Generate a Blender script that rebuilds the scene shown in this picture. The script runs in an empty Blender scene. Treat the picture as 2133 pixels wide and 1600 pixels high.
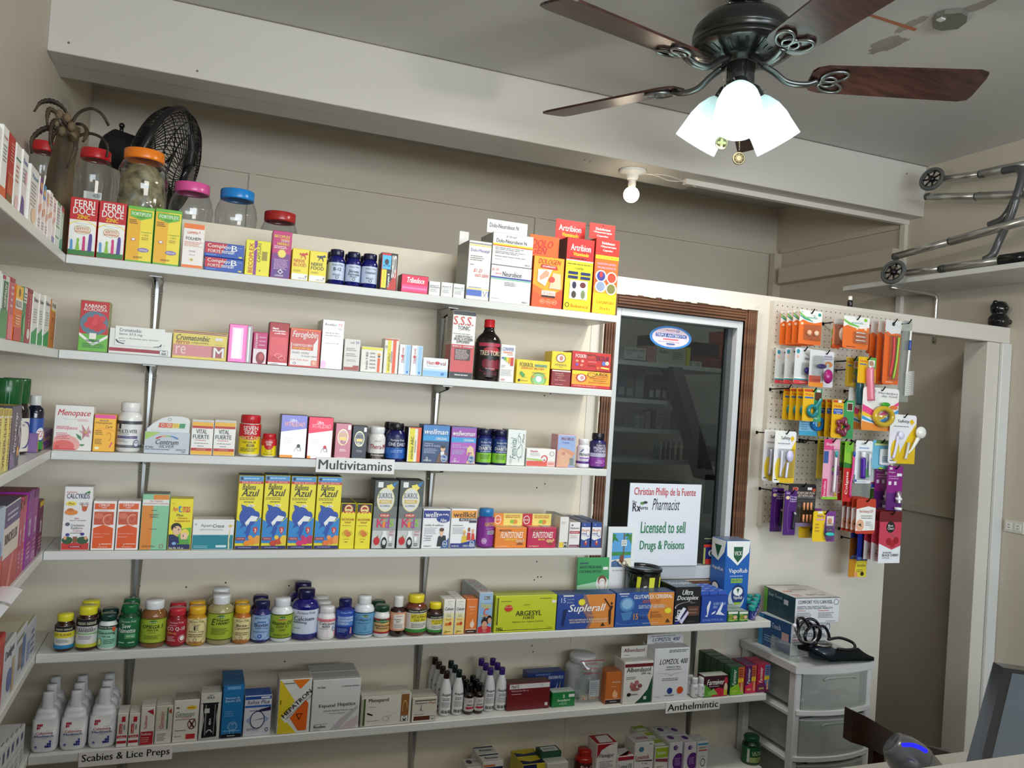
WORLD, DAY, FANW, BULBW, FILLW = .10, 110, 9.5, 7, 7.5      # sky strength, daylight, each fan lamp, bare bulb, added shelf fill
import bpy, math, random
from mathutils import Vector, Matrix
random.seed(7)
C = bpy.context.scene.collection
sc = bpy.context.scene

# ---------------------------------------------------------------- camera
YAW, PITCH, ROLL, FPX = math.radians(21.2), math.radians(0.9), math.radians(3.84), 1690.0
CAM = Vector((0, 0, 1.6))
_f = Vector((math.sin(YAW)*math.cos(PITCH), math.cos(YAW)*math.cos(PITCH), math.sin(PITCH)))
_r0 = Vector((math.cos(YAW), -math.sin(YAW), 0)); _u0 = _r0.cross(_f)
RT = math.cos(ROLL)*_r0 + math.sin(ROLL)*_u0
UP = -math.sin(ROLL)*_r0 + math.cos(ROLL)*_u0
cam = bpy.data.cameras.new('camera'); camo = bpy.data.objects.new('camera', cam); C.objects.link(camo)
cam.sensor_width = 36; cam.lens = 36*FPX/2133; cam.clip_start = .02
camo.matrix_world = Matrix(((RT.x, UP.x, -_f.x, CAM.x), (RT.y, UP.y, -_f.y, CAM.y), (RT.z, UP.z, -_f.z, CAM.z), (0, 0, 0, 1)))
sc.camera = camo
sc.view_settings.view_transform = 'Standard'; sc.view_settings.look = 'None'
sc.view_settings.exposure = 0.0; sc.view_settings.gamma = 1.0; sc.view_settings.use_curve_mapping = False

# ---------------------------------------------------------------- world and daylight
w = bpy.data.worlds.new('world'); sc.world = w; w.use_nodes = True
bg = w.node_tree.nodes['Background']; bg.inputs[0].default_value = (.80, .90, 1.0, 1); bg.inputs[1].default_value = WORLD
def area(name, loc, rot, sx, sy, power, col):
    l = bpy.data.lights.new(name, 'AREA'); l.shape = 'RECTANGLE'; l.size = sx; l.size_y = sy; l.energy = power; l.color = col
    o = bpy.data.objects.new(name, l); C.objects.link(o); o.location = loc; o.rotation_euler = rot; return o
def point(name, loc, power, col, rad):
    l = bpy.data.lights.new(name, 'POINT'); l.energy = power; l.color = col; l.shadow_soft_size = rad
    o = bpy.data.objects.new(name, l); C.objects.link(o); o.location = loc; return o
# unseen panel added in place of a lamp, turned level to fade down the shelves, and daylight through the shop front
area('shelf_fill_panel', (.75, .05, 2.25), (math.radians(90), 0, 0), .9, .25, FILLW, (1.0, .955, .88))
area('daylight_shopfront', (1.1, -2.35, 1.74), (math.radians(90), 0, 0), 3.4, .9, DAY, (.82, .92, 1.0))

# ---------------------------------------------------------------- helpers: pixel of the photo -> point on a real plane
def ray(px, py): return _f*FPX + RT*(px-1066.5) - UP*(py-800)
def aty(px, py, y): d = ray(px, py); return CAM + d*((y-CAM.y)/d.y)
def atx(px, py, x): d = ray(px, py); return CAM + d*((x-CAM.x)/d.x)
def atz(px, py, z): d = ray(px, py); return CAM + d*((z-CAM.z)/d.z)
def solvex(px, y, z):   # x of the point on the line (y, z) seen in column px
    k = (px-1066.5)/FPX; n = RT - k*_f; return -(n.y*y + n.z*(z-CAM.z))/n.x
def solvez(py, x, y):
    k = (800-py)/FPX; n = UP - k*_f; return CAM.z - (n.x*x + n.y*y)/n.z

# ---------------------------------------------------------------- colours and materials
PAL = dict(w='f0efea', k='141416', r='c4161c', y='f4dc14', o='f07a1c', g='2f8f3c', b='1c4fa8', n='1a2360', p='5a2a86', m='d0187c', t='1290a0',
    s='b9bcc0', l='8fc4ea', e='f3e6c0', d='55585c', i='e8a0a8', a='f2b21c', h='a8d030', u='6b3a22', c='2aa0dc', x='7a1018', v='8a2a92', z='8fd4b4')
_cc = {}
def lin(c):
    if c not in _cc:
        h = PAL.get(c, c)
        if len(h) == 3: h = ''.join(q*2 for q in h)
        o = []
        for j in (0, 2, 4):
            s = int(h[j:j+2], 16)/255; o.append(s/12.92 if s <= .04045 else ((s+.055)/1.055)**2.4)
        _cc[c] = (*o, 1)
    return _cc[c]
MATS = {}
def base_mat(name, rough=.5, metal=0, col=None, spec=.5, coat=0, alpha=None):
    m = bpy.data.materials.new(name); m.use_nodes = True; nt = m.node_tree; b = nt.nodes['Principled BSDF']
    b.inputs['Roughness'].default_value = rough; b.inputs['Metallic'].default_value = metal
    b.inputs['Specular IOR Level'].default_value = spec; b.inputs['Coat Weight'].default_value = coat
    if col is None:
        a = nt.nodes.new('ShaderNodeVertexColor'); a.layer_name = 'Col'; nt.links.new(a.outputs[0], b.inputs['Base Color'])
    else: b.inputs['Base Color'].default_value = lin(col)
    MATS[name] = m; return m, nt, b
def noisy(name, c1, c2, scale, rough, bump=0, detail=4, stretch=(1, 1, 1), wave=False, metal=0, lo=.35, hi=.65):
    m, nt, b = base_mat(name, rough, metal, c1)
    tc = nt.nodes.new('ShaderNodeTexCoord'); mp = nt.nodes.new('ShaderNodeMapping'); mp.inputs['Scale'].default_value = stretch
    n = nt.nodes.new('ShaderNodeTexNoise'); n.inputs['Scale'].default_value = scale; n.inputs['Detail'].default_value = detail
    r = nt.nodes.new('ShaderNodeValToRGB'); r.color_ramp.elements[0].color = lin(c1); r.color_ramp.elements[1].color = lin(c2)
    r.color_ramp.elements[0].position = lo; r.color_ramp.elements[1].position = hi
    L = nt.links; L.new(tc.outputs['Object'], mp.inputs[0]); L.new(mp.outputs[0], n.inputs['Vector']); L.new(n.outputs[0], r.inputs[0]); L.new(r.outputs[0], b.inputs['Base Color'])
    if bump:
        bn = nt.nodes.new('ShaderNodeBump'); bn.inputs['Strength'].default_value = bump; bn.inputs['Distance'].default_value = .002
        n2 = nt.nodes.new('ShaderNodeTexNoise'); n2.inputs['Scale'].default_value = scale*12; L.new(mp.outputs[0], n2.inputs['Vector'])
        L.new(n2.outputs[0], bn.inputs['Height']); L.new(bn.outputs[0], b.inputs['Normal'])
    return m
base_mat('card', .38); base_mat('matte', .75); base_mat('plastic', .22); base_mat('foil', .36, .22); base_mat('gloss', .08, 0, None, .5, .3)
base_mat('metal', .28, .9); base_mat('cloth', .9, 0, None, .1); base_mat('steel', .35, 1, 'a8a8a6')
noisy('wall_paint', 'c8beae', 'ccc2b2', 1.3, .55, .25)
noisy('wall_shelves', 'ded3bf', 'e2d7c3', 1.3, .55, .25)
noisy('wall_light', 'd6d0c5', 'dad4c9', 1.2, .5, .2)
noisy('ceiling_paint', 'c2c2bd', 'c6c6c1', 1.1, .5, .25)
noisy('beam_paint', 'cdc8bf', 'd1ccc3', 1.3, .5, .2)
noisy('shelf_white', 'd6d6d2', 'dcdcd8', 3, .35)
noisy('trim_wood', '54341f', '704a32', 3, .5, .1, 6, (1, 1, 12))
noisy('blade_wood', '2a1512', '4a2a22', 3, .28, .05, 8, (3, 26, 26))
noisy('chair_wood', '1e0f09', '33190f', 3, .3, .05, 6, (1, 10, 10))
noisy('floor_tile', '4e4a44', '5a554e', 2, .4)
noisy('palm_bark', '2e2416', '705c3a', 14, .7, .5, 6, (1, 1, .25))
noisy('palm_leaf', '140c08', '46341e', 30, .6, .5, 6)
noisy('herbs', '5a5030', 'b0a47c', 40, .8, 1, 8)
def trans(name, tint, fac, rough=.04, body=None, bodyfac=0, glosscol='ffffff'):
    m = bpy.data.materials.new(name); m.use_nodes = True; nt = m.node_tree; nt.nodes.clear(); L = nt.links
    out = nt.nodes.new('ShaderNodeOutputMaterial'); tr = nt.nodes.new('ShaderNodeBsdfTransparent'); tr.inputs[0].default_value = lin(tint)
    gl = nt.nodes.new('ShaderNodeBsdfGlossy'); gl.inputs['Roughness'].default_value = rough; gl.inputs[0].default_value = lin(glosscol)
    lw = nt.nodes.new('ShaderNodeLayerWeight'); lw.inputs[0].default_value = .5; pw = nt.nodes.new('ShaderNodeMath'); pw.operation = 'POWER'; pw.inputs[1].default_value = 3.0; sc_ = nt.nodes.new('ShaderNodeMath'); sc_.operation = 'MULTIPLY_ADD'; sc_.inputs[1].default_value = .45; sc_.inputs[2].default_value = fac*.25; L.new(lw.outputs['Facing'], pw.inputs[0]); L.new(pw.outputs[0], sc_.inputs[0])
    mx = nt.nodes.new('ShaderNodeMixShader'); L.new(sc_.outputs[0], mx.inputs[0]); L.new(tr.outputs[0], mx.inputs[1]); L.new(gl.outputs[0], mx.inputs[2])
    last = mx
    if body:
        df = nt.nodes.new('ShaderNodeBsdfDiffuse'); df.inputs[0].default_value = lin(body)
        m2 = nt.nodes.new('ShaderNodeMixShader'); m2.inputs[0].default_value = bodyfac; L.new(mx.outputs[0], m2.inputs[1]); L.new(df.outputs[0], m2.inputs[2]); last = m2
    L.new(last.outputs[0], out.inputs[0]); MATS[name] = m
trans('clear', 'f0f2f2', .25, .06); trans('window_glass', 'b8c2c4', .12, .02); trans('frosted', 'dfe6e2', .3, .2, 'c4ccc6', .5)
trans('bag', 'eef2f0', .35, .15, 'e0e6e4', .12)
def emit(name, col, s):
    m = bpy.data.materials.new(name); m.use_nodes = True; nt = m.node_tree; nt.nodes.clear()
    out = nt.nodes.new('ShaderNodeOutputMaterial'); e = nt.nodes.new('ShaderNodeEmission'); e.inputs[0].default_value = lin(col); e.inputs[1].default_value = s
    nt.links.new(e.outputs[0], out.inputs[0]); MATS[name] = m
emit('lamp_white', 'f4fbff', 3); emit('lamp_warm', 'ffe9c8', 9); emit('led_blue', '2020ff', 2.2)
def shade_mat():
    m, nt, b = base_mat('shade_glass', .25, 0, 'e4f0f2')
    b.inputs['Emission Color'].default_value = lin('e8f6ff'); b.inputs['Emission Strength'].default_value = .55
shade_mat()

# ---------------------------------------------------------------- mesh builder
class M:
    def __init__(s): s.v = []; s.f = []; s.c = []; s.m = []; s.sm = []
    def add(s, vs, fs, col='w', mat='card', sm=False):
        o = len(s.v); s.v += [tuple(q) for q in vs]
        for f in fs: s.f.append([i+o for i in f]); s.c.append(col); s.m.append(mat); s.sm.append(sm)
        return s
    def build(s, name, parent=None, loc=(0, 0, 0), rz=0, rot=None):
        me = bpy.data.meshes.new(name); me.from_pydata(s.v, [], s.f)
        names = sorted(set(s.m)); idx = {n: i for i, n in enumerate(names)}
        for n in names: me.materials.append(MATS[n])
        me.polygons.foreach_set('material_index', [idx[n] for n in s.m]); me.polygons.foreach_set('use_smooth', s.sm)
        ca = me.color_attributes.new('Col', 'FLOAT_COLOR', 'CORNER'); buf = []
        for f, c in zip(s.f, s.c): buf += list(lin(c))*len(f)
        if len(buf) == 4*len(me.loops): ca.data.foreach_set('color', buf)
        me.update()
        o = bpy.data.objects.new(name, me); C.objects.link(o); o.location = loc; o.rotation_euler = rot or (0, 0, rz)
        if parent: o.parent = parent
        return o
def tag(o, label=None, cat=None, group=None, kind=None):
    if label: o['label'] = label
    if cat: o['category'] = cat
    if group: o['group'] = group
    if kind: o['kind'] = kind
    return o
def empty(name, loc, label, cat, group=None, rz=0, rot=None):
    o = bpy.data.objects.new(name, None); C.objects.link(o); o.location = loc; o.rotation_euler = rot or (0, 0, rz); o.empty_display_size = .02
    return tag(o, label, cat, group)
def dup(root, loc=None, label=None, rz=None, group=None):
    r = root.copy(); C.objects.link(r)
    if loc is not None: r.location = loc
    if rz is not None: r.rotation_euler = (0, 0, rz)
    if label: r['label'] = label
    if group: r['group'] = group
    for ch in list(root.children):
        c = ch.copy(); C.objects.link(c); c.parent = r
        for g in list(ch.children):
            d = g.copy(); C.objects.link(d); d.parent = c
    return r
def box(m, x0, x1, y0, y1, z0, z1, col='w', mat='card', b=0.0):
    if x1 < x0: x0, x1 = x1, x0
    if y1 < y0: y0, y1 = y1, y0
    if z1 < z0: z0, z1 = z1, z0
    if b <= 0:
        vs = [(x, y, z) for z in (z0, z1) for y in (y0, y1) for x in (x0, x1)]
        return m.add(vs, [(0, 2, 3, 1), (4, 5, 7, 6), (0, 1, 5, 4), (2, 6, 7, 3), (0, 4, 6, 2), (1, 3, 7, 5)], col, mat)
    b = min(b, (x1-x0)*.3, (y1-y0)*.3, (z1-z0)*.3)
    X = (x0, x1); Y = (y0, y1); Z = (z0, z1); vs = []; ix = {}
    for i in (0, 1):
        for j in (0, 1):
            for k in (0, 1):
                sx, sy, sz = (1-2*i)*b, (1-2*j)*b, (1-2*k)*b
                for a, p in enumerate(((X[i], Y[j]+sy, Z[k]+sz), (X[i]+sx, Y[j], Z[k]+sz), (X[i]+sx, Y[j]+sy, Z[k]))):
                    ix[i, j, k, a] = len(vs); vs.append(p)
    q = lambda *t: ix[t]
    fs = [[q(0,0,0,0),q(0,0,1,0),q(0,1,1,0),q(0,1,0,0)], [q(1,0,0,0),q(1,1,0,0),q(1,1,1,0),q(1,0,1,0)],
          [q(0,0,0,1),q(1,0,0,1),q(1,0,1,1),q(0,0,1,1)], [q(0,1,0,1),q(0,1,1,1),q(1,1,1,1),q(1,1,0,1)],
          [q(0,0,0,2),q(0,1,0,2),q(1,1,0,2),q(1,0,0,2)], [q(0,0,1,2),q(1,0,1,2),q(1,1,1,2),q(0,1,1,2)]]
    for i in (0, 1):
        for j in (0, 1): fs.append([q(i,j,0,0), q(i,j,1,0), q(i,j,1,1), q(i,j,0,1)])
        for k in (0, 1): fs.append([q(i,0,k,0), q(i,1,k,0), q(i,1,k,2), q(i,0,k,2)])
    for j in (0, 1):
        for k in (0, 1): fs.append([q(0,j,k,1), q(1,j,k,1), q(1,j,k,2), q(0,j,k,2)])
    for i in (0, 1):
        for j in (0, 1):
            for k in (0, 1): fs.append([q(i,j,k,0), q(i,j,k,1), q(i,j,k,2)])
    # outward winding
    cx, cy, cz = (x0+x1)/2, (y0+y1)/2, (z0+z1)/2; out = []
    for f in fs:
        a, b2, c = (Vector(vs[f[t]]) for t in (0, 1, 2)); n = (b2-a).cross(c-a); mid = sum((Vector(vs[t]) for t in f), Vector())/len(f)
        out.append(f if n.dot(mid-Vector((cx, cy, cz))) > 0 else f[::-1])
    return m.add(vs, out, col, mat)
def lathe(m, prof, col='w', mat='plastic', n=28, c=(0, 0, 0), sx=1, sy=1, sm=True, cols=None):
    vs = []; fs = []
    for r, z in prof:
        for i in range(n):
            a = 2*math.pi*i/n; vs.append((c[0]+r*math.cos(a)*sx, c[1]+r*math.sin(a)*sy, c[2]+z))
    for k in range(len(prof)-1):
        f2 = [(k*n+i, k*n+(i+1) % n, (k+1)*n+(i+1) % n, (k+1)*n+i) for i in range(n)]
        if cols: o = len(m.v)
        fs += f2
    m.add(vs, fs, col, mat, sm)
    return m
def disc(m, c, r, col, mat, ax=2, n=24, sx=1, flip=False):
    vs = []
    for i in range(n):
        a = 2*math.pi*i/n*(-1 if flip else 1); p = [0, 0, 0]; p[(ax+1) % 3] = r*math.cos(a)*sx; p[(ax+2) % 3] = r*math.sin(a)
        vs.append((c[0]+p[0], c[1]+p[1], c[2]+p[2]))
    return m.add(vs, [list(range(n))], col, mat)
def tube(m, pts, r, col='k', mat='plastic', n=8, closed=False, caps=True, sq=1):
    pts = [Vector(p) for p in pts]; K = len(pts); rs = r if isinstance(r, (list, tuple)) else [r]*K; vs = []; fs = []
    prev = None
    for i, p in enumerate(pts):
        if closed: t = pts[(i+1) % K]-pts[i-1]
        else: t = pts[min(i+1, K-1)]-pts[max(i-1, 0)]
        t.normalize()
        if prev is None: a = Vector((0, 0, 1)) if abs(t.z) < .9 else Vector((1, 0, 0)); u = t.cross(a).normalized()
        else: u = (prev - t*prev.dot(t)).normalized()
        prev = u; v2 = t.cross(u)
        for k in range(n):
            an = 2*math.pi*k/n; vs.append(p+u*math.cos(an)*rs[i]+v2*math.sin(an)*rs[i]*sq)
    R = K if closed else K-1
    for i in range(R):
        j = (i+1) % K
        fs += [(i*n+k, i*n+(k+1) % n, j*n+(k+1) % n, j*n+k) for k in range(n)]
    if caps and not closed: fs += [list(range(n))[::-1], [(K-1)*n+k for k in range(n)]]
    return m.add(vs, fs, col, mat, True)
def sphere(m, c, r, col, mat, nu=20, nv=12, s=(1, 1, 1)):
    prof = [(r*math.sin(math.pi*k/nv)+1e-6, -r*math.cos(math.pi*k/nv)*s[2]) for k in range(nv+1)]
    return lathe(m, prof, col, mat, nu, c, s[0], s[1])
def smooth_path(pts, k=6):   # Catmull-Rom
    P = [Vector(p) for p in pts]; P = [P[0]*2-P[1]]+P+[P[-1]*2-P[-2]]; o = []
    for i in range(1, len(P)-2):
        for j in range(k):
            t = j/k; a, b, c, d = P[i-1], P[i], P[i+1], P[i+2]
            o.append(.5*((2*b)+(c-a)*t+(2*a-5*b+4*c-d)*t*t+(3*b-a-3*c+d)*t**3))
    return o+[P[-2]]

# ---------------------------------------------------------------- printing on faces
_tx = {}
def glyphs(text, st):
    key = (text, 'b' in st, 'i' in st, 'v' in st)
    if key in _tx: return _tx[key]
    cu = bpy.data.curves.new('t', 'FONT'); cu.body = text; cu.resolution_u = 2
    if 'i' in st: cu.shear = .28
    o = bpy.data.objects.new('t', cu); C.objects.link(o)
    dg = bpy.context.evaluated_depsgraph_get(); me = o.evaluated_get(dg).to_mesh()
    v = [(q.co.x, q.co.y) for q in me.vertices]; f = [list(p.vertices) for p in me.polygons]
    o.evaluated_get(dg).to_mesh_clear(); bpy.data.objects.remove(o); bpy.data.curves.remove(cu)
    if 'b' in st: n0 = len(v); v = v+[(x+.028, y+.006) for x, y in v]; f = f+[[i+n0 for i in q] for q in f]
    if 'v' in st: v = [(-y, x) for x, y in v]
    if v:
        x0 = min(a for a, b in v); x1 = max(a for a, b in v); y0 = min(b for a, b in v); y1 = max(b for a, b in v)
        v = [((a-x0)/max(x1-x0, 1e-6), (b-y0)/max(y1-y0, 1e-6)) for a, b in v]
    _tx[key] = (v, f); return v, f
def draw(m, mp0, dsl, seg=1, mat='card', wide=0):
    off = .0003
    def mp(u, v, o_): return mp0(min(1, max(0, u)), min(1, max(0, v)), o_)
    for op in dsl.split(';'):
        p = op.split()
        if not p: continue
        k = p[0]; off += .00011
        if k == 'T':
            x0, y0, x1, y1 = (float(q)/100 for q in p[1:5]); v, f = glyphs(' '.join(p[7:]), p[6])
            hb = len(v)//2 if 'b' in p[6] else len(v)
            m.add([mp(x0+(x1-x0)*a, y0+(y1-y0)*b, off+(.00005 if i >= hb else 0)) for i, (a, b) in enumerate(v)], f, p[5], mat)
            continue
        if k == 'R':
            x0, y0, x1, y1 = (float(q)/100 for q in p[1:5]); fm = mp
            if wide and x0 == 0 and x1 == 1: x0, x1, fm = -wide, 1+wide, mp0
            n = max(1, round(seg*(x1-x0))) if seg > 1 else 1; vs = []
            for i in range(n+1): u = x0+(x1-x0)*i/n; vs += [fm(u, max(0, y0), off), fm(u, min(1, y1), off)]
            m.add(vs, [(2*i, 2*i+2, 2*i+3, 2*i+1) for i in range(n)], p[5], mat)
        elif k == 'E':
            cx, cy, rx, ry = (float(q)/100 for q in p[1:5]); n = 12; vs = []
            for i in range(n+1):
                a = math.pi*i/n; u = cx-rx*math.cos(a); h = ry*math.sin(a)+1e-5; vs += [mp(u, cy-h, off), mp(u, cy+h, off)]
            m.add(vs, [(2*i, 2*i+2, 2*i+3, 2*i+1) for i in range(n)], p[5], mat)
        elif k == 'O':
            cx, cy, rx, ry, wd = (float(q)/100 for q in p[1:6]); n = 28; vs = []; q = ry/rx
            a0, a1 = (float(p[7]), float(p[8])) if len(p) > 8 else (0, 360)
            for i in range(n+1):
                a = math.radians(a0+(a1-a0)*i/n); vs += [mp(cx+rx*math.cos(a), cy+ry*math.sin(a), off), mp(cx+(rx-wd)*math.cos(a), cy+(ry-wd*q)*math.sin(a), off)]
            m.add(vs, [(2*i, 2*i+2, 2*i+3, 2*i+1) for i in range(n)], p[6], mat)
        elif k == 'S':
            cx, cy, rx, ry = (float(q)/100 for q in p[1:5]); n = int(p[5]); vs = [mp(cx, cy, off)]
            for i in range(2*n):
                a = math.pi*i/n; s = 1 if i % 2 == 0 else .72; vs.append(mp(cx+rx*s*math.cos(a), cy+ry*s*math.sin(a), off))
            m.add(vs, [(0, i+1, (i+1) % (2*n)+1) for i in range(2*n)], p[6], mat)
        elif k == 'P':
            q = [float(t)/100 for t in p[2:]]; pts = [(q[i], q[i+1]) for i in range(0, len(q), 2)]
            ar = sum(a[0]*b[1]-b[0]*a[1] for a, b in zip(pts, pts[1:]+pts[:1]))
            if ar < 0: pts = pts[::-1]
            m.add([mp(a, b, off) for a, b in pts], [list(range(len(pts)))], p[1], mat)
        elif k == 'L':   # fine print too small to read: n thin broken lines
            x0, y0, x1, y1 = (float(q)/100 for q in p[1:5]); n = int(p[5]); hh = (y1-y0)/n; rn = random.Random(op)
            for i in range(n):
                yy = y1-hh*(i+.75); x = x0; e = x1-(x1-x0)*rn.random()*.25
                while x < e:
                    wd = min((x1-x0)*(.07+.16*rn.random()), e-x); m.add([mp(x, yy, off), mp(x+wd, yy, off), mp(x+wd, yy+hh*.42, off), mp(x, yy+hh*.42, off)], [(0, 1, 2, 3)], p[6], mat); x += wd+(x1-x0)*.025
def planar(O, U, V):
    O, U, V = Vector(O), Vector(U), Vector(V); N = U.cross(V).normalized()
    return lambda u, v, off: O+U*u+V*v+N*off
def cyl(r, z0, z1, span=2.4, c=(0, 0), th=-math.pi/2, ry=None):
    ry = ry or r
    return lambda u, v, off: (c[0]+(r+off)*math.cos(th+(u-.5)*span), c[1]+(ry+off)*math.sin(th+(u-.5)*span), z0+(z1-z0)*v)

# ---------------------------------------------------------------- cartons and bottles
def carton_mesh(w, d, h, col, design='', side=None, top=None, mat='card', sided='', topd='', rside=''):
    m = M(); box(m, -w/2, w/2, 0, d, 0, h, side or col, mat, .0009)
    e = .0012
    m.add([(-w/2+e, -.0001, e), (w/2-e, -.0001, e), (w/2-e, -.0001, h-e), (-w/2+e, -.0001, h-e)], [(0, 1, 2, 3)], col, mat)
    draw(m, planar((-w/2+e, -.0001, e), (w-2*e, 0, 0), (0, 0, h-2*e)), design, mat=mat)
    mp = planar((-w/2+e, e, h), (w-2*e, 0, 0), (0, d-2*e, 0))
    draw(m, mp, (('R 0 0 100 100 %s;' % top) if top else '')+'R 2 4 98 5.5 d;'+topd, mat=mat)
    if sided: draw(m, planar((-w/2, d-e, e), (0, -d+2*e, 0), (0, 0, h-2*e)), sided, mat=mat)
    if rside: draw(m, planar((w/2, e, e), (0, d-2*e, 0), (0, 0, h-2*e)), rside, mat=mat)
    return m
def bottle(r, H, body, cap, design, lab, name, label, cat, group, loc, capr=.62, caph=.17, lz=(.16, .68), mat='plastic', seg=20, neck=True, span=2.1, capmat='plastic', ribs=True, rz=0, foot=.004):
    root = empty(name, loc, label, cat, group, rz)
    hb = H*(1-caph); sh = hb*.80; m = M()
    prof = [(1e-5, 0), (r-foot, 0), (r, foot), (r, sh), (r*.97, sh+(hb-sh)*.3), (r*.86, sh+(hb-sh)*.6), (r*capr*.9, sh+(hb-sh)*.85), (r*capr*.86, hb), (r*capr*.8, hb+.003)]
    lathe(m, prof, body, mat, 26); m.build('body', root)
    m = M(); cr = r*capr; z0 = hb*.985
    lathe(m, [(cr*.96, z0), (cr, z0+.001), (cr, H-.0025), (cr*.94, H), (1e-5, H)], cap, capmat, 26)
    if ribs:
        for i in range(26):
            a = 2*math.pi*i/26; x, y = cr*math.cos(a), cr*math.sin(a); tx, ty = -math.sin(a)*.0006, math.cos(a)*.0006
            m.add([(x-tx, y-ty, z0+.002), (x+tx, y+ty, z0+.002), (x*1.02+tx, y*1.02+ty, H-.004), (x*1.02-tx, y*1.02-ty, H-.004)], [(0, 1, 2, 3)], cap, capmat)
    m.build('cap', root)
    if lab:
        m = M(); z0, z1 = lz[0]*H, lz[1]*H; full = 4.6; mp = cyl(r+.0002, z0, z1, full)
        n = 24; vs = []
        for i in range(n+1): vs += [mp(i/n, 0, 0), mp(i/n, 1, 0)]
        m.add(vs, [(2*i, 2*i+2, 2*i+3, 2*i+1) for i in range(n)], lab, 'card', True)
        draw(m, cyl(r+.0004, z0, z1, span), design, seg, wide=(4.5/span-1)/2)
        m.build('label', root)
    return root
# ================================================================ the room
XL, XR, YB, YP, ZC, ZT = -.454, 2.84, 3.55, 2.175, 2.70, 1.985
SZ = [None, 1.845, 1.637, 1.417, 1.198, .975, .7555, .535]      # shelf top surfaces
F = 2.0                                                          # plane of the shelf front edges
def st(name, m, **k): return tag(m.build(name, **k), kind='structure')
def sbox(name, *a): m = M(); box(m, *a); return st(name, m)
sbox('floor', -2.5, 3.2, -2.7, 3.7, -.05, 0, 'w', 'floor_tile')
m = M(); box(m, -2.5, 3.2, -2.7, 3.7, ZC, ZC+.05, 'w', 'ceiling_paint')
def blot(m, px, py, rx, ry, ang, col, seed, n=26, z=ZC-.0006):
    rn = random.Random(seed); pts = []
    for i in range(n):
        a = 2*math.pi*i/n; q = (.8+.35*rn.random()); X = rx*q*math.cos(a); Y = ry*q*math.sin(a); c, s = math.cos(ang), math.sin(ang)
        p = atz(px+X*c-Y*s, py+X*s+Y*c, z); pts.append((p.x, p.y, z))
    m.add(pts[::-1], [list(range(n))], col, 'matte')
blot(m, 1850, 95, 46, 9, -.35, '8f8b80', 1); blot(m, 1842, 88, 30, 7, -.4, '999488', 2, z=ZC-.0009)
blot(m, 1900, 50, 40, 7, -.45, '9a968b', 3); blot(m, 2040, 12, 46, 7, -.35, '979389', 4); blot(m, 1810, 20, 14, 4, .3, '99958c', 5)
p0, p1, p2, p3 = [atz(*q, ZC-.001) for q in ((1797, 29), (1801, 25), (1911, 60), (1905, 65))]
m.add([p3, p2, p1, p0][::1], [(0, 1, 2, 3)], 'b06a48', 'matte')
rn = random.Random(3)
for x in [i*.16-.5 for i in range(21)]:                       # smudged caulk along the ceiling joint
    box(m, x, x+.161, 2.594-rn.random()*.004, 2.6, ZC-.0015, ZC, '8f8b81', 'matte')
st('ceiling', m)
sbox('wall_left', XL-.08, XL, -2.7, 3.65, 0, ZC, 'w', 'wall_paint')
m = M(); box(m, XR, XR+.08, -2.7, 3.65, 0, ZC, 'w', 'wall_paint')
for px, py, r in ((2048, 333, .012), (2040, 655, .004)):
    p = atx(px, py, XR); disc(m, (XR-.0008, p.y, p.z), r, 'c4bfb4', 'matte', 0, flip=True)
st('wall_right', m)
sbox('wall_back', XL, XR, YB, YB+.08, 0, ZC, 'w', 'wall_paint')
sbox('wall_behind_camera', -2.5, XL, -2.7, -2.62, 0, ZC, 'w', 'wall_paint')
# battens that frame the panels of the far wall
k = 0
def trim(*a):
    global k; k += 1; return sbox('trim_%d' % k, *a)
trim(XL, XR, YB-.012, YB, 2.452, 2.478, 'w', 'wall_paint')
for px, py in ((523, 400), (1117, 480)):
    q = aty(px, py, YB); trim(q.x-.012, q.x+.012, YB-.010, YB, 1.9, 2.452, 'w', 'wall_paint')
trim(XR-.045, XR-.0, YB-.05, YB-.012, 1.9, 2.45, 'w', 'wall_paint')
trim(XR-.012, XR, 2.72, YB-.05, 2.452, 2.478, 'w', 'wall_paint')
trim(XR-.055, XR-.0005, 2.706, 3.45, 2.283, 2.36, 'w', 'wall_paint')
trim(XR-.02, XR, 2.68, 2.705, 1.2, 2.483, 'w', 'wall_light')
trim(XR-.016, XR, 2.26, 3.5, 1.235, 1.262, 'w', 'wall_paint')
# beam below the ceiling
m = M(); box(m, XL, XR, 2.60, 2.70, 2.483, ZC, 'w', 'beam_paint', .002); box(m, XL, 1.78, 2.70, 2.82, 2.484, ZC, 'w', 'beam_paint')
for px, py in ((143, 89), (411, 148), (1217, 333), (1229, 337), (1889, 362)):
    q = aty(px, py, 2.6); disc(m, (q.x, 2.5992, q.z), .0035, '6a655c', 'matte', 1, 10)
st('trim_beam', m)
trim(1.70, XR, 2.675, 2.70, 2.463, 2.483, 'w', 'wall_light')
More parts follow.
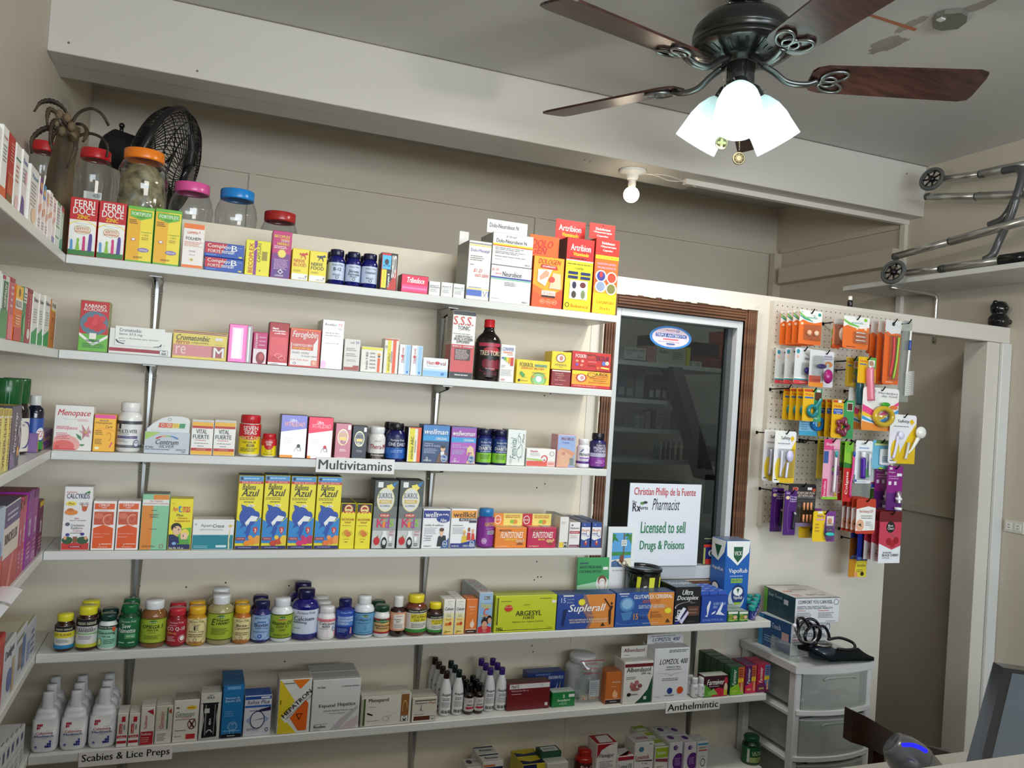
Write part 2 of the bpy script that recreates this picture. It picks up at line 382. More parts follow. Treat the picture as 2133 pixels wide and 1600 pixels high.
# low partition that carries the shelves, with the window hole and the doorway
WX0, WX1, WZ0, WZ1 = 1.155, 1.632, 1.062, 1.893
m = M(); box(m, XL, 1.085, YP, YP+.07, 0, ZT, 'w', 'wall_shelves')
q = aty(1118, 560, YP); 
for px, py in ((1134, 824), (1147, 820), (1118, 1016), (1135, 1008), (1118, 1170), (1120, 1202), (1127, 1202), (1113, 1208), (388, 1223), (291, 1221), (288, 1229), (470, 1214), (602, 1220), (593, 1378), (1108, 1345), (1110, 1358), (1511, 1520), (1516, 1530)):
    q = aty(px, py, YP)
    disc(m, (q.x, YP-.0006, q.z), .0022, '2a2622', 'matte', 1, 8)
st('wall_partition_left', m)
m = M()
box(m, 1.085, WX0, YP-.002, YP+.07, WZ0, ZT, 'w', 'wall_light'); box(m, WX1, 2.285, YP-.002, YP+.07, 0, ZT, 'w', 'wall_light')
box(m, WX0, WX1, YP-.002, YP+.07, WZ1, ZT, 'w', 'wall_light'); box(m, 1.085, WX1, YP-.002, YP+.07, 0, WZ0, 'w', 'wall_shelves')
st('wall_partition_right', m)
sbox('trim_door_header', 2.285, XR, YP-.002, YP+.06, 1.925, ZT, 'w', 'wall_light', .002)
sbox('trim_door_post', 2.728, XR-.001, YP-.0, YP+.10, 0, 1.924, 'w', 'wall_light', .002)
sbox('trim_door_casing', 2.79, XR-.0015, YP-.014, YP-.001, 0, 1.924, 'w', 'shelf_white', .002)
sbox('floor_loft', XL, .95, YP+.071, YB, 1.915, 1.933, 'w', 'shelf_white')
# window in the partition
def casing(m, x0, x1, z0, z1, horiz):
    n = 5
    for i in range(n):
        y = YP-.012-(.006 if i in (1, 2, 3) else .002)-(.004 if i == 4 else 0)
        if horiz: a = z0+(z1-z0)*i/n; box(m, x0, x1, y, YP-.0025, a, a+(z1-z0)/n*.86, 'w', 'trim_wood', .0012)
        else: a = x0+(x1-x0)*i/n; box(m, a, a+(x1-x0)/n*.86, y, YP-.0025, z0, z1, 'w', 'trim_wood', .0012)
    box(m, x0, x1, YP-.011, YP-.0025, z0, z1, 'w', 'trim_wood')
m = M(); casing(m, 1.116, 1.16, 1.02, 1.935, False); casing(m, 1.627, 1.671, 1.02, 1.935, False)
casing(m, 1.16, 1.627, 1.893, 1.936, True); casing(m, 1.16, 1.627, 1.018, 1.060, True)
rn = random.Random(9)
for i in range(26):                                             # torn paint along the casing
    x = 1.118+i*.0212; box(m, x, x+.0212, YP-.0205, YP-.003, 1.9335-.005*rn.random(), 1.9375, 'd6d0c2', 'matte')
    z = 1.06+i*.034; box(m, 1.1145, 1.1172+.003*rn.random(), YP-.0205, YP-.003, z, z+.034, 'd6d0c2', 'matte')
    box(m, 1.6705-.0025*rn.random(), 1.6725, YP-.0205, YP-.003, z, z+.034, 'd6d0c2', 'matte')
wroot = tag(m.build('window_1'), kind='structure')
m = M()
for a in ((1.16, 1.181, 1.066, 1.891), (1.606, 1.627, 1.066, 1.891), (1.181, 1.606, 1.868, 1.891), (1.181, 1.606, 1.066, 1.106)):
    box(m, a[0], a[1], YP-.004, YP+.05, a[2], a[3], 'c9cdd0', 'metal' if 0 else 'plastic', .0015)
box(m, 1.588, 1.606, YP+.02, YP+.045, 1.106, 1.868, '4a5052', 'plastic', .001)
m.build('window_frame', wroot)
m = M(); box(m, 1.181, 1.606, YP+.034, YP+.038, 1.106, 1.868, 'w', 'window_glass'); m.build('glass_pane', wroot)

# ================================================================ shelves and brackets
LAB = {1: 'top', 2: 'second', 3: 'third', 4: 'fourth', 5: 'fifth', 6: 'sixth', 7: 'lowest'}
for i in range(1, 8):
    x1 = 1.075 if i <= 4 else 1.667
    m = M(); t = .019; z = SZ[i]; xa = -.283
    box(m, xa, x1, F, YP-.001, z-t, z, 'w', 'shelf_white', .0012)
    m.add([(xa, F-.0004, z-t), (x1, F-.0004, z-t), (x1, F-.0004, z-t+.001), (xa, F-.0004, z-t+.001)], [(0, 1, 2, 3)], 'b8b8b4')
    o = m.build('wall_shelf'); tag(o, 'long white shelf board on the back wall, %s of seven from above' % LAB[i], 'shelf', 'white wall shelves')
    if i < 7:
        m = M(); box(m, XL+.001, -.284, .9, YP-.001, z-t, z, 'w', 'shelf_white', .0012)
        o = m.build('side_shelf'); tag(o, 'short white shelf board on the left wall, %s one from above' % LAB[i], 'shelf', 'white shelves on the left wall')
def bracket(x, z, label, L=.195, rz=0, at=None):
    root = empty('shelf_bracket', at or (x, YP-.001, z), label, 'bracket', 'steel shelf brackets', rz)
    m = M()      # upright: a folded V channel tapering downwards
    for s in (-1, 1):
        m.add([(s*.0135, -.003, 0), (s*.004, -.014, 0), (s*.002, -.010, -L), (s*.007, -.002, -L)], [(0, 1, 2, 3) if s < 0 else (3, 2, 1, 0)], 'w', 'steel')
    m.add([(-.004, -.014, 0), (.004, -.014, 0), (.002, -.010, -L), (-.002, -.010, -L)], [(0, 3, 2, 1)], 'w', 'steel')
    disc(m, (0, -.0025, -L+.002), .0085, 'w', 'steel', 1, 16); box(m, -.0135, .0135, -.0028, 0, -.02, 0, 'w', 'steel')
    m.build('upright', root)
    m = M()
    for s in (-1, 1):
        m.add([(s*.0135, -.003, 0), (s*.004, -.003, -.024), (s*.004, -.105, -.010), (s*.008, -.105, 0)], [(0, 1, 2, 3), (3, 2, 1, 0)], 'w', 'steel')
    box(m, -.0135, .0135, -.11, 0, -.0022, 0, 'w', 'steel'); m.build('arm', root)
    for c_, r_ in (((-.0085, -.0075, -.038), .0032), ((.0085, -.0075, -.030), .0032), ((0, -.006, -L+.010), .0042)):
        m = M(); sphere(m, c_, r_, 'w', 'steel', 10, 6); m.build('screw', root)
    return root
for i in range(1, 8):
    if i > 6: break
    bracket(-.105, SZ[i]-.0195, 'steel bracket under the left part of the %s long shelf' % LAB[i])
    bracket(.62, SZ[i]-.0195, 'steel bracket under the middle of the %s long shelf' % LAB[i])
    if i >= 5: bracket(1.515, SZ[i]-.0195, 'steel bracket under the right end of the %s long shelf' % LAB[i])
bracket(0, 0, 'dark bracket under the top shelf board of the left wall', .16, math.pi/2, (XL+.001, 1.62, SZ[1]-.0195))
def paper_sign(name, px0, px1, zc, h, text, label):
    x0 = solvex(px0, F, zc); x1 = solvex(px1, F, zc); m = M()
    box(m, x0, x1, F-.0025, F-.0012, zc-h/2, zc+h/2, 'e8e6e2', 'card')
    draw(m, planar((x0, F-.0026, zc-h/2), (x1-x0, 0, 0), (0, 0, h)), 'T 3 20 97 84 k b %s' % text); return tag(m.build(name), label, 'sign', 'paper signs on the shelf edges')
paper_sign('paper_sign', 658, 821, SZ[3]-.012, .0365, 'Multivitamins', 'white paper sign reading Multivitamins on the third shelf edge')
paper_sign('paper_sign', 164, 359, SZ[6]-.0155, .0325, 'Scabies & Lice Preps', 'white paper sign reading Scabies and Lice Preps')
paper_sign('paper_sign', 1386, 1498, SZ[6]-.016, .031, 'Anthelmintic', 'white paper sign reading Anthelmintic on the sixth shelf edge')

# ================================================================ ceiling fan with lights
FC = Vector((1.252, 1.747, 2.467))
fan = empty('ceiling_fan', FC, 'dark ceiling fan with wooden blades and three lit glass shades', 'ceiling fan')
m = M(); lathe(m, [(1e-5, .19), (.035, .19), (.05, .2), (.062, .233), (1e-5, .233)], '1c1d1c', 'gloss', 32); m.build('canopy', fan)
m = M(); lathe(m, [(.011, .16), (.011, .195)], '1c1d1c', 'gloss', 16); m.build('downrod', fan)
m = M(); lathe(m, [(1e-5, .166), (.03, .168), (.06, .162), (.10, .145), (.124, .118), (.129, .098), (.129, .090), (.120, .084), (.124, .078), (.131, .070), (.131, .064), (.118, .055), (.07, .040), (.05, .038), (.05, .028), (1e-5, .028)], '20221f', 'plastic', 48)
m.build('motor_housing', fan)
m = M()
for i in range(30):
    a = 2*math.pi*i/30; c, s = math.cos(a), math.sin(a)
    r0, r1 = .078, .112; z0, z1 = .0405, .0515; t = .0035
    m.add([(r0*c-s*t*.6, r0*s+c*t*.6, z0), (r0*c+s*t*.6, r0*s-c*t*.6, z0), (r1*c+s*t, r1*s-c*t, z1), (r1*c-s*t, r1*s+c*t, z1)], [(0, 1, 2, 3), (3, 2, 1, 0)], '5a5e5c', 'metal')
m.build('vent_ring', fan)
PITCHB = math.radians(-13)
def blade(az):
    P = math.cos(PITCHB); Sn = math.sin(PITCHB); ca, sa = math.cos(az), math.sin(az)
    def tr(r, t, z): y, zz = t*P-z*Sn, t*Sn+z*P; return (r*ca-y*sa, r*sa+y*ca, zz)
    out = []; pr = [(.175, .030), (.185, .045), (.21, .054), (.35, .058), (.575, .064), (.596, .056), (.60, .035)]
    up = [(r, wd) for r, wd in pr]; pts = up+[(r, -wd) for r, wd in up[::-1]]
    m = M(); n = len(pts); vs = [tr(r, t, .003) for r, t in pts]+[tr(r, t, -.003) for r, t in pts]
    m.add(vs, [list(range(n))[::-1], [n+i for i in range(n)]]+[(i, (i+1) % n, n+(i+1) % n, n+i) for i in range(n)], 'w', 'blade_wood')
    b = m.build('blade', fan)
    m = M()
    arm = smooth_path([(.052*ca, .052*sa, .030), (.085*ca, .085*sa, .012), (.12*ca, .12*sa, -.012), (.165*ca, .165*sa, -.016), tr(.195, 0, -.007)], 5)
    tube(m, arm, [.011]*len(arm), '6a6e6e', 'metal', 10, sq=.7)
    def ringp(c, rx, ry, rot=0, n=20, a0=0, a1=360):
        o = []
        for i in range(n+1 if a1-a0 < 360 else n):
            a = math.radians(a0+(a1-a0)*i/n); X, Y = rx*math.cos(a), ry*math.sin(a); o.append(tr(c[0]+X*math.cos(rot)-Y*math.sin(rot), c[1]+X*math.sin(rot)+Y*math.cos(rot), -.0075))
        return o
    tube(m, ringp((.222, 0), .020, .020), .0035, '9a9e9e', 'metal', 6, True)
    tube(m, ringp((.232, .022), .032, .020, .35), .004, '8a8e8e', 'metal', 6, True)
    tube(m, ringp((.232, -.022), .032, .020, -.35), .004, '8a8e8e', 'metal', 6, True)
    m.build('blade_iron', fan)
for kk in range(5): blade(2.091-kk*2*math.pi/5)
m = M(); lathe(m, [(1e-5, .03), (.036, .03), (.036, -.028), (.030, -.034), (.028, -.05), (.022, -.066), (.008, -.075), (1e-5, -.078)], '2a2c2a', 'gloss', 30); m.build('light_kit', fan)
trm = bpy.data.materials.new('shade_translucent'); trm.use_nodes = True; nt = trm.node_tree; nt.nodes.clear()
o_ = nt.nodes.new('ShaderNodeOutputMaterial'); a_ = nt.nodes.new('ShaderNodeBsdfTranslucent'); b_ = nt.nodes.new('ShaderNodeBsdfDiffuse'); e_ = nt.nodes.new('ShaderNodeEmission'); x_ = nt.nodes.new('ShaderNodeMixShader'); y_ = nt.nodes.new('ShaderNodeAddShader')
a_.inputs[0].default_value = lin('e2f0f0'); b_.inputs[0].default_value = lin('c8dadc'); e_.inputs[0].default_value = lin('dff2f6'); e_.inputs[1].default_value = .06
L = nt.links; L.new(a_.outputs[0], x_.inputs[1]); L.new(b_.outputs[0], x_.inputs[2]); x_.inputs[0].default_value = .35; L.new(x_.outputs[0], y_.inputs[0]); L.new(e_.outputs[0], y_.inputs[1]); L.new(y_.outputs[0], o_.inputs[0])
MATS['shade_translucent'] = trm
for az in (234.5, 354.5, 114.5):
    a = math.radians(az); tl = math.radians(36); d = Vector((math.sin(tl)*math.cos(a), math.sin(tl)*math.sin(a), -math.cos(tl)))
    base = Vector((.040*math.cos(a), .040*math.sin(a), -.045)); q = d.to_track_quat('Z', 'Y').to_euler()
    m = M(); lathe(m, [(.010, -.035), (.024, -.012), (.026, .012), (.022, .014)], '2a2c2a', 'gloss', 20)
    for t in (0, 2.1, 4.2): tube(m, [(.024*math.cos(t), .024*math.sin(t), .004), (.034*math.cos(t), .034*math.sin(t), .004)], .0018, '8a8c8a', 'metal', 6)
    s = m.build('lamp_socket', fan, base, rot=q)
    m = M(); lathe(m, [(.022, .008), (.034, .022), (.048, .048), (.055, .078), (.056, .10), (.060, .142), (.0585, .142), (.0545, .10), (.0535, .078), (.0465, .048), (.033, .024), (.021, .010)], 'w', 'shade_translucent', 36)
    m.build('lamp_shade', fan, base, rot=q)
    m = M(); sphere(m, (0, 0, .085), .028, 'w', 'lamp_white', 18, 12, (1, 1, 1.25)); m.build('lamp_bulb', fan, base, rot=q)
    lp = FC+base+d*.128; point('fan_lamp', lp, FANW, (1.0, .96, .88), .035)
for px, y0, y1, mz in ((1505, 150, 283, 298), (1541, 245, 316, 330)):
    cx = FC.x+(.0 if px > 1520 else -.03); cy = FC.y-.045 if px > 1520 else FC.y-.02
    p0 = aty(px+ (3 if px < 1520 else 0), y0, cy); p1 = aty(px-1, y1, cy); m = M(); n = int((p0.z-p1.z)/.0038)
    for i in range(n): sphere(m, p0.lerp(p1, i/n)-FC, .0017, 'b0a890', 'metal', 6, 4)
    pc = m.build('pull_chain', fan)
    m = M(); c = aty(px-2, mz, cy)-FC
    mp = [Vector((RT.x*.0165*math.cos(t), RT.y*.0165*math.cos(t), .0165*math.sin(t))) for t in [i*math.pi/12 for i in range(24)]]
    nn = Vector((RT.y, -RT.x, 0))*.0015
    vs = [c+q2-nn for q2 in mp]+[c+q2+nn for q2 in mp]
    m.add(vs, [list(range(24))[::-1], list(range(24, 48))]+[(i, (i+1) % 24, 24+(i+1) % 24, 24+i) for i in range(24)], '3a3424', 'metal')
    U = Vector((RT.x, RT.y, 0))*.033; V = Vector((0, 0, .033)); O = c-U/2-V/2+nn
    draw(m, planar(O, U, V), 'O 50 50 47 47 8 8a8268;'+('S 50 50 38 38 8 6a6248;E 50 50 18 18 948c70' if px > 1520 else 'E 50 68 11 18 a09a70;E 50 32 11 18 a09a70;E 32 50 18 11 a09a70;E 68 50 18 11 a09a70'), mat='metal')
    m.build('medallion', pc)
# bare bulb on the beam
bf = empty('bulb_holder', (1.478, 2.70, 2.4835), 'white porcelain lampholder with a lit round bulb under the beam', 'lamp')
m = M(); lathe(m, [(1e-5, 0), (.052, 0), (.052, -.006), (.046, -.012), (.024, -.016), (.021, -.03), (.018, -.036), (1e-5, -.036)][::-1], 'w', 'plastic', 32); m.build('base', bf)
m = M(); lathe(m, [(.013, -.070), (.015, -.055), (.014, -.036)], 'e8e4dc', 'plastic', 20); sphere(m, (0, 0, -.092), .030, 'w', 'lamp_warm', 24, 14); m.build('bulb', bf)
point('bulb_light', (1.478, 2.70, 2.4835-.092), BULBW, (1.0, .86, .70), .031)
m = M(); c0 = Vector((1.53, 2.70, 2.479)); 
tube(m, smooth_path([c0, (1.58, 2.69, 2.476), (1.64, 2.70, 2.470), (1.70, 2.69, 2.474), (1.75, 2.685, 2.46)], 5), .0016, 'e6e0d4', 'plastic', 6)
tube(m, smooth_path([c0, (1.60, 2.67, 2.479), (1.68, 2.675, 2.472), (1.74, 2.68, 2.466)], 5), .0013, 'e6e0d4', 'plastic', 6)
tag(m.build('electric_cable'), 'thin white cable running from the bulb holder along the beam', 'cable')
# cover plate on the ceiling
m = M(); cpl = [atz(*q, ZC) for q in ((1942, 38), (1950, 25), (1968, 19), (2003, 16), (2016, 24), (2014, 36), (1996, 50), (1962, 54), (1944, 49))]
n = len(cpl); m.add([(q.x, q.y, ZC-.001) for q in cpl]+[(q.x, q.y, ZC-.014) for q in cpl], [[n+i for i in range(n)], *[(i, n+i, n+(i+1) % n, (i+1) % n) for i in range(n)]], '6a6c62', 'plastic')
c = atz(1960, 40, ZC-.015); box(m, c.x-.008, c.x+.008, c.y-.008, c.y+.008, ZC-.018, ZC-.0142, 'd8d6d0', 'plastic')
tag(m.build('ceiling_plate'), 'grey oval electrical cover plate on the stained ceiling', 'cover plate')

# ================================================================ right side: outlet, shelf with walker, ornament
p0 = atx(2086, 1080, XR); p1 = atx(2131, 1112, XR)
ol = M(); box(ol, XR-.006, XR, 2.075, 2.150, 1.224, 1.268, 'd8d5cc', 'plastic', .001); 
o = tag(ol.build('wall_outlet'), 'white double socket on the right wall beside the door post', 'outlet')
for yy in (2.095, 2.130):
    mm = M(); lathe(mm, [(1e-5, 0), (.014, 0), (.0145, -.002), (1e-5, -.002)][::-1], 'e4e2dc', 'plastic', 16)
    mm = M()
    box(mm, XR-.0085, XR-.006, yy-.012, yy+.012, 1.2325, 1.2600, 'e8e6e0', 'plastic', .001)
    for dz in (-.005, .005): box(mm, XR-.0089, XR-.0084, yy-.004, yy+.004, 1.246+dz-.001, 1.246+dz+.001, '2a2a28', 'matte')
    mm.build('socket', o)
m = M(); box(m, 2.56, XR-.001, .6, 2.745, 2.150, 2.170, 'w', 'shelf_white', .0015)
tag(m.build('high_shelf'), 'white board high on the right wall carrying the folded walker', 'shelf')
br = empty('wall_bracket', (XR, 2.505, 2.149), 'white angle bracket under the high shelf on the right wall', 'bracket')
m = M(); tube(m, smooth_path([(-.26, 0, -.006), (-.05, 0, -.008), (-.012, 0, -.022), (-.008, 0, -.06), (-.008, 0, -.21)], 5), .008, 'cfccc4', 'metal', 8); m.build('angle_iron', br)
m = M(); sphere(m, (-.014, 0, -.2), .005, 'b8b4aa', 'metal', 8, 6); m.build('screw', br)
wk = empty('folded_walker', (2.7, 2.4, 2.17), 'folded aluminium walking frame with two grey wheels on the high shelf', 'walker')
W0 = Vector((2.7, 2.4, 2.17))
def wtube(pts, r, col, name, mat='metal', k=5):
    m = M(); col = 'cfcfca' if col == 'w' else col; r = r*1.25; P = [atx(*q) - W0 for q in pts]; tube(m, smooth_path(P, k) if len(P) > 2 else P, r, col, mat, 12); return m.build(name, wk)
wtube([(1965, 373, 2.72), (2048, 362, 2.72)], .0105, 'w', 'leg'); wtube([(2044, 362, 2.72), (2160, 338, 2.72)], .013, 'w', 'leg_upper_tube')
wtube([(1935, 410, 2.70), (2040, 409, 2.70)], .0115, 'w', 'leg'); wtube([(2036, 409, 2.70), (2180, 404, 2.70)], .013, 'w', 'leg_upper_tube')
wtube([(1866, 534, 2.62), (1985, 502, 2.62)], .0115, 'w', 'leg'); wtube([(1981, 503, 2.62), (2170, 450, 2.62)], .013, 'w', 'leg_upper_tube')
wtube([(1888, 569, 2.60), (1965, 559, 2.60)], .0105, 'w', 'leg'); wtube([(1961, 560, 2.60), (2095, 541, 2.60)], .012, 'w', 'leg_upper_tube')
wtube([(2085, 543, 2.60), (2150, 534, 2.60)], .017, 'k', 'hand_grip', 'plastic')
wtube([(2090, 356, 2.66), (2122, 352, 2.66), (2128, 372, 2.66), (2112, 420, 2.65), (2090, 455, 2.64), (2060, 470, 2.63)], .011, '4a4c4c', 'side_frame', 'plastic')
wtube([(2118, 410, 2.62), (2105, 450, 2.62), (2082, 500, 2.62), (2068, 530, 2.61), (2050, 542, 2.60)], .011, '4a4c4c', 'side_frame', 'plastic')
for px, py, x in ((2046, 362, 2.72), (2038, 409, 2.70), (1983, 502, 2.62), (1963, 560, 2.60)):
    m = M(); P = atx(px-5, py+1, x)-W0; Q = atx(px+6, py-1, x)-W0; tube(m, [P, Q], .0155, '3a3c3a', 'plastic', 14); m.build('collar', wk)
for px, py, x in ((1932, 410, 2.70), (1865, 535, 2.62)):
    m = M(); P = atx(px-3, py, x)-W0; Q = atx(px+5, py-1, x)-W0; tube(m, [P, Q], .0145, '4a4c4a', 'plastic', 14); m.build('rubber_tip', wk)
for px, py, x, rr in ((1941, 373, 2.70, .042), (1861, 567, 2.51, .042)):
    c = atx(px, py, x)-W0; ax = Vector((.95, .25, -.25)).normalized(); q = ax.to_track_quat('Z', 'Y').to_euler()
    m = M(); ring = [(rr*math.cos(i*math.pi/14), rr*math.sin(i*math.pi/14), 0) for i in range(28)]; tube(m, ring, .0085, '5a5c5a', 'matte', 10, True)
    wh = m.build('wheel', wk, c, rot=q)
    m = M(); lathe(m, [(.035, -.008), (.037, -.008), (.037, .008), (.035, .008)], 'k', 'plastic', 28); lathe(m, [(1e-5, -.010), (.011, -.010), (.011, .012), (.006, .014), (1e-5, .014)], 'k', 'plastic', 16)
    for i in range(7):
        a = 2*math.pi*i/7; tube(m, [(.008*math.cos(a), .008*math.sin(a), 0), (.036*math.cos(a), .036*math.sin(a), 0)], .004, 'k', 'plastic', 6)
    lathe(m, [(.005, .014), (.004, .018), (1e-5, .018)], 'd8d8d0', 'metal', 12)
    m.build('wheel_hub', wh)
# shiny black figure on the door header
g = aty(2078, 683, YP+.03); fg = empty('black_figurine', (g.x, YP+.028, ZT), 'small glossy black bear figurine standing on the door header', 'figurine')
m = M(); lathe(m, [(1e-5, 0), (.026, 0), (.033, .006), (.037, .02), (.036, .034), (.029, .046), (.023, .050), (.027, .056), (.031, .068), (.0305, .08), (.025, .092), (.014, .099), (1e-5, .1)], 'k', 'gloss', 32); m.build('body', fg)
m = M()
for s in (-1, 1): sphere(m, (s*.022, 0, .093), .0095, 'k', 'gloss', 12, 8); sphere(m, (s*.026, -.022, .022), .013, 'k', 'gloss', 12, 8, (1, 1, .8))
sphere(m, (0, -.028, .072), .010, 'k', 'gloss', 12, 8); m.build('ears_and_paws', fg)
g = aty(1770, 642, 2.22); bottle(.009, .045, 'k', 'w', '', None, 'small_bottle', 'tiny dark bottle with white cap standing atop the partition', 'bottle', None, (g.x, 2.22, ZT), capr=.75, caph=.3)
# ================================================================ goods on the shelves
G = {k: 'packs on the %s shelf' % LAB[k] for k in range(1, 8)}
def carton(k, px0, px1, pyt, d, col, design, label, name='medicine_box', cat='box', side=None, top=None, dy=.008, mat='card', sided='', topd='', rside='', back=(), zb=None, rz=0, hm=False, group=None, gap=.002):
    yf = F+dy; z = (SZ[k] if zb is None else zb)+.0006
    if hm: a, b = aty(px0, pyt, yf), aty(px1, pyt, yf); x0, x1 = a.x, b.x
    else: x0, x1 = solvex(px0, yf, z), solvex(px1, yf, z)
    w = x1-x0-.0012; h = solvez(pyt, x0, yf)-z
    o = carton_mesh(w, d, h, col, design, side, top, mat, sided, topd, rside).build(name, None, ((x0+x1)/2, yf, z), rz)
    tag(o, label, cat, group or G[k])
    for i, lb in enumerate(back): dup(o, (o.location.x, yf+(d+gap)*(i+1), z), lb)
    return o, z+h, ((x0+x1)/2, yf, w, h)
def flap(o, dims, d, px0, px1, pyt, pyb, col, design, back_y=None):   # raised cardboard header of a display carton
    cx, yf, w, h = dims; y = back_y if back_y is not None else yf+.03
    a, b = aty(px0, pyt, y), aty(px1, pyb, y); m = M(); zc = o.location.z
    x0, x1 = a.x-cx, b.x-cx; z0, z1 = h-.002, a.z-zc; box(m, x0, x1, y-yf, y-yf+.0012, z0, z1, col, 'card')
    draw(m, planar((x0, y-yf-.0001, z0), (x1-x0, 0, 0), (0, 0, z1-z0)), design); m.build('display_flap', o)
def pill(k, px0, px1, pyt, body, cap, lab, design, label, dy=.006, back=(), gap=.004, name='pill_bottle', hm=False, **kw):
    z = SZ[k]+.0006; y0 = F+dy+.025
    if hm: x0, x1 = aty(px0, pyt+12, y0).x, aty(px1, pyt+12, y0).x
    else: x0, x1 = solvex(px0, y0, z+.02), solvex(px1, y0, z+.02)
    r = (x1-x0)/2-.0006; yc = F+dy+r; xc = (x0+x1)/2; H = solvez(pyt, xc, yc+r*.3)-z
    o = bottle(r, H, body, cap, design, lab, name, label, 'bottle', G[k], (xc, yc, z), **kw)
    for i, lb in enumerate(back): dup(o, (xc, yc+(2*r+gap)*(i+1), z), lb)
    return o, (xc, yc, r, H)

# ---- top shelf
FD = 'R 0 62 100 100 c41a1c;T 14 84 90 97 w b FERRI;T 10 72 92 84 w b DOCE;T 26 64 74 71 y b ZINC;O 50 44 60 17 4 y 20 160;E 50 40 58 20 f4f2ec;T 20 55 80 56.5 n - suplemento vitaminico;R 20 38 80 52 f6ecd0;O 50 45 31 8 1.5 u;T 28 48.5 72 50.5 u - ESTIMULANTE DEL;T 26 44 74 48 c41a1c b APETITO;T 22 39.5 78 43 c41a1c b ANTIANEMICO;R 0 0 100 9 2f7a34;E 12 22 5 5 5a9ad0;P 5a9ad0 8 8 18 8 17 20 8 20;E 36 26 5 4 8abf3a;P 8abf3a 28 8 44 8 38 24 33 24;E 58 30 5 4 d0287a;P d0287a 53 8 64 8 63 28 54 28;E 82 35 6 4.5 5a3a96;P 5a3a96 74 8 88 8 89 33 76 32'
for a, b, t, lb in ((138, 197.5, 409, 'left'), (198.5, 257, 417, 'right')):
    carton(1, a, b, t, .05, 'f2f0ea', FD, 'red and white carton with dancing children print, %s of the pair' % lb, side='c41a1c')
FP = 'R 50 0 100 100 f6dc3a;R 0 95 100 100 6ab83a;R 0 0 100 2 6ab83a;P 6ab83a 8 93 94 93 94 82 50 76 8 82;T 14 84 90 90 w b FORTIPLEX;T 36 79 66 83 k i Liquid;L 6 68 42 77 3 u;T 54 53 96 56 5a9a2a b Complejo B;T 62 48 84 51 5a9a2a b + B12;E 26 40 9 3 w;O 26 40 9 3 2 r;L 58 40 90 46 2 a88a30;E 68 22 22 4 8a7ab0;T 52 20.5 84 23.5 w bi Ethical;L 30 6 70 10 2 u'
for a, b, t, lb in ((258.5, 315, 427, 'left'), (316, 372, 433, 'right')):
    carton(1, a, b, t, .05, 'f0b418', FP, 'tall yellow carton with green top emblem, %s of the two' % lb, side='6ab83a')
carton(1, 376, 422, 463, .045, 'f4ece6', 'R 0 89 100 100 f07a2c;R 0 0 100 6 f07a2c;T 16 77 70 83 d8503a b GAMMA;P d8503a 72 77 78 85 84 77 80 81 76 81;T 12 63 84 70 k b FOLHEM;L 6 48 94 60 5 d88a6a;T 32 36 62 39 d - ELIXIR;T 32 28 62 30 d - ORAL USE;E 46 18 12 4.5 e;E 46 18 7 3 c8b060', 'white carton with orange top and base bands beside the yellow pair', side='e8d8cc')
CB = 'R 0 0 100 100 1c50b0;P c41a28 0 8 0 100 58 100 40 8;R 0 0 42 22 1c50b0;T 6 56 66 92 w b Complejo;T 68 50 84 92 w b B;T 8 28 40 50 w b FORTE;T 43 28 76 50 w b morazan;L 4 6 36 16 1 8ab0e0;T 84 76 97 82 w - jarabe;E 93 10 5 6 e8d840'
o, zt, dm = carton(1, 424, 506, 533, .05, '1c50b0', CB, 'lower of two stacked red and blue flat cartons')
zb = zt
carton(1, 424.5, 507.5, 502, .05, '1c50b0', CB, 'upper of two stacked red and blue flat cartons', zb=zb)
carton(1, 508, 560, 498, .04, 'f0e41c', 'R 33 0 46 100 8a2a92;P f0e41c 33 70 46 78 46 82 33 74;T 12 5 30 92 r bv BECOPLEX;T 48 38 62 94 k v CAPSULAS;L 68 28 92 92 1 a09020;L 60 8 64 20 1 k', 'yellow carton with purple stripe and sideways lettering')
carton(1, 562, 603, 479, .045, 'c01c70', 'R 0 0 100 38 5a2a8a;R 0 38 100 52 7a2480;T 6 86 92 92 y b BECOPLEX;R 40 82 92 84 f0a020;T 44 77 90 82 w b LIQUIDO;T 24 70 90 76 y b HIERRO;L 8 62 84 69 2 w;S 52 52 26 10.5 14 f4e060;L 12 17 94 40 8 e0b0d8;P w 50 18 66 12.5 50 7 34 12.5;P 5a2a8a 50 16 60 12.5 50 9 40 12.5;L 20 2 80 6 2 w', 'tall magenta and purple carton with yellow starburst')
NB = 'R 0 0 100 20 f4f2ec;T 44 3 92 8 d - DRCHASE;P k 86 10 94 10 96 17 90 12 84 16;T 8 %s;T 8 %s;L 8 26 60 33 2 9a8a20;E 66 83 14 5 %s;P %s 52 86 44 88 42 82 50 80;P %s 74 86 88 92 96 84 86 82;P %s 56 80 50 70 54 70 60 78;P %s 70 80 80 68 84 70 78 80'
carton(1, 605, 641, 516, .04, 'f4e020', NB % (('56 78 67 c82c1c b NERVE', '43 88 54 c82c1c b BLOOD')+('c82c1c',)*5), 'yellow carton with a red horse print')
carton(1, 641.5, 678, 521.5, .04, 'f4e020', NB % (('52 80 63 1a1a1a b NERVE', '39 88 50 1a1a1a b FOOD')+('2a2a4a',)*5), 'yellow carton with a dark blue horse print')
def PP(t1, t2='', c='k'): return 'T 18 82 82 90 %s i Puritans Pride;' % c+'T %s 52 %s 70 %s b %s;' % ((18, 82, c, t1) if len(t1) > 4 else (28, 72, c, t1))+('T 14 36 88 50 %s b %s;' % (c, t2) if t2 else '')+'L 25 24 75 34 2 %s;O 50 14 9 9 3 %s' % (c, c)
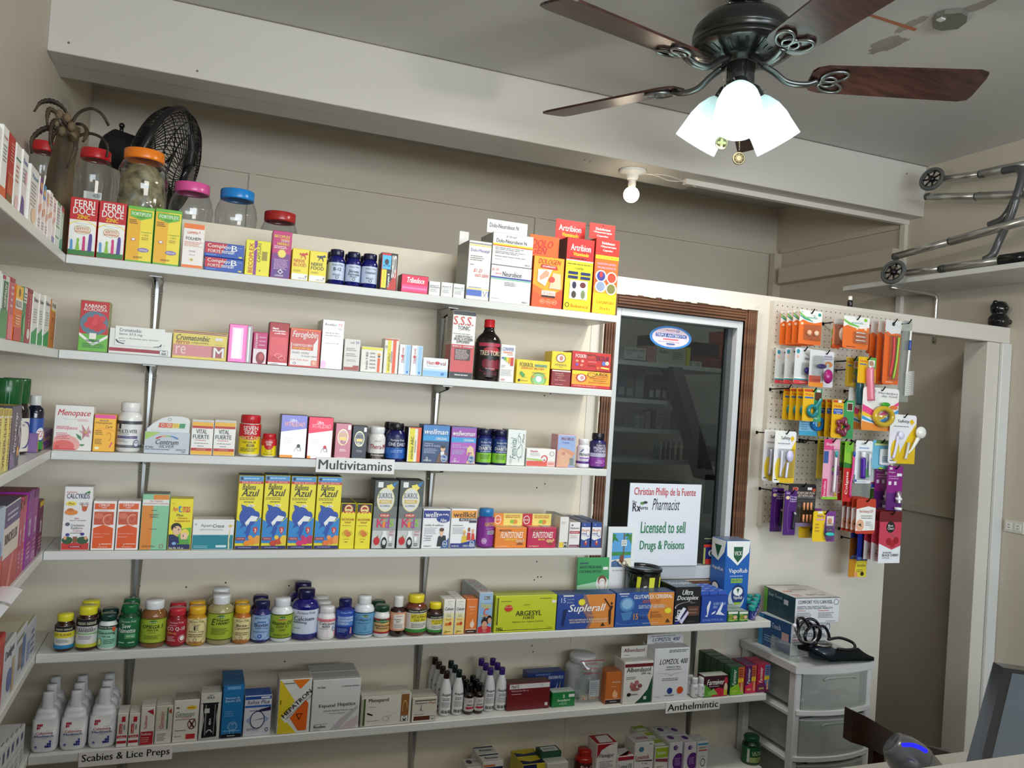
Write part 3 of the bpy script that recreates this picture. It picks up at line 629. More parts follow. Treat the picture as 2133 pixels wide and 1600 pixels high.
pill(1, 681, 716, 522, '14186a', '14163c', 'c8d4ea', PP('B-12'), 'dark blue bottle, left of three with pale blue labels', capr=.84, back=('dark blue bottle behind the left one of three',), lz=(.13, .62))
pill(1, 717, 749, 527, '14186a', '14163c', 'c8d4ea', PP('Stress', 'Formula'), 'dark blue bottle, middle of three with pale blue labels', capr=.84, lz=(.13, .62), back=('dark blue bottle behind the middle one of three',))
pill(1, 750, 784, 531, '14186a', '14163c', 'c8d4ea', PP('Complete B'), 'dark blue bottle, right of three with pale blue labels', capr=.84, lz=(.13, .62), back=('dark blue bottle behind the right one of three',))
carton(1, 790, 825, 525, .04, 'a01c14', 'P 1a1010 0 0 40 0 100 60 100 100 60 100;R 4 56 60 94 3a9ac8;E 32 76 14 8 1a2030;T 8 62 56 68 1a2030 b ATP;R 4 4 34 54 e0c020;T 8 8 30 52 2f7a34 iv Complejo;T 66 32 94 96 w bV SHOT-B;T 42 6 58 44 w v Complejo B', 'dark red carton with blue picture and sideways white lettering', mat='foil', side='2a0c0a')
carton(1, 834, 891, 570, .04, 'c01840', 'T 20 56 86 88 w bi Tribedoce;R 2 8 98 44 e83a70;R 2 20 98 30 f46a94', 'small shiny red and pink carton', mat='foil', side='8a1c30', dy=.012)
NS = 'T 6 66 60 76 k b Neurobion;T 66 66 90 78 d - 10;R 0 56 100 60 %s;L 8 22 80 50 4 9a9a9a'
for a, b, t, c, lb in ((892, 916, 585, 'n', 'left'), (917.5, 942, 587, 's', 'middle'), (943, 967, 590, 's', 'right')):
    carton(1, a, b, t, .05, 'f0efea', NS % c, 'tiny white carton, %s of three beside the red foil one' % lb, dy=.012)
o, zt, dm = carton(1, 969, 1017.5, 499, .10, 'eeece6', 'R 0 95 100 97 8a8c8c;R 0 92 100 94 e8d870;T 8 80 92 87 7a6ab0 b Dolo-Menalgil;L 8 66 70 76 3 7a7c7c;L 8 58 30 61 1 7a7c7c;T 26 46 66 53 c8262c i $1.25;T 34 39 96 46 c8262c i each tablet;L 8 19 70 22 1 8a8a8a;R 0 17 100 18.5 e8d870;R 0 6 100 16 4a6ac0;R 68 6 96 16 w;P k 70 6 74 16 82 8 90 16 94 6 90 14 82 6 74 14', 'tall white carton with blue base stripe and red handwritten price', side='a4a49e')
flap(o, dm, .1, 958, 976, 481, 500, 'e4e2dc', '', F+.09)
DN = 'T %s;T %s;'
o, zt, dm = carton(1, 1018, 1103.5, 550, .10, 'eeeeea', 'T 28 72 76 86 k b Neurobion;T 2 84 18 92 c8262c i $1.00;T 10 76 25 82 c8262c i each;R 0 66 100 70 2a3a9a;R 0 62.5 100 65 6ac8a0;L 34 46 66 58 3 6a6a6a;L 3 8 26 11 1 8a8a8a;T 80 3 94 8 4a4c4c b MERCK', 'large white carton with blue stripe, lower of the stack', side='a8a8a2')
zb = zt; q, zt, dm = carton(1, 1023, 1108, 482, .10, 'eeeeea', 'T 8 70 84 82 k b Dolo-Neurobion N;T 32 87 58 95 k i $1.00 each;R 0 62 100 67 f0e020;R 0 58.5 100 62 e86a1c;L 6 46 78 56 2 7a7c7c;L 6 34 82 44 2 7a7c7c;L 6 24 84 29 1 7a7c7c;L 6 15 26 18 1 7a7c7c;T 82 4 96 9 4a4c4c b MERCK', 'large white carton with yellow and orange stripes, upper of the stack', zb=zb, side='a8a8a2')
flap(q, dm, .1, 1016, 1098, 455, 485, 'ecece8', 'T 6 40 78 74 5a5c5c b Dolo-Neurobion N', F+.016)
o, zt, dm = carton(1, 1105.5, 1170, 531, .10, 'f0a81c', 'P e85a1c 0 0 100 0 100 40 60 22 0 34;P d8481c 0 0 60 0 100 24 100 0;P e8701c 0 30 30 22 50 30 0 44;T 14 86 90 96 c41a1c bi DOLOGEN;P c41a1c 22 78 80 76 76 84 24 85;T 28 79 72 83 w b VITAMINADO;P f4ece0 14 50 40 42 62 76 14 74;P d8a080 22 52 50 62 52 70 40 74 20 60;P e8c8a8 54 38 94 38 90 68 64 70;E 62 56 10 6 d84a3a;R 30 24 76 33 w;T 33 25 73 32 e8701c b 20 Sobres;R 30 20 76 23 k;O 34 11 9 4.5 1.5 e8c090;O 54 11 9 4.5 1.5 e8c090;O 74 11 9 4.5 1.5 e8c090;T 30 9.5 38 12.5 e b B1;T 50 9.5 58 12.5 e b B6;T 69 9.5 79 12.5 e b B12', 'yellow and orange carton with arm and back pictures', side='c84a18')
flap(o, dm, .1, 1105, 1163, 487, 534, 'e8641c', 'T 6 46 80 80 c41a1c bi DOLO;T 8 14 60 46 c41a1c bi GEN', F+.02)
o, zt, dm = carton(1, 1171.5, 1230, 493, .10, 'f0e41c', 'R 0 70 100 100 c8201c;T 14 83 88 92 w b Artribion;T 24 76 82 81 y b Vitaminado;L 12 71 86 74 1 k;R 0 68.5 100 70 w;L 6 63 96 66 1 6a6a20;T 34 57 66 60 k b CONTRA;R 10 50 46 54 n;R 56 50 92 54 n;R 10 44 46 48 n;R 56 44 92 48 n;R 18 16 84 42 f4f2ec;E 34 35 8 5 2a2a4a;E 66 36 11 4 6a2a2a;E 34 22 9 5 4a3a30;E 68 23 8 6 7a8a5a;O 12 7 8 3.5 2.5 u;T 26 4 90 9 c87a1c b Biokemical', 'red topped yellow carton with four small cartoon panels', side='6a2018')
flap(o, dm, .1, 1159, 1218, 455, 497, 'd0241c', 'T 10 44 86 74 w b Artribion;T 22 16 78 36 y b Vitaminado', F+.04)
o, zt, dm = carton(1, 1231.5, 1282, 495, .10, 'f0681c', 'R 0 78 100 100 d8281c;R 0 0 100 32 f4e01c;R 0 27 100 36 f4a81c;T 24 93 80 96.5 w b Diclofenaco;T 18 88 86 91.5 w b +Neurotropas;T 30 83 72 86.5 w b Capsulas;R 0 73 100 78 f4e01c;T 8 74 80 77 k i 50c each $1;T 10 65 90 68 c8b0d0 b REUMATISMO ARTRITIS;T 12 60 90 63 c8b0d0 b INFLAMACION DOLOR;E 28 50 24 8 f4ece4;E 74 49 23 8 f4ece4;E 28 36 24 8 f4ece4;E 74 34 23 8 f4ece4;E 28 50 18 6.5 3a3a90;E 74 49 18 6.5 c8442a;E 28 36 18 6.5 8a9ab8;E 74 34 18 6.5 7a7a3a;E 28 52 7 4 c83a3a;T 14 13 94 17 c87a1c b CAPLINPOINT;T 30 5 74 9 c8481c b 25 x 4 s', 'orange and yellow carton with four round pictures at the right end', side='b8301c')
flap(o, dm, .1, 1229, 1280, 463, 498, 'd82a20', 'T 24 58 82 74 w b Diclofenaco;T 16 36 88 52 w b +Neurotropas;T 30 14 74 28 w b Capsulas;E 52 88 3 4 k', F+.014)

# ---- second shelf
carton(2, 160, 223.5, 624, .04, 'c41a1c', 'R 0 0 100 34 6ab83a;P f4f2ec 0 36 50 16 100 34 100 28 50 10 0 30;E 50 56 50 24 5a7a8a;E 36 62 12 6.5 d02a30;E 56 68 12 6.5 d83440;E 70 58 13 7 c8242c;E 44 50 14 7 d83038;E 78 66 11 6 d83440;E 62 46 14 7 c8242c;E 26 52 11 6 d02a30;E 84 50 10 6 d02a30;E 54 58 11 6 e04048;T 14 87 88 94 w b RABANO;T 10 80 92 86.5 w b ALCACHOFA;R 36 24 60 36 f4ece0;T 26 18 74 23 n b FARMALINE;L 14 6 90 16 3 2f6a34', 'red carton with radishes picture standing alone at the left', side='8a9a5a')
o, zt, dm = carton(2, 224.5, 356, 682, .06, 'ecebe4', 'R 0 8 82 22 a02834;R 82 4 96 24 8a8c8e;T 83 5 95 22 w b M;R 2 0 100 3 d8d6d0;P k 82 40 90 46 88 36 78 32', 'white display carton with red base stripe and folded front flap')
m = M(); cx, yf, w_, h_ = dm; box(m, -w_*.5+.012, w_*.38, -.0030, -.0015, h_*.34, h_*1.09, 'efeee8', 'card')
draw(m, planar((-w_*.5+.012, -.0031, h_*.34), (w_*.88-.012, 0, 0), (0, 0, h_*.75)), 'T 8 72 52 90 k - Cromatonbic;T 8 50 54 66 k - ferro 37,5 mg;T 8 32 88 42 4a4a4a - polvo y disolvente para solucion;T 8 20 20 28 4a4a4a - oral;P k 3 30 8 16 20 10 18 6 6 12 1 26;P k 96 22 90 8 78 2 80 -2 94 6'); m.build('front_flap', o)
carton(2, 357, 471, 686, .05, 'e8d060', 'R 0 92 100 100 8a2028;R 0 95 100 96.5 f0e8c0;R 0 8 97 50 d88a8c;R 72 8 97 50 a85a5a;T 5 66 68 86 k bi Cromatonbic;T 5 52 30 68 b83a3a bi ferro;T 34 54 66 63 6a5a2a i comprimidos;R 78 72 92 82 e8e6e0;T 5 14 24 44 f0c8c8 b re;T 76 8 96 46 w b M;L 78 55 92 58 1 8a7a30', 'yellow and pink flat carton with white M emblem')
carton(2, 472.5, 523, 674, .04, 'd04a94', 'R 0 0 74 100 e070a8;R 12 8 60 92 f0b8d0;R 20 10 50 88 f8d8e4;R 74 0 78 100 c83a84;R 78 0 100 100 8a8c88;R 84 2 90 96 d0d0cc;T 14 10 26 50 f4f0f0 v HIERRO', 'shiny pink foil carton with silver edge', mat='foil')
carton(2, 524, 554.5, 691, .035, 'c8246c', 'R 0 0 100 44 f0e0e4;E 56 18 34 20 8a1824;E 62 22 18 11 c84a50;T 12 50 28 96 w bv FOLHEM;L 40 54 92 92 3 e890b8;R 0 44 100 47 f4f0f0', 'small magenta carton with dark red round picture')
carton(2, 555.5, 598.5, 670, .045, 'a83038', 'R 0 80 100 100 8a1c20;T 14 84 46 89 w b Hierro;T 14 78 82 83 w b aminoquelado;T 26 72 84 77 w b y acido folico;R 6 20 94 66 b8484c;O 52 22 18 5 1.6 e8b0a8;O 70 16 18 5 1.6 e8b0a8;R 0 0 100 5 e8e6e2;L 10 0 60 4 1 k', 'tall dark red carton with interlocking rings', mat='foil', side='6a1418')
carton(2, 599.5, 664.5, 682, .05, 'd85048', 'R 0 96 100 100 f07a2c;R 3 3 93 62 f2ece8;P f2ece8 80 62 93 62 93 80;T 6 72 92 94 w bi Feroglobin;R 6 44 78 62 d8503c;T 10 53 74 60 w b HAEMOGLOBIN;T 10 46 70 51 y b & RED BLOOD CELLS;T 8 32 66 40 6a6a6a i health, vitality;T 40 25 92 31 6a6a6a i & energy release;T 6 15 62 20 d8503c - Iron, Folic Acid;O 18 8 5 3 1.5 5a5c5c;R 74 4 92 18 e8886a;E 83 11 6 5 f4c0a0', 'red and white carton with health and vitality lettering')
carton(2, 665.5, 712, 664.5, .045, 'ecebe8', 'T 6 88 66 94 k b Andifer;T 70 88 94 94 c83a3a b TF;T 72 80 96 85 5a5a5a b 50Q;L 12 66 92 76 2 8a8a8a;L 14 50 82 54 1 8a8a8a;R 0 0 100 12 f0c8c4;E 12 8 14 8 e8a0c0;L 20 28 70 31 1 c0c0c0', 'tall silvery white carton with coloured lettering', mat='foil', side='c4c4c0', back=('tall silvery white carton behind the front one',))
carton(2, 713.5, 747.5, 705, .04, 'e4e0d8', 'T 34 86 66 94 8a8a8a i Andifer;T 70 86 96 94 6a6a9a b TF;L 10 62 86 74 2 8a8a8a;L 10 44 86 56 2 8a8a8a;L 14 28 90 36 2 9a9a9a;R 0 0 100 16 a84038;R 0 10 60 16 e4e0d8', 'short cream carton with brick red base')
carton(2, 749.5, 795.5, 721, .045, 'ece8de', 'R 0 90 100 100 e8e020;T 20 8 32 80 k bv Intrafer F-800;R 78 0 90 58 e8581c;L 40 10 70 84 5 9a9a92;E 84 72 8 7 e0a020;E 84 64 5 4 k', 'white carton with yellow top edge and black sideways lettering')
carton(2, 797, 827.5, 704, .04, 'f0ece0', 'R 20 0 46 100 e8dc28;R 60 0 84 96 e8581c;R 0 96 100 100 c84a1c;T 26 6 42 60 k iv intrafer;E 10 76 9 5 b0b0a8;L 48 10 58 90 1 9a9a92', 'white carton with vertical yellow and orange bars')
HV = 'R 62 0 100 100 9ac8ec;R 50 0 62 100 c8e0f0;T 16 40 38 %s c83a44 bv Hem oval;E 27 62 12 5 c83a3c;L 40 20 46 90 1 7aa0c8;R 72 4 88 12 3a78c0'
for a, b, t, lb in ((828.5, 853, 717, 'left'), (853.5, 878, 719, 'right')):
    carton(2, a, b, t, .035, 'eef0f0', HV % 90, 'upright white and pale blue carton, %s of two' % lb)
carton(2, 879, 932, 744, .045, 'eef0f0', 'R 0 0 100 30 8ac0ea;R 0 30 100 42 c4def0;T 14 64 44 86 c83a44 b Hem;E 57 75 10 9 c8303a;T 68 64 92 86 b05a68 b val;L 14 54 78 58 1 8a9ab0;R 74 8 86 22 3a78c0', 'flat white and sky blue carton with red oval')
carton(2, 934.5, 984, 645, .05, 'eeece6', 'R 0 94 100 100 k;R 0 9 100 50 d04a4c;R 0 0 100 9 k;T 3 79 90 92 c8342c b S.S.S.;T 22 72 78 78 k b TONIC;O 50 68 26 4 1.5 c8342c 20 160;L 4 65 94 67 1 5a5a5a;T 14 60 90 64 k b A HIGH POTENCY;T 10 56 92 60 k b IRON / B-VITAMIN;T 20 52 80 56 k b SUPPLEMENT;R 2 45 96 49 c03038;T 4 46 94 48.5 w b IRON / B - VITAMINS;R 16 27 84 44 3a1c1c;L 18 28 82 43 9 d8c0bc;O 50 19 34 3 1 b02c30;L 20 3 80 7 1 d8d6d0', 'tall white red and black tonic carton', side='b8b0a6', sided='R 0 9 100 50 b04444;R 0 0 100 9 k;L 10 54 90 92 14 8a8680')
# tonic bottle
z = SZ[2]+.0006; x0, x1 = solvex(987, F+.04, z), solvex(1038, F+.04, z); r = (x1-x0)/2; xc = (x0+x1)/2; H = solvez(666, xc, F+.04)-z
t = empty('tonic_bottle', (xc, F+.008+r, z), 'large black glass tonic bottle with a red screw cap', 'bottle', G[2])
m = M(); lathe(m, [(1e-5, 0), (r-.003, 0), (r, .004), (r, H*.60), (r*.96, H*.66), (r*.8, H*.72), (r*.5, H*.78), (r*.40, H*.83), (r*.38, H*.90), (1e-5, H*.9)], '160c0c', 'gloss', 32); m.build('body', t)
m = M(); lathe(m, [(r*.40, H*.87), (r*.43, H*.875), (r*.41, H*.89), (r*.41, H*.985), (r*.37, H), (1e-5, H)], 'd0242c', 'plastic', 28); m.build('cap', t)
m = M(); mp = cyl(r+.0003, H*.06, H*.62, 4.4); vs = []
for i in range(25): vs += [mp(i/24, 0, 0), mp(i/24, 1, 0)]
m.add(vs, [(2*i, 2*i+2, 2*i+3, 2*i+1) for i in range(24)], '1c1014', 'card', True)
draw(m, cyl(r+.0004, H*.06, H*.62, 2.15), 'R 0 88 100 98 b0384c;E 50 78 30 9 b02c3c;T 6 62 94 76 e8d8b8 b TRES TOROS;E 30 38 14 14 7a2430;E 54 34 16 16 8a2834;E 76 38 14 14 7a2430;O 50 20 42 7 3 b02c3c 180 360;L 30 22 70 27 1 c8a0a0;L 24 6 76 12 2 8a3a40', 16); m.build('label', t)
carton(2, 1039, 1069.5, 717, .04, 'ebe9e4', 'T 6 84 90 94 2a3a9a bi CONVIFER;R 14 78 84 82 e8906a;T 46 72 84 76 c86a4a b SOLUCION;R 6 62 22 67 3a6ab0;R 22 58 40 67 6ab04a;R 40 54 56 67 e0d030;R 56 50 72 67 e8902c;R 72 44 94 67 c8302c;L 6 38 40 46 2 9a9a9a;L 6 16 94 34 6 a8a8a8;T 6 2 34 8 c83a4a b GDI', 'white carton with descending rainbow bars')
carton(2, 1073.5, 1143.5, 748, .045, 'f0d428', 'T 8 72 50 90 k b FOSKROL;R 54 74 92 86 8ab87a;T 55 75 91 85 d b INTELIGENTE;T 12 62 84 71 c8342c b GINKGO BILOBA;O 68 20 24 32 4 6aae5a;E 68 20 18 24 8ac890;E 68 22 9 13 e8ece8;E 14 42 5 9 4aa048;E 20 34 5 9 4aa048;R 46 28 56 34 e8902c;R 82 28 92 34 e8902c;T 46 46 88 51 d - MINERALES;L 20 24 34 28 1 5a8a3a;E 8 11 4 6 k;T 14 8 34 14 k - Biokemical', 'flat yellow carton with green round head emblem')
o, zt, dm = carton(2, 1147, 1187.5, 769, .05, '8c2024', 'R 0 92 100 100 f0ece0;T 14 74 60 84 e0b0a0 b Vitaminas del;T 20 60 64 70 e0b0a0 b Complejo B;T 28 46 58 56 e0b0a0 b Calcio y;T 14 32 76 42 e0b0a0 b Acido Glutamico;L 20 6 76 12 1 e0b0a0', 'maroon carton below the yellow one with a spiky head')
carton(2, 1147.5, 1189, 731, .05, 'f0d428', 'S 46 64 30 30 18 7a2a14;E 46 64 21 21 f4ece0;E 48 64 10 14 c88070;T 18 20 80 30 d b FOSKROL;T 40 10 58 15 d b PLUS', 'small yellow carton with spiky head, above the maroon carton', zb=zt)
o, zt, dm = carton(2, 1188.5, 1271, 770, .06, 'f0a428', 'R 0 0 100 16 c8242c;R 0 78 70 100 f4dc28;S 24 58 16 30 18 c03020;E 24 58 10 20 e8ece8;E 26 58 5 12 d0988c;T 40 78 94 94 k b FOSKROL;R 40 68 62 98 f0b428;O 50 80 11 14 1.5 k;T 52 66 94 76 b03a1c b B-Complex;T 46 54 92 64 b03a1c b Supplement;T 56 42 88 50 7a4a1c b Oral Solution;T 44 28 96 38 b03a1c b Dietary Supplement;L 6 5 80 11 1 f0c0b0', 'yellow orange carton at the right end, lower of the stack', side='8a1c1c')
carton(2, 1189.5, 1272, 730, .06, 'c82824', 'T 8 66 46 86 f4f0ea b FOSKROL;R 36 60 62 92 c83a30;O 49 76 13 15 1.2 k;T 38 80 60 90 k b BARATTI;T 62 58 94 84 2a1c4a bi ESCOLAR;E 12 48 4 7 e8a06a;E 26 48 4 7 e8b09a;E 12 28 4 7 7a5ac0;E 24 26 4 7 e88a6a;E 82 44 6 12 6a7ac8;E 90 46 5 11 f0d0b0;P f0dc60 72 16 96 12 96 20 76 24;E 66 16 4 8 e8703a;L 40 44 64 52 2 f0b0a8;L 40 22 62 32 2 4a1414', 'red carton at the right end, upper of the stack', zb=zt, side='7a4a2a')
# ---- third shelf
carton(3, 108, 190, 843, .05, 'f2efe8', 'E 30 12 40 22 f4b0a8;E 26 8 30 14 e8706a;R 0 0 60 3 d84a50;T 6 74 94 92 c8243c bi Menopace;O 40 72 18 3 1.5 2f7a5a 190 350;L 60 66 94 72 2 e08a90;L 6 52 42 55 1 c86a70;T 6 44 62 52 e07a90 b menopause;L 6 24 44 40 4 d06a74;P 4a8a5a 58 38 72 32 74 22 64 28;P 4a8a5a 70 14 84 14 80 10 72 10;P d89aa0 66 46 92 40 96 30 80 34;P c8808c 72 60 84 46 78 40;P e0a8a8 92 58 94 44 84 42;P d08a94 96 48 98 40 86 40;P b87078 78 40 88 42 76 24;E 84 42 4 3 c8b050;O 12 7 4 3 1.5 b04a50', 'white and pink square carton with a lily flower')
carton(3, 191, 238, 862, .045, 'eaae34', 'R 0 90 100 100 d8508c;T 24 81 66 86 d b NOVALIFE;T 4 73 84 81 k i Menopause;T 54 64 86 71 k i Care;O 50 52 46 10 2.5 d0405a 20 160;L 6 44 46 58 3 7a5a20;O 72 40 12 12 2.5 c8781c -90 160;L 6 18 44 34 4 7a5a20;E 18 8 12 4 f0e0b0;P d0307a 80 10 92 24 88 26 76 12', 'amber carton with pink top stripe', mat='foil')
pill(3, 241, 294, 838, 'eceae6', 'f0eeea', 'e6e4e2', 'R 0 88 100 100 4a4c50;R 8 70 20 90 3a3c40;T 4 56 84 68 1c1c20 b MULTI-VITE;L 10 50 60 54 1 5a5c60;R 2 36 86 45 3a2a6a;T 4 38 84 43 e0d8f0 b Daily Health Support;L 4 22 50 33 3 8a8c90;R 0 2 100 12 6a6c72;E 82 18 12 14 e8e6f0;O 82 18 12 14 2.5 4a3a7a;T 75 18 89 24 3a2a6a b 50+', 'large white plastic bottle with grey and white label', capr=.80, lz=(.08, .63), dy=.01)
o, zt, dm = carton(3, 298, 393.5, 898, .045, 'c4ccd4', 'P a8cc60 0 62 0 100 34 100;O 50 62 28 24 6 c8343c 120 165;O 50 62 28 24 6 e89a34 95 122;O 50 62 28 24 6 8ac04a 70 96;O 50 62 28 24 6 3a78c0 20 72;T 24 42 76 66 k bi Centrum;T 32 26 66 40 3a3c40 i SILVER;T 2 24 20 34 4a4c52 b 60 Tablets;L 2 14 60 22 1 6a6e74;T 70 14 94 22 2f5a4a bi ADULTS;T 84 4 94 12 2f5a4a bi 50+', 'silver carton with rainbow arc below a rounded hang card', sided='P a8cc60 0 0 100 0 100 60')
m = M(); cx, yf, w_, h_ = dm; pts = [(-w_*.46, 0), (w_*.48, 0), (w_*.48, .026), (w_*.44, .033), (w_*.30, .0365), (w_*.05, .0365), (-w_*.15, .031), (-w_*.33, .019), (-w_*.46, .006)]; n = len(pts)
vs = [(x, .002, h_+z_) for x, z_ in pts]+[(x, .0032, h_+z_) for x, z_ in pts]
m.add(vs, [list(range(n)), list(range(n, 2*n))[::-1]]+[(i, n+i, n+(i+1) % n, (i+1) % n) for i in range(n)], 'dfe2e0')
draw(m, planar((-w_*.46, .0019, h_), (w_*.94, 0, 0), (0, 0, .0365)), 'P d85a48 26 26 42 26 44 56 28 56;P e07a50 42 26 58 26 60 56 44 56;P e8c850 58 26 74 26 76 56 60 56;P 4aa06a 74 26 88 26 90 56 76 56;O 52 78 4 10 1 8a8c8c;O 36 42 4 9 1 w;O 51 42 4 9 1 w;O 67 42 4 9 1 c8902c;O 82 42 4 9 1 2f6a3a;L 10 6 60 10 1 b0b4b4'); m.build('hang_card', o)
VF = 'R 0 93 100 100 c8c4bc;R 0 84 100 95 f0b41c;R 0 77 100 84 c0281c;R 0 0 100 11 f0b41c;R 0 11 100 19 c0281c;T 20 61 72 74 k b VITAL;T 6 46 84 58 k b FUERTE;L 16 40 84 44 1 c8504a;L 14 31 90 35 1 6a6a6a;L 30 23 66 27 1 6a6a6a;T 24 13 72 17 e8b0a0 b ANTIOXIDANT'
for a, b, t, lb, bk in ((395, 441.5, 874, 'left', ()), (442, 488, 875, 'right', ('white yellow and red capsule carton behind the right one',))):
    carton(3, a, b, t, .05, 'f2efe8', VF, 'white yellow and red capsule carton, %s of two' % lb, back=bk)
SS = 'R 0 58 100 100 c8242c;T 16 80 84 94 w b SEVEN;T 22 66 78 79 w b SEAS;E 50 56 44 9 c8242c;T 4 48 96 60 f4e890 b ONCE-A-DAY;T 14 36 78 43 2a3a2a b COD LIVER OIL;R 36 25 70 33 k;T 38 26 68 32 y b OMEGA 3;L 6 8 92 22 3 3a4a2a'
pill(3, 496, 541, 864, 'eceae4', 'c8202c', 'f0d81c', SS, 'large red and yellow fish oil tub with red lid', capr=.94, caph=.19, lz=(.06, .78), neck=False)
pill(3, 543.5, 575, 903, 'eceae4', 'c8202c', 'f0d81c', 'R 0 60 100 100 c8242c;E 45 62 30 26 c8242c;T 22 76 66 88 w b SEVEN;T 28 62 60 74 w b SEAS;O 45 30 22 10 2 k;L 10 6 90 14 1 3a4a2a', 'small red and yellow fish oil tub with red lid', capr=.9, caph=.22, lz=(.06, .78))
UL = 'R 0 60 100 100 %s;P f0ece8 0 60 100 70 100 56 0 50;T 34 84 60 92 f0e8f0 i Ultra;T 14 74 92 84 %s bi VITALIDAD;O 70 14 14 12 1.5 5a5c5c 0 180;E 72 28 7 4.5 %s;O 74 22 8 6 1.5 5a5c5c;L 14 34 50 48 3 d0ccc8;R 0 0 %s 6 e8902c'
carton(3, 580, 636, 863, .045, 'f4f2f0', UL % ('7a7ab8', 'e8a08a', '3a3c40', '50'), 'white and lavender carton with line drawing of a man', side='5a5a60', mat='foil')
carton(3, 637.5, 690, 868, .045, 'f4f0ee', UL % ('d83a54', 'f0a0a8', 'c83a44', '14'), 'white and crimson carton with line drawing of a woman', side='b03040', mat='foil')
SK = 'E 48 62 36 23 f0e4b0;E 48 62 32 20 %s;T 20 64 76 74 %s b SUKROL;R 26 54 70 62 d8c070;T %s;L 30 22 74 30 2 %s;R 78 84 96 96 e8e6e4;L 14 3 80 7 1 %s'
carton(3, 694.5, 729, 881, .04, 'b87480', SK % ('c8a0a4', 'c0a030', '34 38 70 54 8a2030 i Mujer', 'f0d8d8', 'f0d8d8'), 'dusty pink carton with gold oval emblem', mat='foil', side='7a4a50')
carton(3, 730.5, 762, 886, .04, '34363e', SK % ('7a7c84', '2a2a30', '34 40 70 50 e0d8c0 b Plus', 'a0a2aa', 'a0a2aa'), 'charcoal carton with gold oval emblem', mat='foil', side='1c1c22')
pill(3, 764, 800.5, 889, 'e8e6e2', 'ececea', 'e8e4e0', 'R 0 0 100 32 2a2420;T 30 86 66 92 8a2a34 i Nutri;T 4 52 96 74 a01c2c b Thera-M;T 14 18 86 30 e0d0c8 b Multivitamin;L 20 4 80 14 2 c8b0a8', 'white bottle with dark red lettering above a black band', capr=.86, lz=(.02, .66), back=('white bottle hidden behind the one with dark red lettering',))
pill(3, 802, 842.5, 881, '181a5a', '16161c', '1c2a5a', 'T 14 78 86 88 w i Puritans Pride;T 4 56 96 72 e8e8f0 b ONE DAILY;R 0 0 100 48 2a62b4;L 20 26 84 40 2 a8c8f0', 'dark blue bottle with black cap and bright blue label band', capr=.78, lz=(.08, .66), back=('black capped bottle behind the one with bright blue band',))
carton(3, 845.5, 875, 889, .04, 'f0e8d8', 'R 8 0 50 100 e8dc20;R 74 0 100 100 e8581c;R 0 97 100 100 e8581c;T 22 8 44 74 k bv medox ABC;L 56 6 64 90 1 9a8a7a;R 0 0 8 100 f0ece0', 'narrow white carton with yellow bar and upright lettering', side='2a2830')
WL = 'R 0 0 100 58 %s;R 0 58 100 72 2a9ad8;R 0 98 100 100 4a7ab8;T 4 76 94 90 w bi %s;T 48 61 92 68 w bi ORIGINAL;L 6 49 40 52 1 c8d0e0;T 6 41 68 48 c8d0e8 - health & vitality;L 6 24 60 38 4 a8b4d0;E 78 38 9 8 e0b890;%s;E 84 12 14 11 2a5a9a;O 84 12 12 9.5 1.5 w;T 76 8 92 15 w b No1;T 6 3 36 7 w b VITABIOTICS;O 18 10 4 4 1.3 w'
carton(3, 876.5, 933.5, 884, .045, '3a80c0', WL % ('2c4470', 'wellman', 'P 6a4a34 54 0 100 0 94 28 78 30 62 24;E 78 43 9 4 2a2018;R 70 20 84 30 e8e8ec'), 'blue carton with portrait of a dark haired man', side='2a4a80')
carton(3, 935.5, 989.5, 888, .045, '9a48a8', WL % ('b058b8', 'wellwoman', 'P e0b8a0 64 0 100 0 96 26 78 28;P e8d090 64 20 66 44 78 50 90 44 96 18 86 20 84 34 72 34;E 79 39 7 8 ecc8b0'), 'violet carton with portrait of a blonde woman', side='6a3078')
DB = 'R 0 0 100 40 8ac83a;T 14 80 86 88 e0e4f4 i Puritans Pride;T 18 68 80 74 e0e4f4 b HIGH POTENCY;T 4 52 96 66 w b DIABETIC;T 14 43 88 49 e0e4f4 b SUPPORT;L 14 14 86 34 4 3a5a2a'
pill(3, 990, 1020.5, 893, '1c1c64', '1a1c40', '1c3a78', DB, 'dark blue and green labelled bottle, left of two', capr=.86, lz=(.06, .74), back=('dark bottle hidden behind the left blue and green one',))
pill(3, 1023, 1052.5, 895.5, '1c1c64', '1a1c40', '1c3a78', DB, 'dark blue and green labelled bottle, right of two', capr=.86, lz=(.06, .74), back=('dark bottle hidden behind the right blue and green one',))
carton(3, 1053.5, 1092.5, 894, .045, 'e6eae4', 'T 16 18 50 78 3a6a6a iv Femivital;O 60 66 14 18 1.6 k -90 90;O 66 36 14 14 1.6 k 90 270;O 66 78 10 14 1.4 4a8a7a 90 270;O 76 40 10 20 1.4 4a8a7a -90 90;O 78 14 12 12 1.4 k 90 200;T 82 64 92 90 k iv Plus;E 22 12 8 7 c8ccc8', 'tall white carton with wavy lines and sideways green lettering', side='b4b8b2')
carton(3, 1094.5, 1156, 934, .045, 'f0eeea', 'R 0 0 72 30 e0584a;R 72 0 100 30 f0b8b0;P a8c860 0 38 50 30 60 36 40 42 0 46;O 62 44 12 22 3.5 d83a34 -80 170;E 62 36 6 10 e8e6e2;E 62 36 3 5 c8303a;T 12 82 38 94 c83a44 b Natele;L 12 60 50 78 3 b0aaa6;O 88 76 8 14 1.5 9a9c9c;L 76 10 96 22 1 c8605a', 'low white carton with red base and swirl')
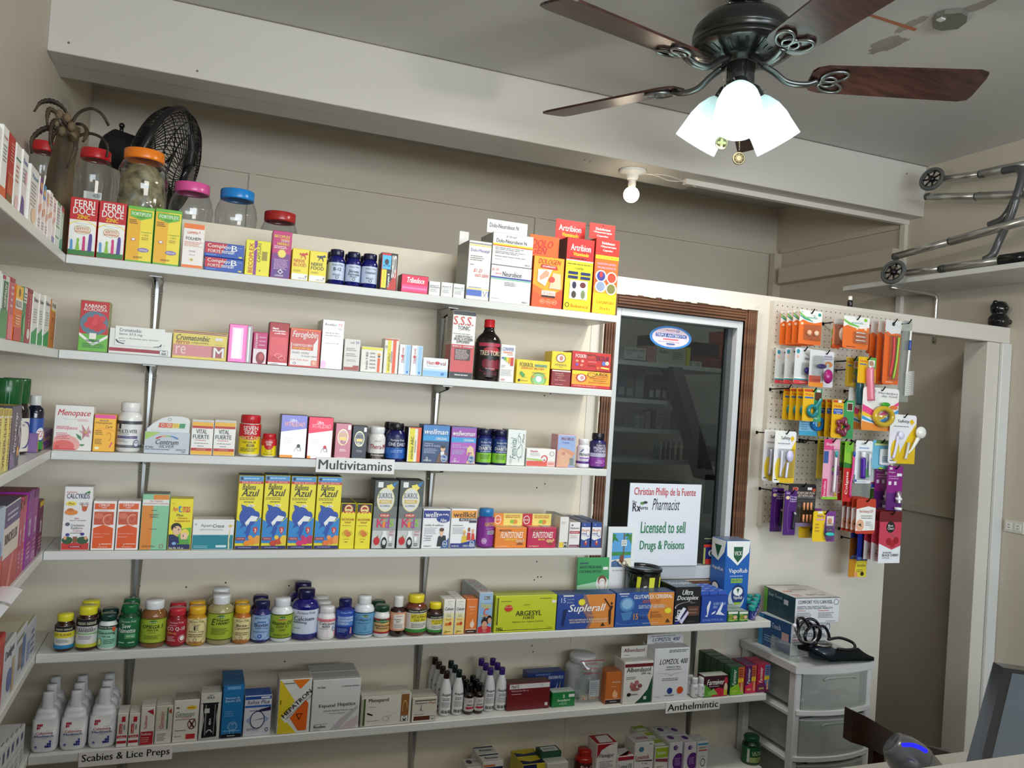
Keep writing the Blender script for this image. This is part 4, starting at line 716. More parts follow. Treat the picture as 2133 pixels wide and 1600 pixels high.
carton(3, 1158, 1196.5, 905, .045, '9ab0dc', 'P e0a888 0 0 60 0 90 30 70 52 30 60 0 50;E 46 24 34 20 e0b090;P d89878 10 60 60 44 90 34 100 46 60 56;E 34 42 10 5 c88a6a;T 18 84 90 93 8a1c3a b MULTIPLEX;T 24 74 64 80 4a6ab0 i Prenatal;O 40 66 44 12 2 7a94d0 10 170;R 72 4 96 30 9aa0a8;L 74 6 94 28 4 3a5a3a', 'pale blue carton showing a pregnant belly', side='e0a8b0')
pill(3, 1198.5, 1223.5, 914, 'eceaf0', 'ececec', 'f0eef2', 'R 0 14 100 26 5a2a8a;T 4 54 96 68 1c1c30 b PRENATAL;R 6 40 80 46 8a4ab0;L 10 28 70 38 2 9a98a0;E 88 30 10 10 7a3aa0;P 3a5a90 8 74 30 92 34 88 14 72', 'small white bottle with purple striped label', capr=.8, lz=(.06, .72))
pill(3, 1226.5, 1257.5, 902, '20185c', '16141e', '30285c', 'T 20 82 80 90 w i Puritans Pride;T 6 68 94 80 e8e0f4 b PRENATAL;T 8 56 92 67 e8e0f4 b VITAMINS;R 0 38 100 54 b8b4cc;R 0 0 100 36 8a3a9a;L 20 12 80 26 2 e0b8e8', 'dark purple bottle with black cap at the right end', capr=.76, lz=(.06, .76))
# ---- fourth shelf
carton(4, 125, 185.5, 1013.5, .045, 'e9e8e4', 'R 0 0 100 11 c83a34;R 26 3.5 74 6 7a1a2a;L 32 3.8 70 5.6 1 w;R 0 11 100 17 e9e8e4;E 20 15 20 6 2f5a34;E 76 15 22 6 2f5a34;R 40 11 56 21 8a5a3a;E 20 24 8 2.5 4a3a90;E 74 25 8 2.5 4a3a90;E 12 19 6 3 e0a880;E 88 19 6 3 e0a880;T 6 91 44 93 c8443a b SUSPENSION;T 8 82 92 90 2a2a5a b CALCYKIDS;P 2f7a34 70 90 90 95 94 91;E 26 74 20 3.6 f0dc50;T 16 72.4 38 75.6 6a3a14 b Plus;T 56 72 90 76 3a3a3a - CALCIO;E 28 60 24 4.5 e08a3a;E 24 64 12 2.5 c8743a;E 76 66 9 4.5 c85a30;P c85a30 62 76 68 66 72 68;P c85a30 90 74 84 66 80 68;T 42 49 58 51.5 c83a3a b PARA;T 24 45.5 84 48 5a5a5a - NINOS Y JOVENES;T 30 37.5 80 41.5 3a3a4a - Crecimiento;T 32 33 74 37 3a3a4a - Fosforo;T 40 29 72 32.5 c86a9a - Calcio;L 30 26 74 28 1 4a4a4a;E 18 41 8 3 5a5a6a', 'white carton printed with small animals and red base', dy=.01)
CP = 'R 0 0 4 100 f0eae4;R 4 3 94 44 e0581c;E 49 44 45 8 e0581c;P f0eae4 0 44 0 56 100 56 100 44 94 45 49 52 4 45;R 4 84 94 96 e0602a;R 5 52 93 79 c8583a;O 70 62 26 12 5 e8a080 60 300;O 66 64 16 7 4 d87858;E 26 70 20 6 d87a5c;T 22 90 72 95 w b CIPROP;T 36 86 58 89 w b FORTE;L 22 80 70 82.5 1 c0b0a8;T 8 32 80 34 f4e4dc - Estimulante del apetito;T 8 26 50 28 f4e4dc - Antianemico;P w 34 14 38 11 42 14 38 8;R 44 11 90 13 f0c0a8;L 30 5 88 7 1 f4e4dc'
for a, b, lb in ((187, 237, 'left'), (238, 287, 'right')):
    carton(4, a, b, 1043.5, .045, 'f2ece6', CP, 'orange and white carton with swirling picture, %s of two' % lb)
carton(4, 288.5, 346.5, 1029, .05, '8cc8a0', 'R 0 0 42 80 e08a34;R 40 90 100 100 e08a34;R 0 90 40 100 8cc8a0;R 0 80 100 91 e8e4dc;T 28 86.5 76 89.5 b86a6a b NUTRIFER;T 4 82 98 85 b86a6a b VITAMINADO JARABE;L 34 70 60 73 1 4a5a4a;T 28 62 64 64.5 6a4a3a b SUPLEMENTO;T 30 58 62 60.5 6a4a3a b VITAMINICO;T 30 36 60 38 4a5a4a b JARABE;L 8 4 66 8 2 6a4a2a;O 82 6 8 4 1.5 a84a3a', 'mint and orange carton split down the middle', top='7a7c76')
carton(4, 347.5, 396.5, 1039, .045, 'f0e028', 'R 0 0 100 12 2c2c60;P 6ab83a 40 40 100 44 100 10 40 10;T 6 90 18 93 c8742c - Syrup;T 10 74 34 86 d83a2c b Ape;T 34 74 52 88 2f8fc0 b t;T 56 74 90 86 d83a2c b mas;T 30 66 60 71 4a3a3a b Plus;T 38 60 80 64.5 c8442c b Dietary;T 22 54 94 59 c8442c b Supplement;E 32 44 24 9 2a1a14;E 36 38 20 9 ecc0a0;P 24285c 0 12 0 30 20 30 46 24 50 12;E 72 32 20 9 f0d850;E 70 26 17 8 f0c8a8;P 5aa048 50 10 94 10 92 20 56 20;E 28 44 3 1.5 k;E 44 40 2 2 k;E 66 27 2 2 k;T 4 1 70 5 w b Net Wt. 4 fl. oz;E 26 12 10 3 8ab0e0', 'yellow carton with cartoon boy and blonde girl eating')
carton(4, 397.5, 485, 1082, .045, 'eceae8', 'R 0 0 100 48 1c8494;R 0 46 100 49 2a96a4;T 18 74 48 86 2a5a60 - Apeti-;T 48 74 76 86 1c2a30 bi Crece;L 16 64 80 70 2 9aa0a0;R 4 82 9 88 a8b8b8;L 20 42 68 46 1 14606c;O 92 30 4 40 3 e8d8a0 90 270;E 92 80 5 5 e0c060;L 4 4 40 14 2 9ad0d8;R 58 6 84 14 c8e8ec', 'low white and teal carton with a giraffe')
BA = 'R 0 93 100 100 4a94cc;E 10 96.5 6 2.4 1a2a4a;L 18 95 86 98.5 1 b0d8f0;R 0 89.5 100 93 c83a2c;T 12 90 90 92.6 f0c0b0 b EMULSION;T 14 81 70 89 k bi Ballena;T 12 72 86 82 k bi Azul;L 6 67 88 71 2 6a6420;L 24 63 78 66 1 6a6420;E 56 59.5 14 1.6 f4f2e0;T 48 58.5 64 60.5 2a3a9a bi Plus;P 2a86cc 0 20 0 40 22 36 40 42 70 34 100 44 100 8 0 8;E 46 44 36 14 2a50a8;P 2a50a8 22 52 14 61 34 59 44 55;E 78 46 16 6 2a50a8;P f0f0ec 34 36 60 46 88 44 76 38 56 38 44 30;P 2a50a8 44 34 62 30 56 22 46 14 40 22 30 20 42 26;P 24489a 28 36 14 28 34 32;P c83a30 70 30 88 30 88 25 79 20 70 25;T 75 23 83 28 w b 3;E 70 11 16 5 %s;E 90 13 14 6 %s;E 48 8 14 4 %s;E 60 16 9 3 %s;R 2 12 40 16 a02430;T 6 13 36 15.2 e8c0b8 b %s;R 0 0 100 4.5 2c2c6a;L 14 1.5 76 3.5 1 a8a8d0'
for i, (a, b, t, c1, c2, n_) in enumerate(((487, 540.5, 990, 'f09428', 'e8a040', 'NARANJA'), (541.5, 595.5, 989.5, 'c8442c', 'f0c83a', 'TROPICAL'), (596.5, 650.5, 991.5, 'd8286c', 'c0306a', 'CEREZA'), (651.5, 704, 992.5, 'e87a34', 'f09a48', 'DURAZNO'))):
    carton(4, a, b, t, .055, 'f0e028', BA % (c1, c2, c1, c2, n_), 'tall yellow carton with blue dolphin above %s' % ('orange slices', 'mixed tropical fruit', 'pink cherries', 'orange peaches')[i], top='3a5a78', side='c8b820')
MV = 'R 0 78 100 100 242018;E 50 88 34 11 b03a28;E 50 88 28 9 f0e0a0;E 50 88 20 6 a83020;R 22 84 78 88 e8d88a;P c84a2c 0 80 12 84 24 80 36 84 48 80 60 84 72 80 84 84 100 80 100 76 0 76;P f0e028 0 78 12 82 24 78 36 82 48 78 60 82 72 78 84 82 100 78 100 70 0 70;T 6 62 94 67 b0481c b MULTIVITAMIN;T 28 56 72 60 b0481c b SYRUP;L 12 50 88 53 1 a08a20;E 44 36 18 6 e0902c;E 58 32 18 6 d87a20;O 50 34 34 6 2 a87a20;T 30 20 66 22 6a5a14 b Net Contents;L 36 13 58 17 1 6a5a14'
for a, b, t, lb in ((704.5, 736.5, 1048, 'left'), (737.5, 770, 1049, 'right')):
    carton(4, a, b, t, .045, 'f0e028', MV, 'black topped yellow syrup carton, %s one in front' % lb, top='2a2614', back=('black topped yellow syrup carton behind the %s front one' % lb,))
SU = 'R 0 62 100 100 46504c;R 0 0 100 26 c8c8c6;R 0 26 100 44 9a9c9a;R 0 44 100 62 6c7270;R 12 90 34 98 ecebe8;P 2a78b8 100 100 58 92 66 84;S 64 90 20 6 5 f0e060;E 48 72 38 18 e8dca0;E 48 72 34 16 dcdcda;T 16 74 78 82 3a3c3c b SUKROL;R 20 66 76 72 d0b868;T 30 67 66 71 f0e8c8 b INFANTIL;T 26 61.5 68 64 3a3c3c b B-COMPLEX;E 48 48.5 24 3 c8402c;T 30 47 66 50 w b SYRUP;T 16 31 48 44 d02860 b K;T 40 31 54 43 f08c20 b i;T 52 30 70 44 b03aa0 b d;T 70 32 88 43 8ac040 b s;T 72 23 94 26 d05070 i Apple;T 72 19 94 22 d05070 i Flavor;E 20 11 13 6 c81c24;P 2f6a2a 20 17 26 20 24 16;E 52 11 15 12 ecebe8;R 44 20 60 26 ecebe8;E 52 8 13 9 1a1a1c;E 52 9 8 4 d8d8d6;E 78 14 7 4 f0f0ee;L 72 3 92 8 2 3a3a3a'
for a, b, t, lb in ((771.5, 822.5, 1000, 'left'), (824, 875, 1000.5, 'right')):
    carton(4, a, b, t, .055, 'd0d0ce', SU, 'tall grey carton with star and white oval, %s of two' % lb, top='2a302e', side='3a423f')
WT = 'R 0 78 100 98 %s;T 6 80 94 94 %s b %s;%s;T 6 56 %s;L 6 36 54 54 5 9a9ca0;%s;E 86 11 11 10 2a5a9a;O 86 11 9 8 1.4 w;T 80 8 92 14 w b No1;%s'
carton(4, 876.5, 934, 1060.5, .045, 'eeeeee', WT % ('2c3c8c', 'w', 'wellteen', 'E 76 76 26 10 2c3c8c;T 64 68 88 77 w bi Him', '78 62 4a4c50 b vitality & wellness', 'E 72 42 8 8 e8c0a0;E 72 48 9 5 5a4030;P 2a2e34 56 4 94 4 88 32 72 34 60 30;R 68 30 76 36 e8c0a0;P 2c5a9c 70 0 100 0 100 26;R 6 18 9 20 d;R 6 25 9 27 d;R 6 32 9 34 d;L 12 18 38 34 3 8a8c90', 'T 6 3 36 7 5a5c60 b VITABIOTICS'), 'white and navy carton picturing a teenage boy')
carton(4, 935.5, 990, 1060.5, .045, 'eeeeee', WT % ('eca040', '1c1c1c', 'wellkid', 'R 30 70 100 78 2a2c44;T 36 71 98 77 w b MULTI-VITAMIN;R 70 66 100 70 2a2c44', '46 61 5a5c60 b normal growth', 'E 54 42 6 5 f0d040;E 54 38 5 6 d8a080;P e0c030 44 12 66 12 62 32 46 32;E 72 48 5 6 8a5a40;P c83a30 64 20 80 20 78 40 66 40;E 88 44 5 6 e0b090;P d84a3a 82 18 98 18 94 38 84 38;R 0 0 100 12 2c3c8c;P 2c3c8c 0 12 40 12 100 22 100 8 0 8', 'T 4 3 34 7 w b VITABIOTICS;T 50 3 98 8 w b GREAT-TASTING'), 'white and orange carton picturing a group of children')
pill(4, 991.5, 1026, 1058, '7a2a84', '2a78b8', '8a3090', 'T 30 72 96 86 f0c030 bi FLINTSTONES;L 40 60 90 66 2 c890c8;R 46 42 96 56 b0a8b4;L 50 44 92 54 2 4a2a50;E 30 18 14 11 c88ac8;O 30 18 14 11 2 e0c0e0;T 22 15 38 21 w b BAYER', 'purple gummy vitamin tub with blue lid', capr=.86, caph=.18, lz=(.06, .76), ribs=False)
FL = 'T 16 %s f8f4e4 bi FLINTSTONES;R 12 84 50 91 6a2a14;T 16 85.5 48 90 e8a040 b multivitamin;T %s;T 6 3 40 9 f4d8b0 b 60 TABLETS;E 80 30 10 12 e0a878;P 8a4a24 68 14 92 14 86 26 76 26;P e0a878 64 30 70 44 74 40 70 28;P e0a878 96 34 92 48 88 44 88 30'
FH = 'E 14 50 11 34 %s;O 14 50 11 34 2 w;T 6 44 22 56 w b BAYER;T 40 78 92 88 c84a2c b %s;T 40 64 92 74 c84a2c b %s;E 74 34 9 18 e08a3a;E 64 36 7 14 8ac03a'
o, zt, dm = carton(4, 1029.5, 1095.5, 1099, .05, 'e88428', FL % ('48 90 80', '30 36 72 45 f0e04a bi IMMUNITY'), 'orange vitamin carton with yellow raised header', top='d8a040', dy=.01, topd='R 10 20 50 80 e8c880;R 56 20 90 80 e0d0c0')
flap(o, dm, .05, 1029.5, 1087, 1069, 1099, 'f0dc70', 'R 0 0 34 100 f08c34;'+FH % ('e8702c', 'HELPS SUPPORT', 'IMMUNE HEALTH'), F+.045)
o, zt, dm = carton(4, 1097, 1157, 1099, .05, 'c02450', FL % ('48 90 80', '36 36 62 45 f0e04a bi IRON'), 'crimson vitamin carton with yellow raised header', top='b84060', dy=.01, topd='R 10 20 50 80 e8b880;R 56 20 90 80 c8c8d8')
flap(o, dm, .05, 1089, 1147, 1070, 1099, 'f0dc70', 'R 0 0 34 100 c8203a;'+FH % ('b81c34', 'HELPS SUPPORT GROWTH', 'AND DEVELOPMENT'), F+.045)
carton(4, 1163, 1182, 1077, .05, 'e6e3dc', 'R 0 0 100 17 e8c83a;R 50 0 100 17 1c1c1c;T 54 2 94 15 e8e6e0 b M;L 12 78 80 86 2 b0aca6', 'narrow white carton with yellow and black base', top='8a8680', back=('narrow white carton behind the one with black base', ))
carton(4, 1183.5, 1206.5, 1088, .045, 'eae6e4', 'R 0 0 100 10 6a2040;L 6 2 90 7 1 e8d0d8;R 0 56 100 66 a82434;T 4 72 90 82 3a2a2a b Hydrosol;L 8 58 90 64 1 f0c8c8;L 8 36 90 50 3 b0a8a8;E 22 90 9 3 3a3a3a', 'narrow white carton with dark red band', top='9a9490', back=('narrow white carton behind the one with dark red band',))
MC = 'R 0 82 100 100 2c4a94;P 2c4a94 0 0 0 34 30 28 100 38 100 0;T 4 64 66 74 e07a3a b Macro;T 4 52 60 60 3a5aa8 b vitam;O 74 58 20 14 4 c86a3a 0 200;O 76 54 18 12 4 3a5aa8 180 360;E 54 16 16 9 b03a2a;E 54 22 8 6 e0b090;O 30 92 7 3 1.5 w;L 8 46 70 50 1 a0a0a8'
for a, b, lb in ((1208, 1228.5, 'left'), (1230, 1251.5, 'right')):
    carton(4, a, b, 1088, .04, 'ebe9ea', MC, 'small white and blue carton with number nine swirl, %s one' % lb, top='2c3c6c', back=('small white and blue carton directly behind the %s front one' % lb, 'small white and blue carton rearmost behind the %s one' % lb), side='2c3c6c')

# ---- fifth shelf
MN = 'R 0 74 100 100 1a1a1a;T 6 80 94 94 d8d4b8 b mason natural;'
pill(5, 113, 155, 1276, '3a1a14', 'e8e034', 'e4e2da', 'R 0 76 100 100 1a1a1a;T 6 82 94 94 d8d4b8 b mason natural;R 0 48 100 74 e8d83a;T 4 56 90 68 6a3a14 b FAT BURNER;L 14 26 84 42 3 6a6a6a;R 0 0 100 16 2a86b8', 'brown bottle with yellow cap and blue striped label', capr=.86, lz=(.10, .70), capmat='plastic', mat='gloss')
pill(5, 157, 203.5, 1260, '3a1a14', 'e8e034', 'e2e2de', MN+'T 18 66 80 72 3a3a3a b DOUBLE DOSE;T 6 54 94 66 2a2a2a b CRANBERRY;R 0 46 100 51 8ab87a;L 16 28 84 42 3 7a7a8a;R 0 0 100 12 c8c83a', 'brown bottle with yellow cap labelled cranberry', capr=.86, lz=(.09, .74), mat='gloss', back=('brown bottle with yellow cap behind the cranberry one',))
pill(5, 203, 244.5, 1276, 'e4e8e6', '1c4038', '9ad0b8', 'R 0 84 100 100 2a3a34;T 4 86 94 97 c8d8c8 b Natures Bounty;S 84 84 13 13 12 d8582c;T 2 58 92 74 1a3a2c b Ginseng;T 26 46 66 56 1a3a2c b 250 mg;L 36 16 94 40 3 3a6a54;E 14 26 12 18 d8e0a0;O 14 26 12 18 2 2a5a3a', 'white bottle with dark green cap labelled ginseng', capr=.86, lz=(.08, .70), back=('dark capped bottle behind the ginseng one',))
pill(5, 244.5, 290, 1256, '14482c', '1a6a3c', '1f6a40', 'T 16 84 84 92 c8e0d0 i Puritans Pride;T 20 66 60 80 f0f4f0 b Saw;T 2 48 82 64 f0f4f0 b Palmetto;R 36 28 84 44 5aa06a;T 44 32 76 40 e8f0e8 b 450 mg;L 4 10 44 18 1 c8e0d0;L 52 10 90 18 1 c8e0d0;O 50 90 48 4 1 c8e0d0 10 170', 'dark green bottle labelled saw palmetto', capr=.80, lz=(.07, .72), mat='gloss', back=('dark green bottle behind the saw palmetto one',))
pill(5, 289.5, 346, 1247, '8a5a30', 'ecedef', 'a8bc3a', 'E 50 88 14 6 3a6a2a;T 36 84 64 89 e8f0c8 b ALFA;T 12 60 88 76 1c2410 bi OMEGA 3;T 30 50 72 57 1c2410 b FISH OIL;L 36 42 64 46 1 3a4a1a;L 20 16 80 34 4 5a6a20;R 0 98 100 100 1c3410;R 0 0 100 2.5 1c3410', 'wide amber bottle with white cap and green omega label', capr=.74, lz=(.11, .64), mat='gloss')
pill(5, 345.5, 387.5, 1264, '8a1420', 'c0303a', 'a82434', 'T 16 86 84 93 f0d8d8 i Puritans Pride;L 10 76 60 80 1 f0d8d8;T 2 54 94 72 f4ecec b CO Q-10;T 4 40 50 51 e8a850 b 100mg;O 80 22 20 16 3 e8a0a8;E 80 24 12 10 f4f0f0;L 6 12 48 34 4 e8c0c4', 'crimson bottle labelled with a white heart', capr=.86, lz=(.08, .72), mat='gloss', back=('crimson bottle behind the one with white heart',))
CRM = 'T 14 84 84 93 5a5030 i Puritans Pride;%sL 14 24 86 40 2 6a5a30;O 46 14 8 7 2 6a3a1a;R 14 2 80 6 a8602c;O 50 50 50 50 1.5 a8884a'
pill(5, 386, 429.5, 1261, 'c08a1c', 'eab42c', 'e8d8a0', CRM % 'T 30 74 66 80 5a5030 i Vitamin;T 38 54 60 72 3a3020 b E;T 12 42 88 51 5a5030 - 450 mg;', 'golden bottle with cream label and large letter E', capr=.84, lz=(.08, .72), mat='gloss', back=('golden bottle behind the one with letter E',))
pill(5, 428.5, 485, 1236, 'a8a070', 'e6e8ec', 'a8bc3a', 'E 50 88 14 6 3a6a2a;T 36 84 64 89 e8f0c8 b ALFA;T 16 56 34 80 1c2410 bi E;T 36 70 82 80 1c2410 bi Vitamin;T 34 58 84 68 1c2410 bi 1000IU;L 18 20 80 46 5 5a6a20;R 0 98 100 100 1c3410;R 0 0 100 2.5 1c3410', 'wide clear bottle with white cap and green label', capr=.66, lz=(.11, .66), mat='gloss', back=('wide clear bottle behind the one with green label',))
pill(5, 482.5, 521.5, 1259, 'b86a1c', 'eab42c', 'e8d8a0', CRM % 'T 18 62 84 74 3a3020 b Beta-;T 10 50 92 61 3a3020 b Carotene;', 'small amber bottle with yellow cap labelled beta carotene', capr=.84, lz=(.09, .70), mat='gloss', back=('small amber bottle behind the beta carotene one',))
pill(5, 521.5, 562, 1249, '1a1c68', '1a1c4c', '9ab8e0', 'T 14 86 70 93 3a4a7a i Puritans Pride;R 28 70 72 76 5a7ab0;T 14 54 86 69 1c2a54 b Biotin;T 18 43 84 52 1c2a54 - 5000 mcg;L 10 30 86 38 2 3a5a90;E 44 16 10 8 2a5ac0;T 40 13 48 20 w b B;O 50 50 50 50 1.5 4a68a0', 'dark blue bottle with pale blue biotin label', capr=.82, lz=(.08, .68), mat='gloss', back=('dark blue bottle behind the biotin one',))
pill(5, 560.5, 608.5, 1243, 'e8eaec', 'e6e8ea', 'a0b434', 'E 50 86 14 6 3a6a2a;T 34 82 66 87 e8f0c8 b ALFA;R 32 74 68 79 c8783a;T 4 56 96 72 1c2410 bi Vitamin D3;T 24 44 78 54 1c2410 i 5000 IU;T 36 30 62 40 1c2410 i 100;O 8 32 8 8 2 2a4a1a;L 14 8 86 18 2 4a5a20;R 0 97 100 100 1c3410;R 0 0 100 3 1c3410', 'white bottle with green label reading vitamin D3', capr=.72, lz=(.10, .66))
pill(5, 605, 662.5, 1224, '1c1670', '1c1848', 'd4dcec', 'T 16 84 82 94 2a2a5a i Puritans Pride;T 6 74 40 78 a8303a - Carbonate Source;T 4 58 78 73 1c2050 b Calcium;T 4 44 52 56 1c2050 b 600mg;P 8aa4d8 0 0 100 0 100 30 60 18 0 14;L 4 24 34 30 1 7a80a0;R 0 0 100 4 3a4aa0', 'largest dark blue calcium bottle', capr=.64, lz=(.12, .62), mat='gloss', back=('large dark blue bottle behind the calcium one',), dy=.01)
pill(5, 659.5, 697, 1261, 'eceaea', 'e8e8e8', 'f0ecec', 'R 0 84 100 100 e88890;T 2 85 98 95 a83a4a b Natures Bounty;T 2 68 90 82 1c2a4a b Calcium;T 22 52 62 66 1c2a4a b 600;L 6 44 70 49 1 3a4a6a;E 88 50 14 18 d8e4f4;O 88 50 14 18 2 3a4a7a;P e88a94 0 0 100 0 100 40 50 10;T 80 44 94 56 3a4a7a b D3', 'white bottle with pink label, frontmost of three', capr=.84, lz=(.10, .66), back=('white bottle in the middle behind the pink labelled one', 'white bottle rearmost behind the pink labelled one'))
pill(5, 696, 735, 1245, '1a2070', '1c2058', '2a50b0', 'R 0 0 100 32 1c2c7a;T 20 88 80 95 c8d8f4 i Puritans Pride;R 4 38 90 76 5a86cc;T 6 66 92 75 e8f0fc b GLUCOSAMINE;T 6 54 92 63 e8f0fc b CHONDROITIN;T 12 42 64 51 e8f0fc b COMPLEX;L 8 10 60 28 3 8aa8e0;P c8889a 72 4 84 4 82 30 74 30', 'dark blue bottle labelled glucosamine', capr=.70, lz=(.12, .74), mat='gloss')
pill(5, 734, 777.5, 1239, 'e0e6ea', 'e8eaec', '6aa4cc', 'E 50 84 14 6 3a6a2a;T 34 80 66 85 e8f0c8 b ALFA;T 6 60 80 74 1c2a34 i Collagen C;L 14 50 80 56 2 2a4a64;R 44 40 56 42 2a4a64;R 44 32 56 34 2a4a64;R 44 24 56 26 2a4a64;L 20 10 80 14 1 2a4a64;R 0 97 100 100 141c24;R 0 0 100 3 141c24', 'white bottle with sky blue collagen label', capr=.66, lz=(.09, .64))
pill(5, 775.5, 809.5, 1259, 'e4e6e4', '1c4430', 'd8b070', 'R 0 88 100 100 a82430;R 0 74 100 88 2a5a34;E 50 84 26 14 2f6a3c;T 10 78 90 86 e8f0d8 b Natures Bounty;T 2 46 98 62 2a1c14 b Immune;T 14 30 86 44 2a1c14 b Booster;R 0 0 100 12 a82430', 'small white bottle with dark green cap and tan label', capr=.88, lz=(.14, .62), back=('dark capped bottle behind the tan labelled one',))
pill(5, 809.5, 842, 1240, '2a1410', 'eae8e4', 'e0a080', 'R 14 10 86 90 e8e0d8;T 30 76 70 84 c86a4a b GAMMA;T 20 58 62 66 1c1c1c b GAMMA;T 30 46 56 54 1c1c1c b ZINC;L 20 14 80 40 5 8a8078', 'dark brown syrup bottle with tall white cap', capr=.62, caph=.25, lz=(.16, .62), mat='gloss')
pill(5, 840.5, 887.5, 1236, '6a3020', 'f0dc34', 'e2e0d4', 'R 0 84 100 100 1a1a1a;T 12 88 94 97 d8d4b8 b mason natural;R 20 46 100 80 e8d43a;T 24 74 74 79 5a5a20 b CHEWABLE;T 22 60 96 73 3a4a1a b VITAMIN C;T 34 48 84 58 3a4a1a b 500 MG;L 24 20 94 40 3 6a6a60;R 0 0 100 14 3a8a3a;R 2 20 14 78 c8c8c0', 'large brown bottle with yellow cap, left of two', capr=.72, lz=(.10, .68), mat='gloss')
pill(5, 886.5, 920, 1253, '3a1c14', 'f0dc34', 'e2e0d4', 'R 0 76 100 100 1a1a1a;T 14 80 94 92 d8d4b8 b mason natural;R 20 44 96 72 e8d43a;T 24 58 90 70 3a4a1a b VITAMIN C;T 36 46 76 56 3a4a1a b 500 MG;L 24 20 88 38 3 6a6a60;R 0 0 100 14 3a8a3a', 'small brown bottle with yellow cap, right of two', capr=.76, lz=(.10, .66), mat='gloss')
CE = 'R 0 0 100 48 f0d880;R 0 48 100 62 e8e4b0;O 50 74 30 15 2 c8c0a0;T 6 70 94 79 2c2c54 bi Cebion;L 26 50 80 58 3 9a9080;T 22 40 74 46 a85a2c - 100 mg/ml;R 16 26 78 34 d87a2c;E 66 32 14 5 c83a24;P c8a040 4 4 26 14 44 6 24 3;L 30 6 80 11 1 7a5a20;R 0 0 100 2 f0a030;T 28 95 76 98 8a8a80 - Cebion'
for a, b, t, lb, bk in ((920.5, 944, 1249.5, 'left', ()), (945, 966, 1249.5, 'right', ('white and yellow dropper carton behind the right front one',))):
    carton(5, a, b, t, .045, 'efede4', CE, 'white and yellow dropper carton with ring, %s of two' % lb, back=bk, dy=.006)
carton(5, 967.5, 992, 1248.5, .045, 'e07a30', 'R 0 0 100 10 2a1c1c;L 14 3 90 7 1 e8e0d8;T 16 76 86 82 f8e8dc b Vitamina C;L 30 68 86 73 1 f0b890;L 24 58 66 60 1 f0c8a8;R 0 11 100 13 f0d0b8;E 58 26 22 10 f0d8c0;O 58 26 22 10 3 f0c090;P f0d8c0 44 26 60 44 66 40 52 24', 'small orange carton with white fruit drawing')
BV = 'R 0 76 100 100 a0bcd8;R 0 0 100 14 c82434;P c82434 0 14 40 20 100 14;R 36 84 78 92 k;T 39 85 75 91 w b BELLS;T 12 62 92 76 e8d83a b Vitamin;O 60 52 24 10 9 e05a34 50 310;T 10 40 78 45 e0d060 b SYRUP;E 50 28 28 10 2a1a14;E 48 21 20 9 d8a080;E 82 37 18 7 1c1414;E 84 31 14 7 d8a080;P 4a1a1a 20 38 56 42 50 38;E 48 13 20 5 d88a6a;T 36 3 66 7 f0c0c0 - 100ml'
carton(5, 993, 1023, 1235, .048, '8ab0d8', BV, 'blue syrup carton with red letter C, frontmost of three', top='c0c4c8', topd='O 50 50 26 26 8 c8604a;', side='b4bcc4', back=('blue syrup carton with red C, middle of three', 'blue syrup carton with red C, rearmost of three'), dy=.006)
carton(5, 1027.5, 1156.5, 1242, .05, 'c4cc28', 'R 3 20 4.5 96 1c1c1c;R 2 4 96 5.5 1c1c1c;R 1 20 2 96 8a9020;S 21 66 8 11 14 c8342c;T 15 68 27 72 f0c0a0 b Nueva dosis;T 33 44 76 58 1c1c14 b ARGESYL;T 46 34 64 42 1c1c14 b FORTE;T 28 24 80 30 3a3c1a - Aspartato de L- Arginina 5 g/10 mL;T 46 72 56 77 9aa020 b NEW;L 8 84 28 88 1 5a5c14;L 72 90 96 94 1 3a3c1a;R 92 78 99 86 e8e8d8;T 3 6 14 14 1c1c14 b PAILL;L 86 8 98 11 1 5a5c14', 'large lime yellow carton with red starburst', dy=.004, top='b0b83a')
carton(5, 1157.5, 1278.5, 1239.5, .05, '2c4a94', 'R 58 0 100 100 d8883a;P d8883a 48 100 40 60 60 20 54 0 80 0 80 100;P 8a6a6a 44 100 40 60 56 20 50 0 56 0 64 30 48 100;T 5 78 13 92 c8d8f0 - 15;T 15 84 28 90 a8b8d8 i Ampollas;T 15 76 26 81 a8b8d8 i Bebibles;S 41 78 7 11 12 f0e03a;T 18 44 84 72 f4f4f4 bi Suplerall;T 52 36 76 42 e0a060 bi Nutrition;T 20 24 88 29 e8d8c0 b VITAMINAS MINERALES;T 22 17 88 22 e8d8c0 b RESTORATIVE OF THE ORGANISM;P 3a1c14 91 10 94 10 94 50 97 64 93 66 89 50;E 94 72 2 4 3a1c14;P 3a1c14 80 86 82 88 92 64 91 60;P 1c2a5a 8 10 12 10 16 60 10 56;P 2a1c1c 76 6 80 16 84 6;R 8 96 26 100 e8e4dc', 'large blue and orange carton with dancing figure', dy=.004, top='3a4a7a')
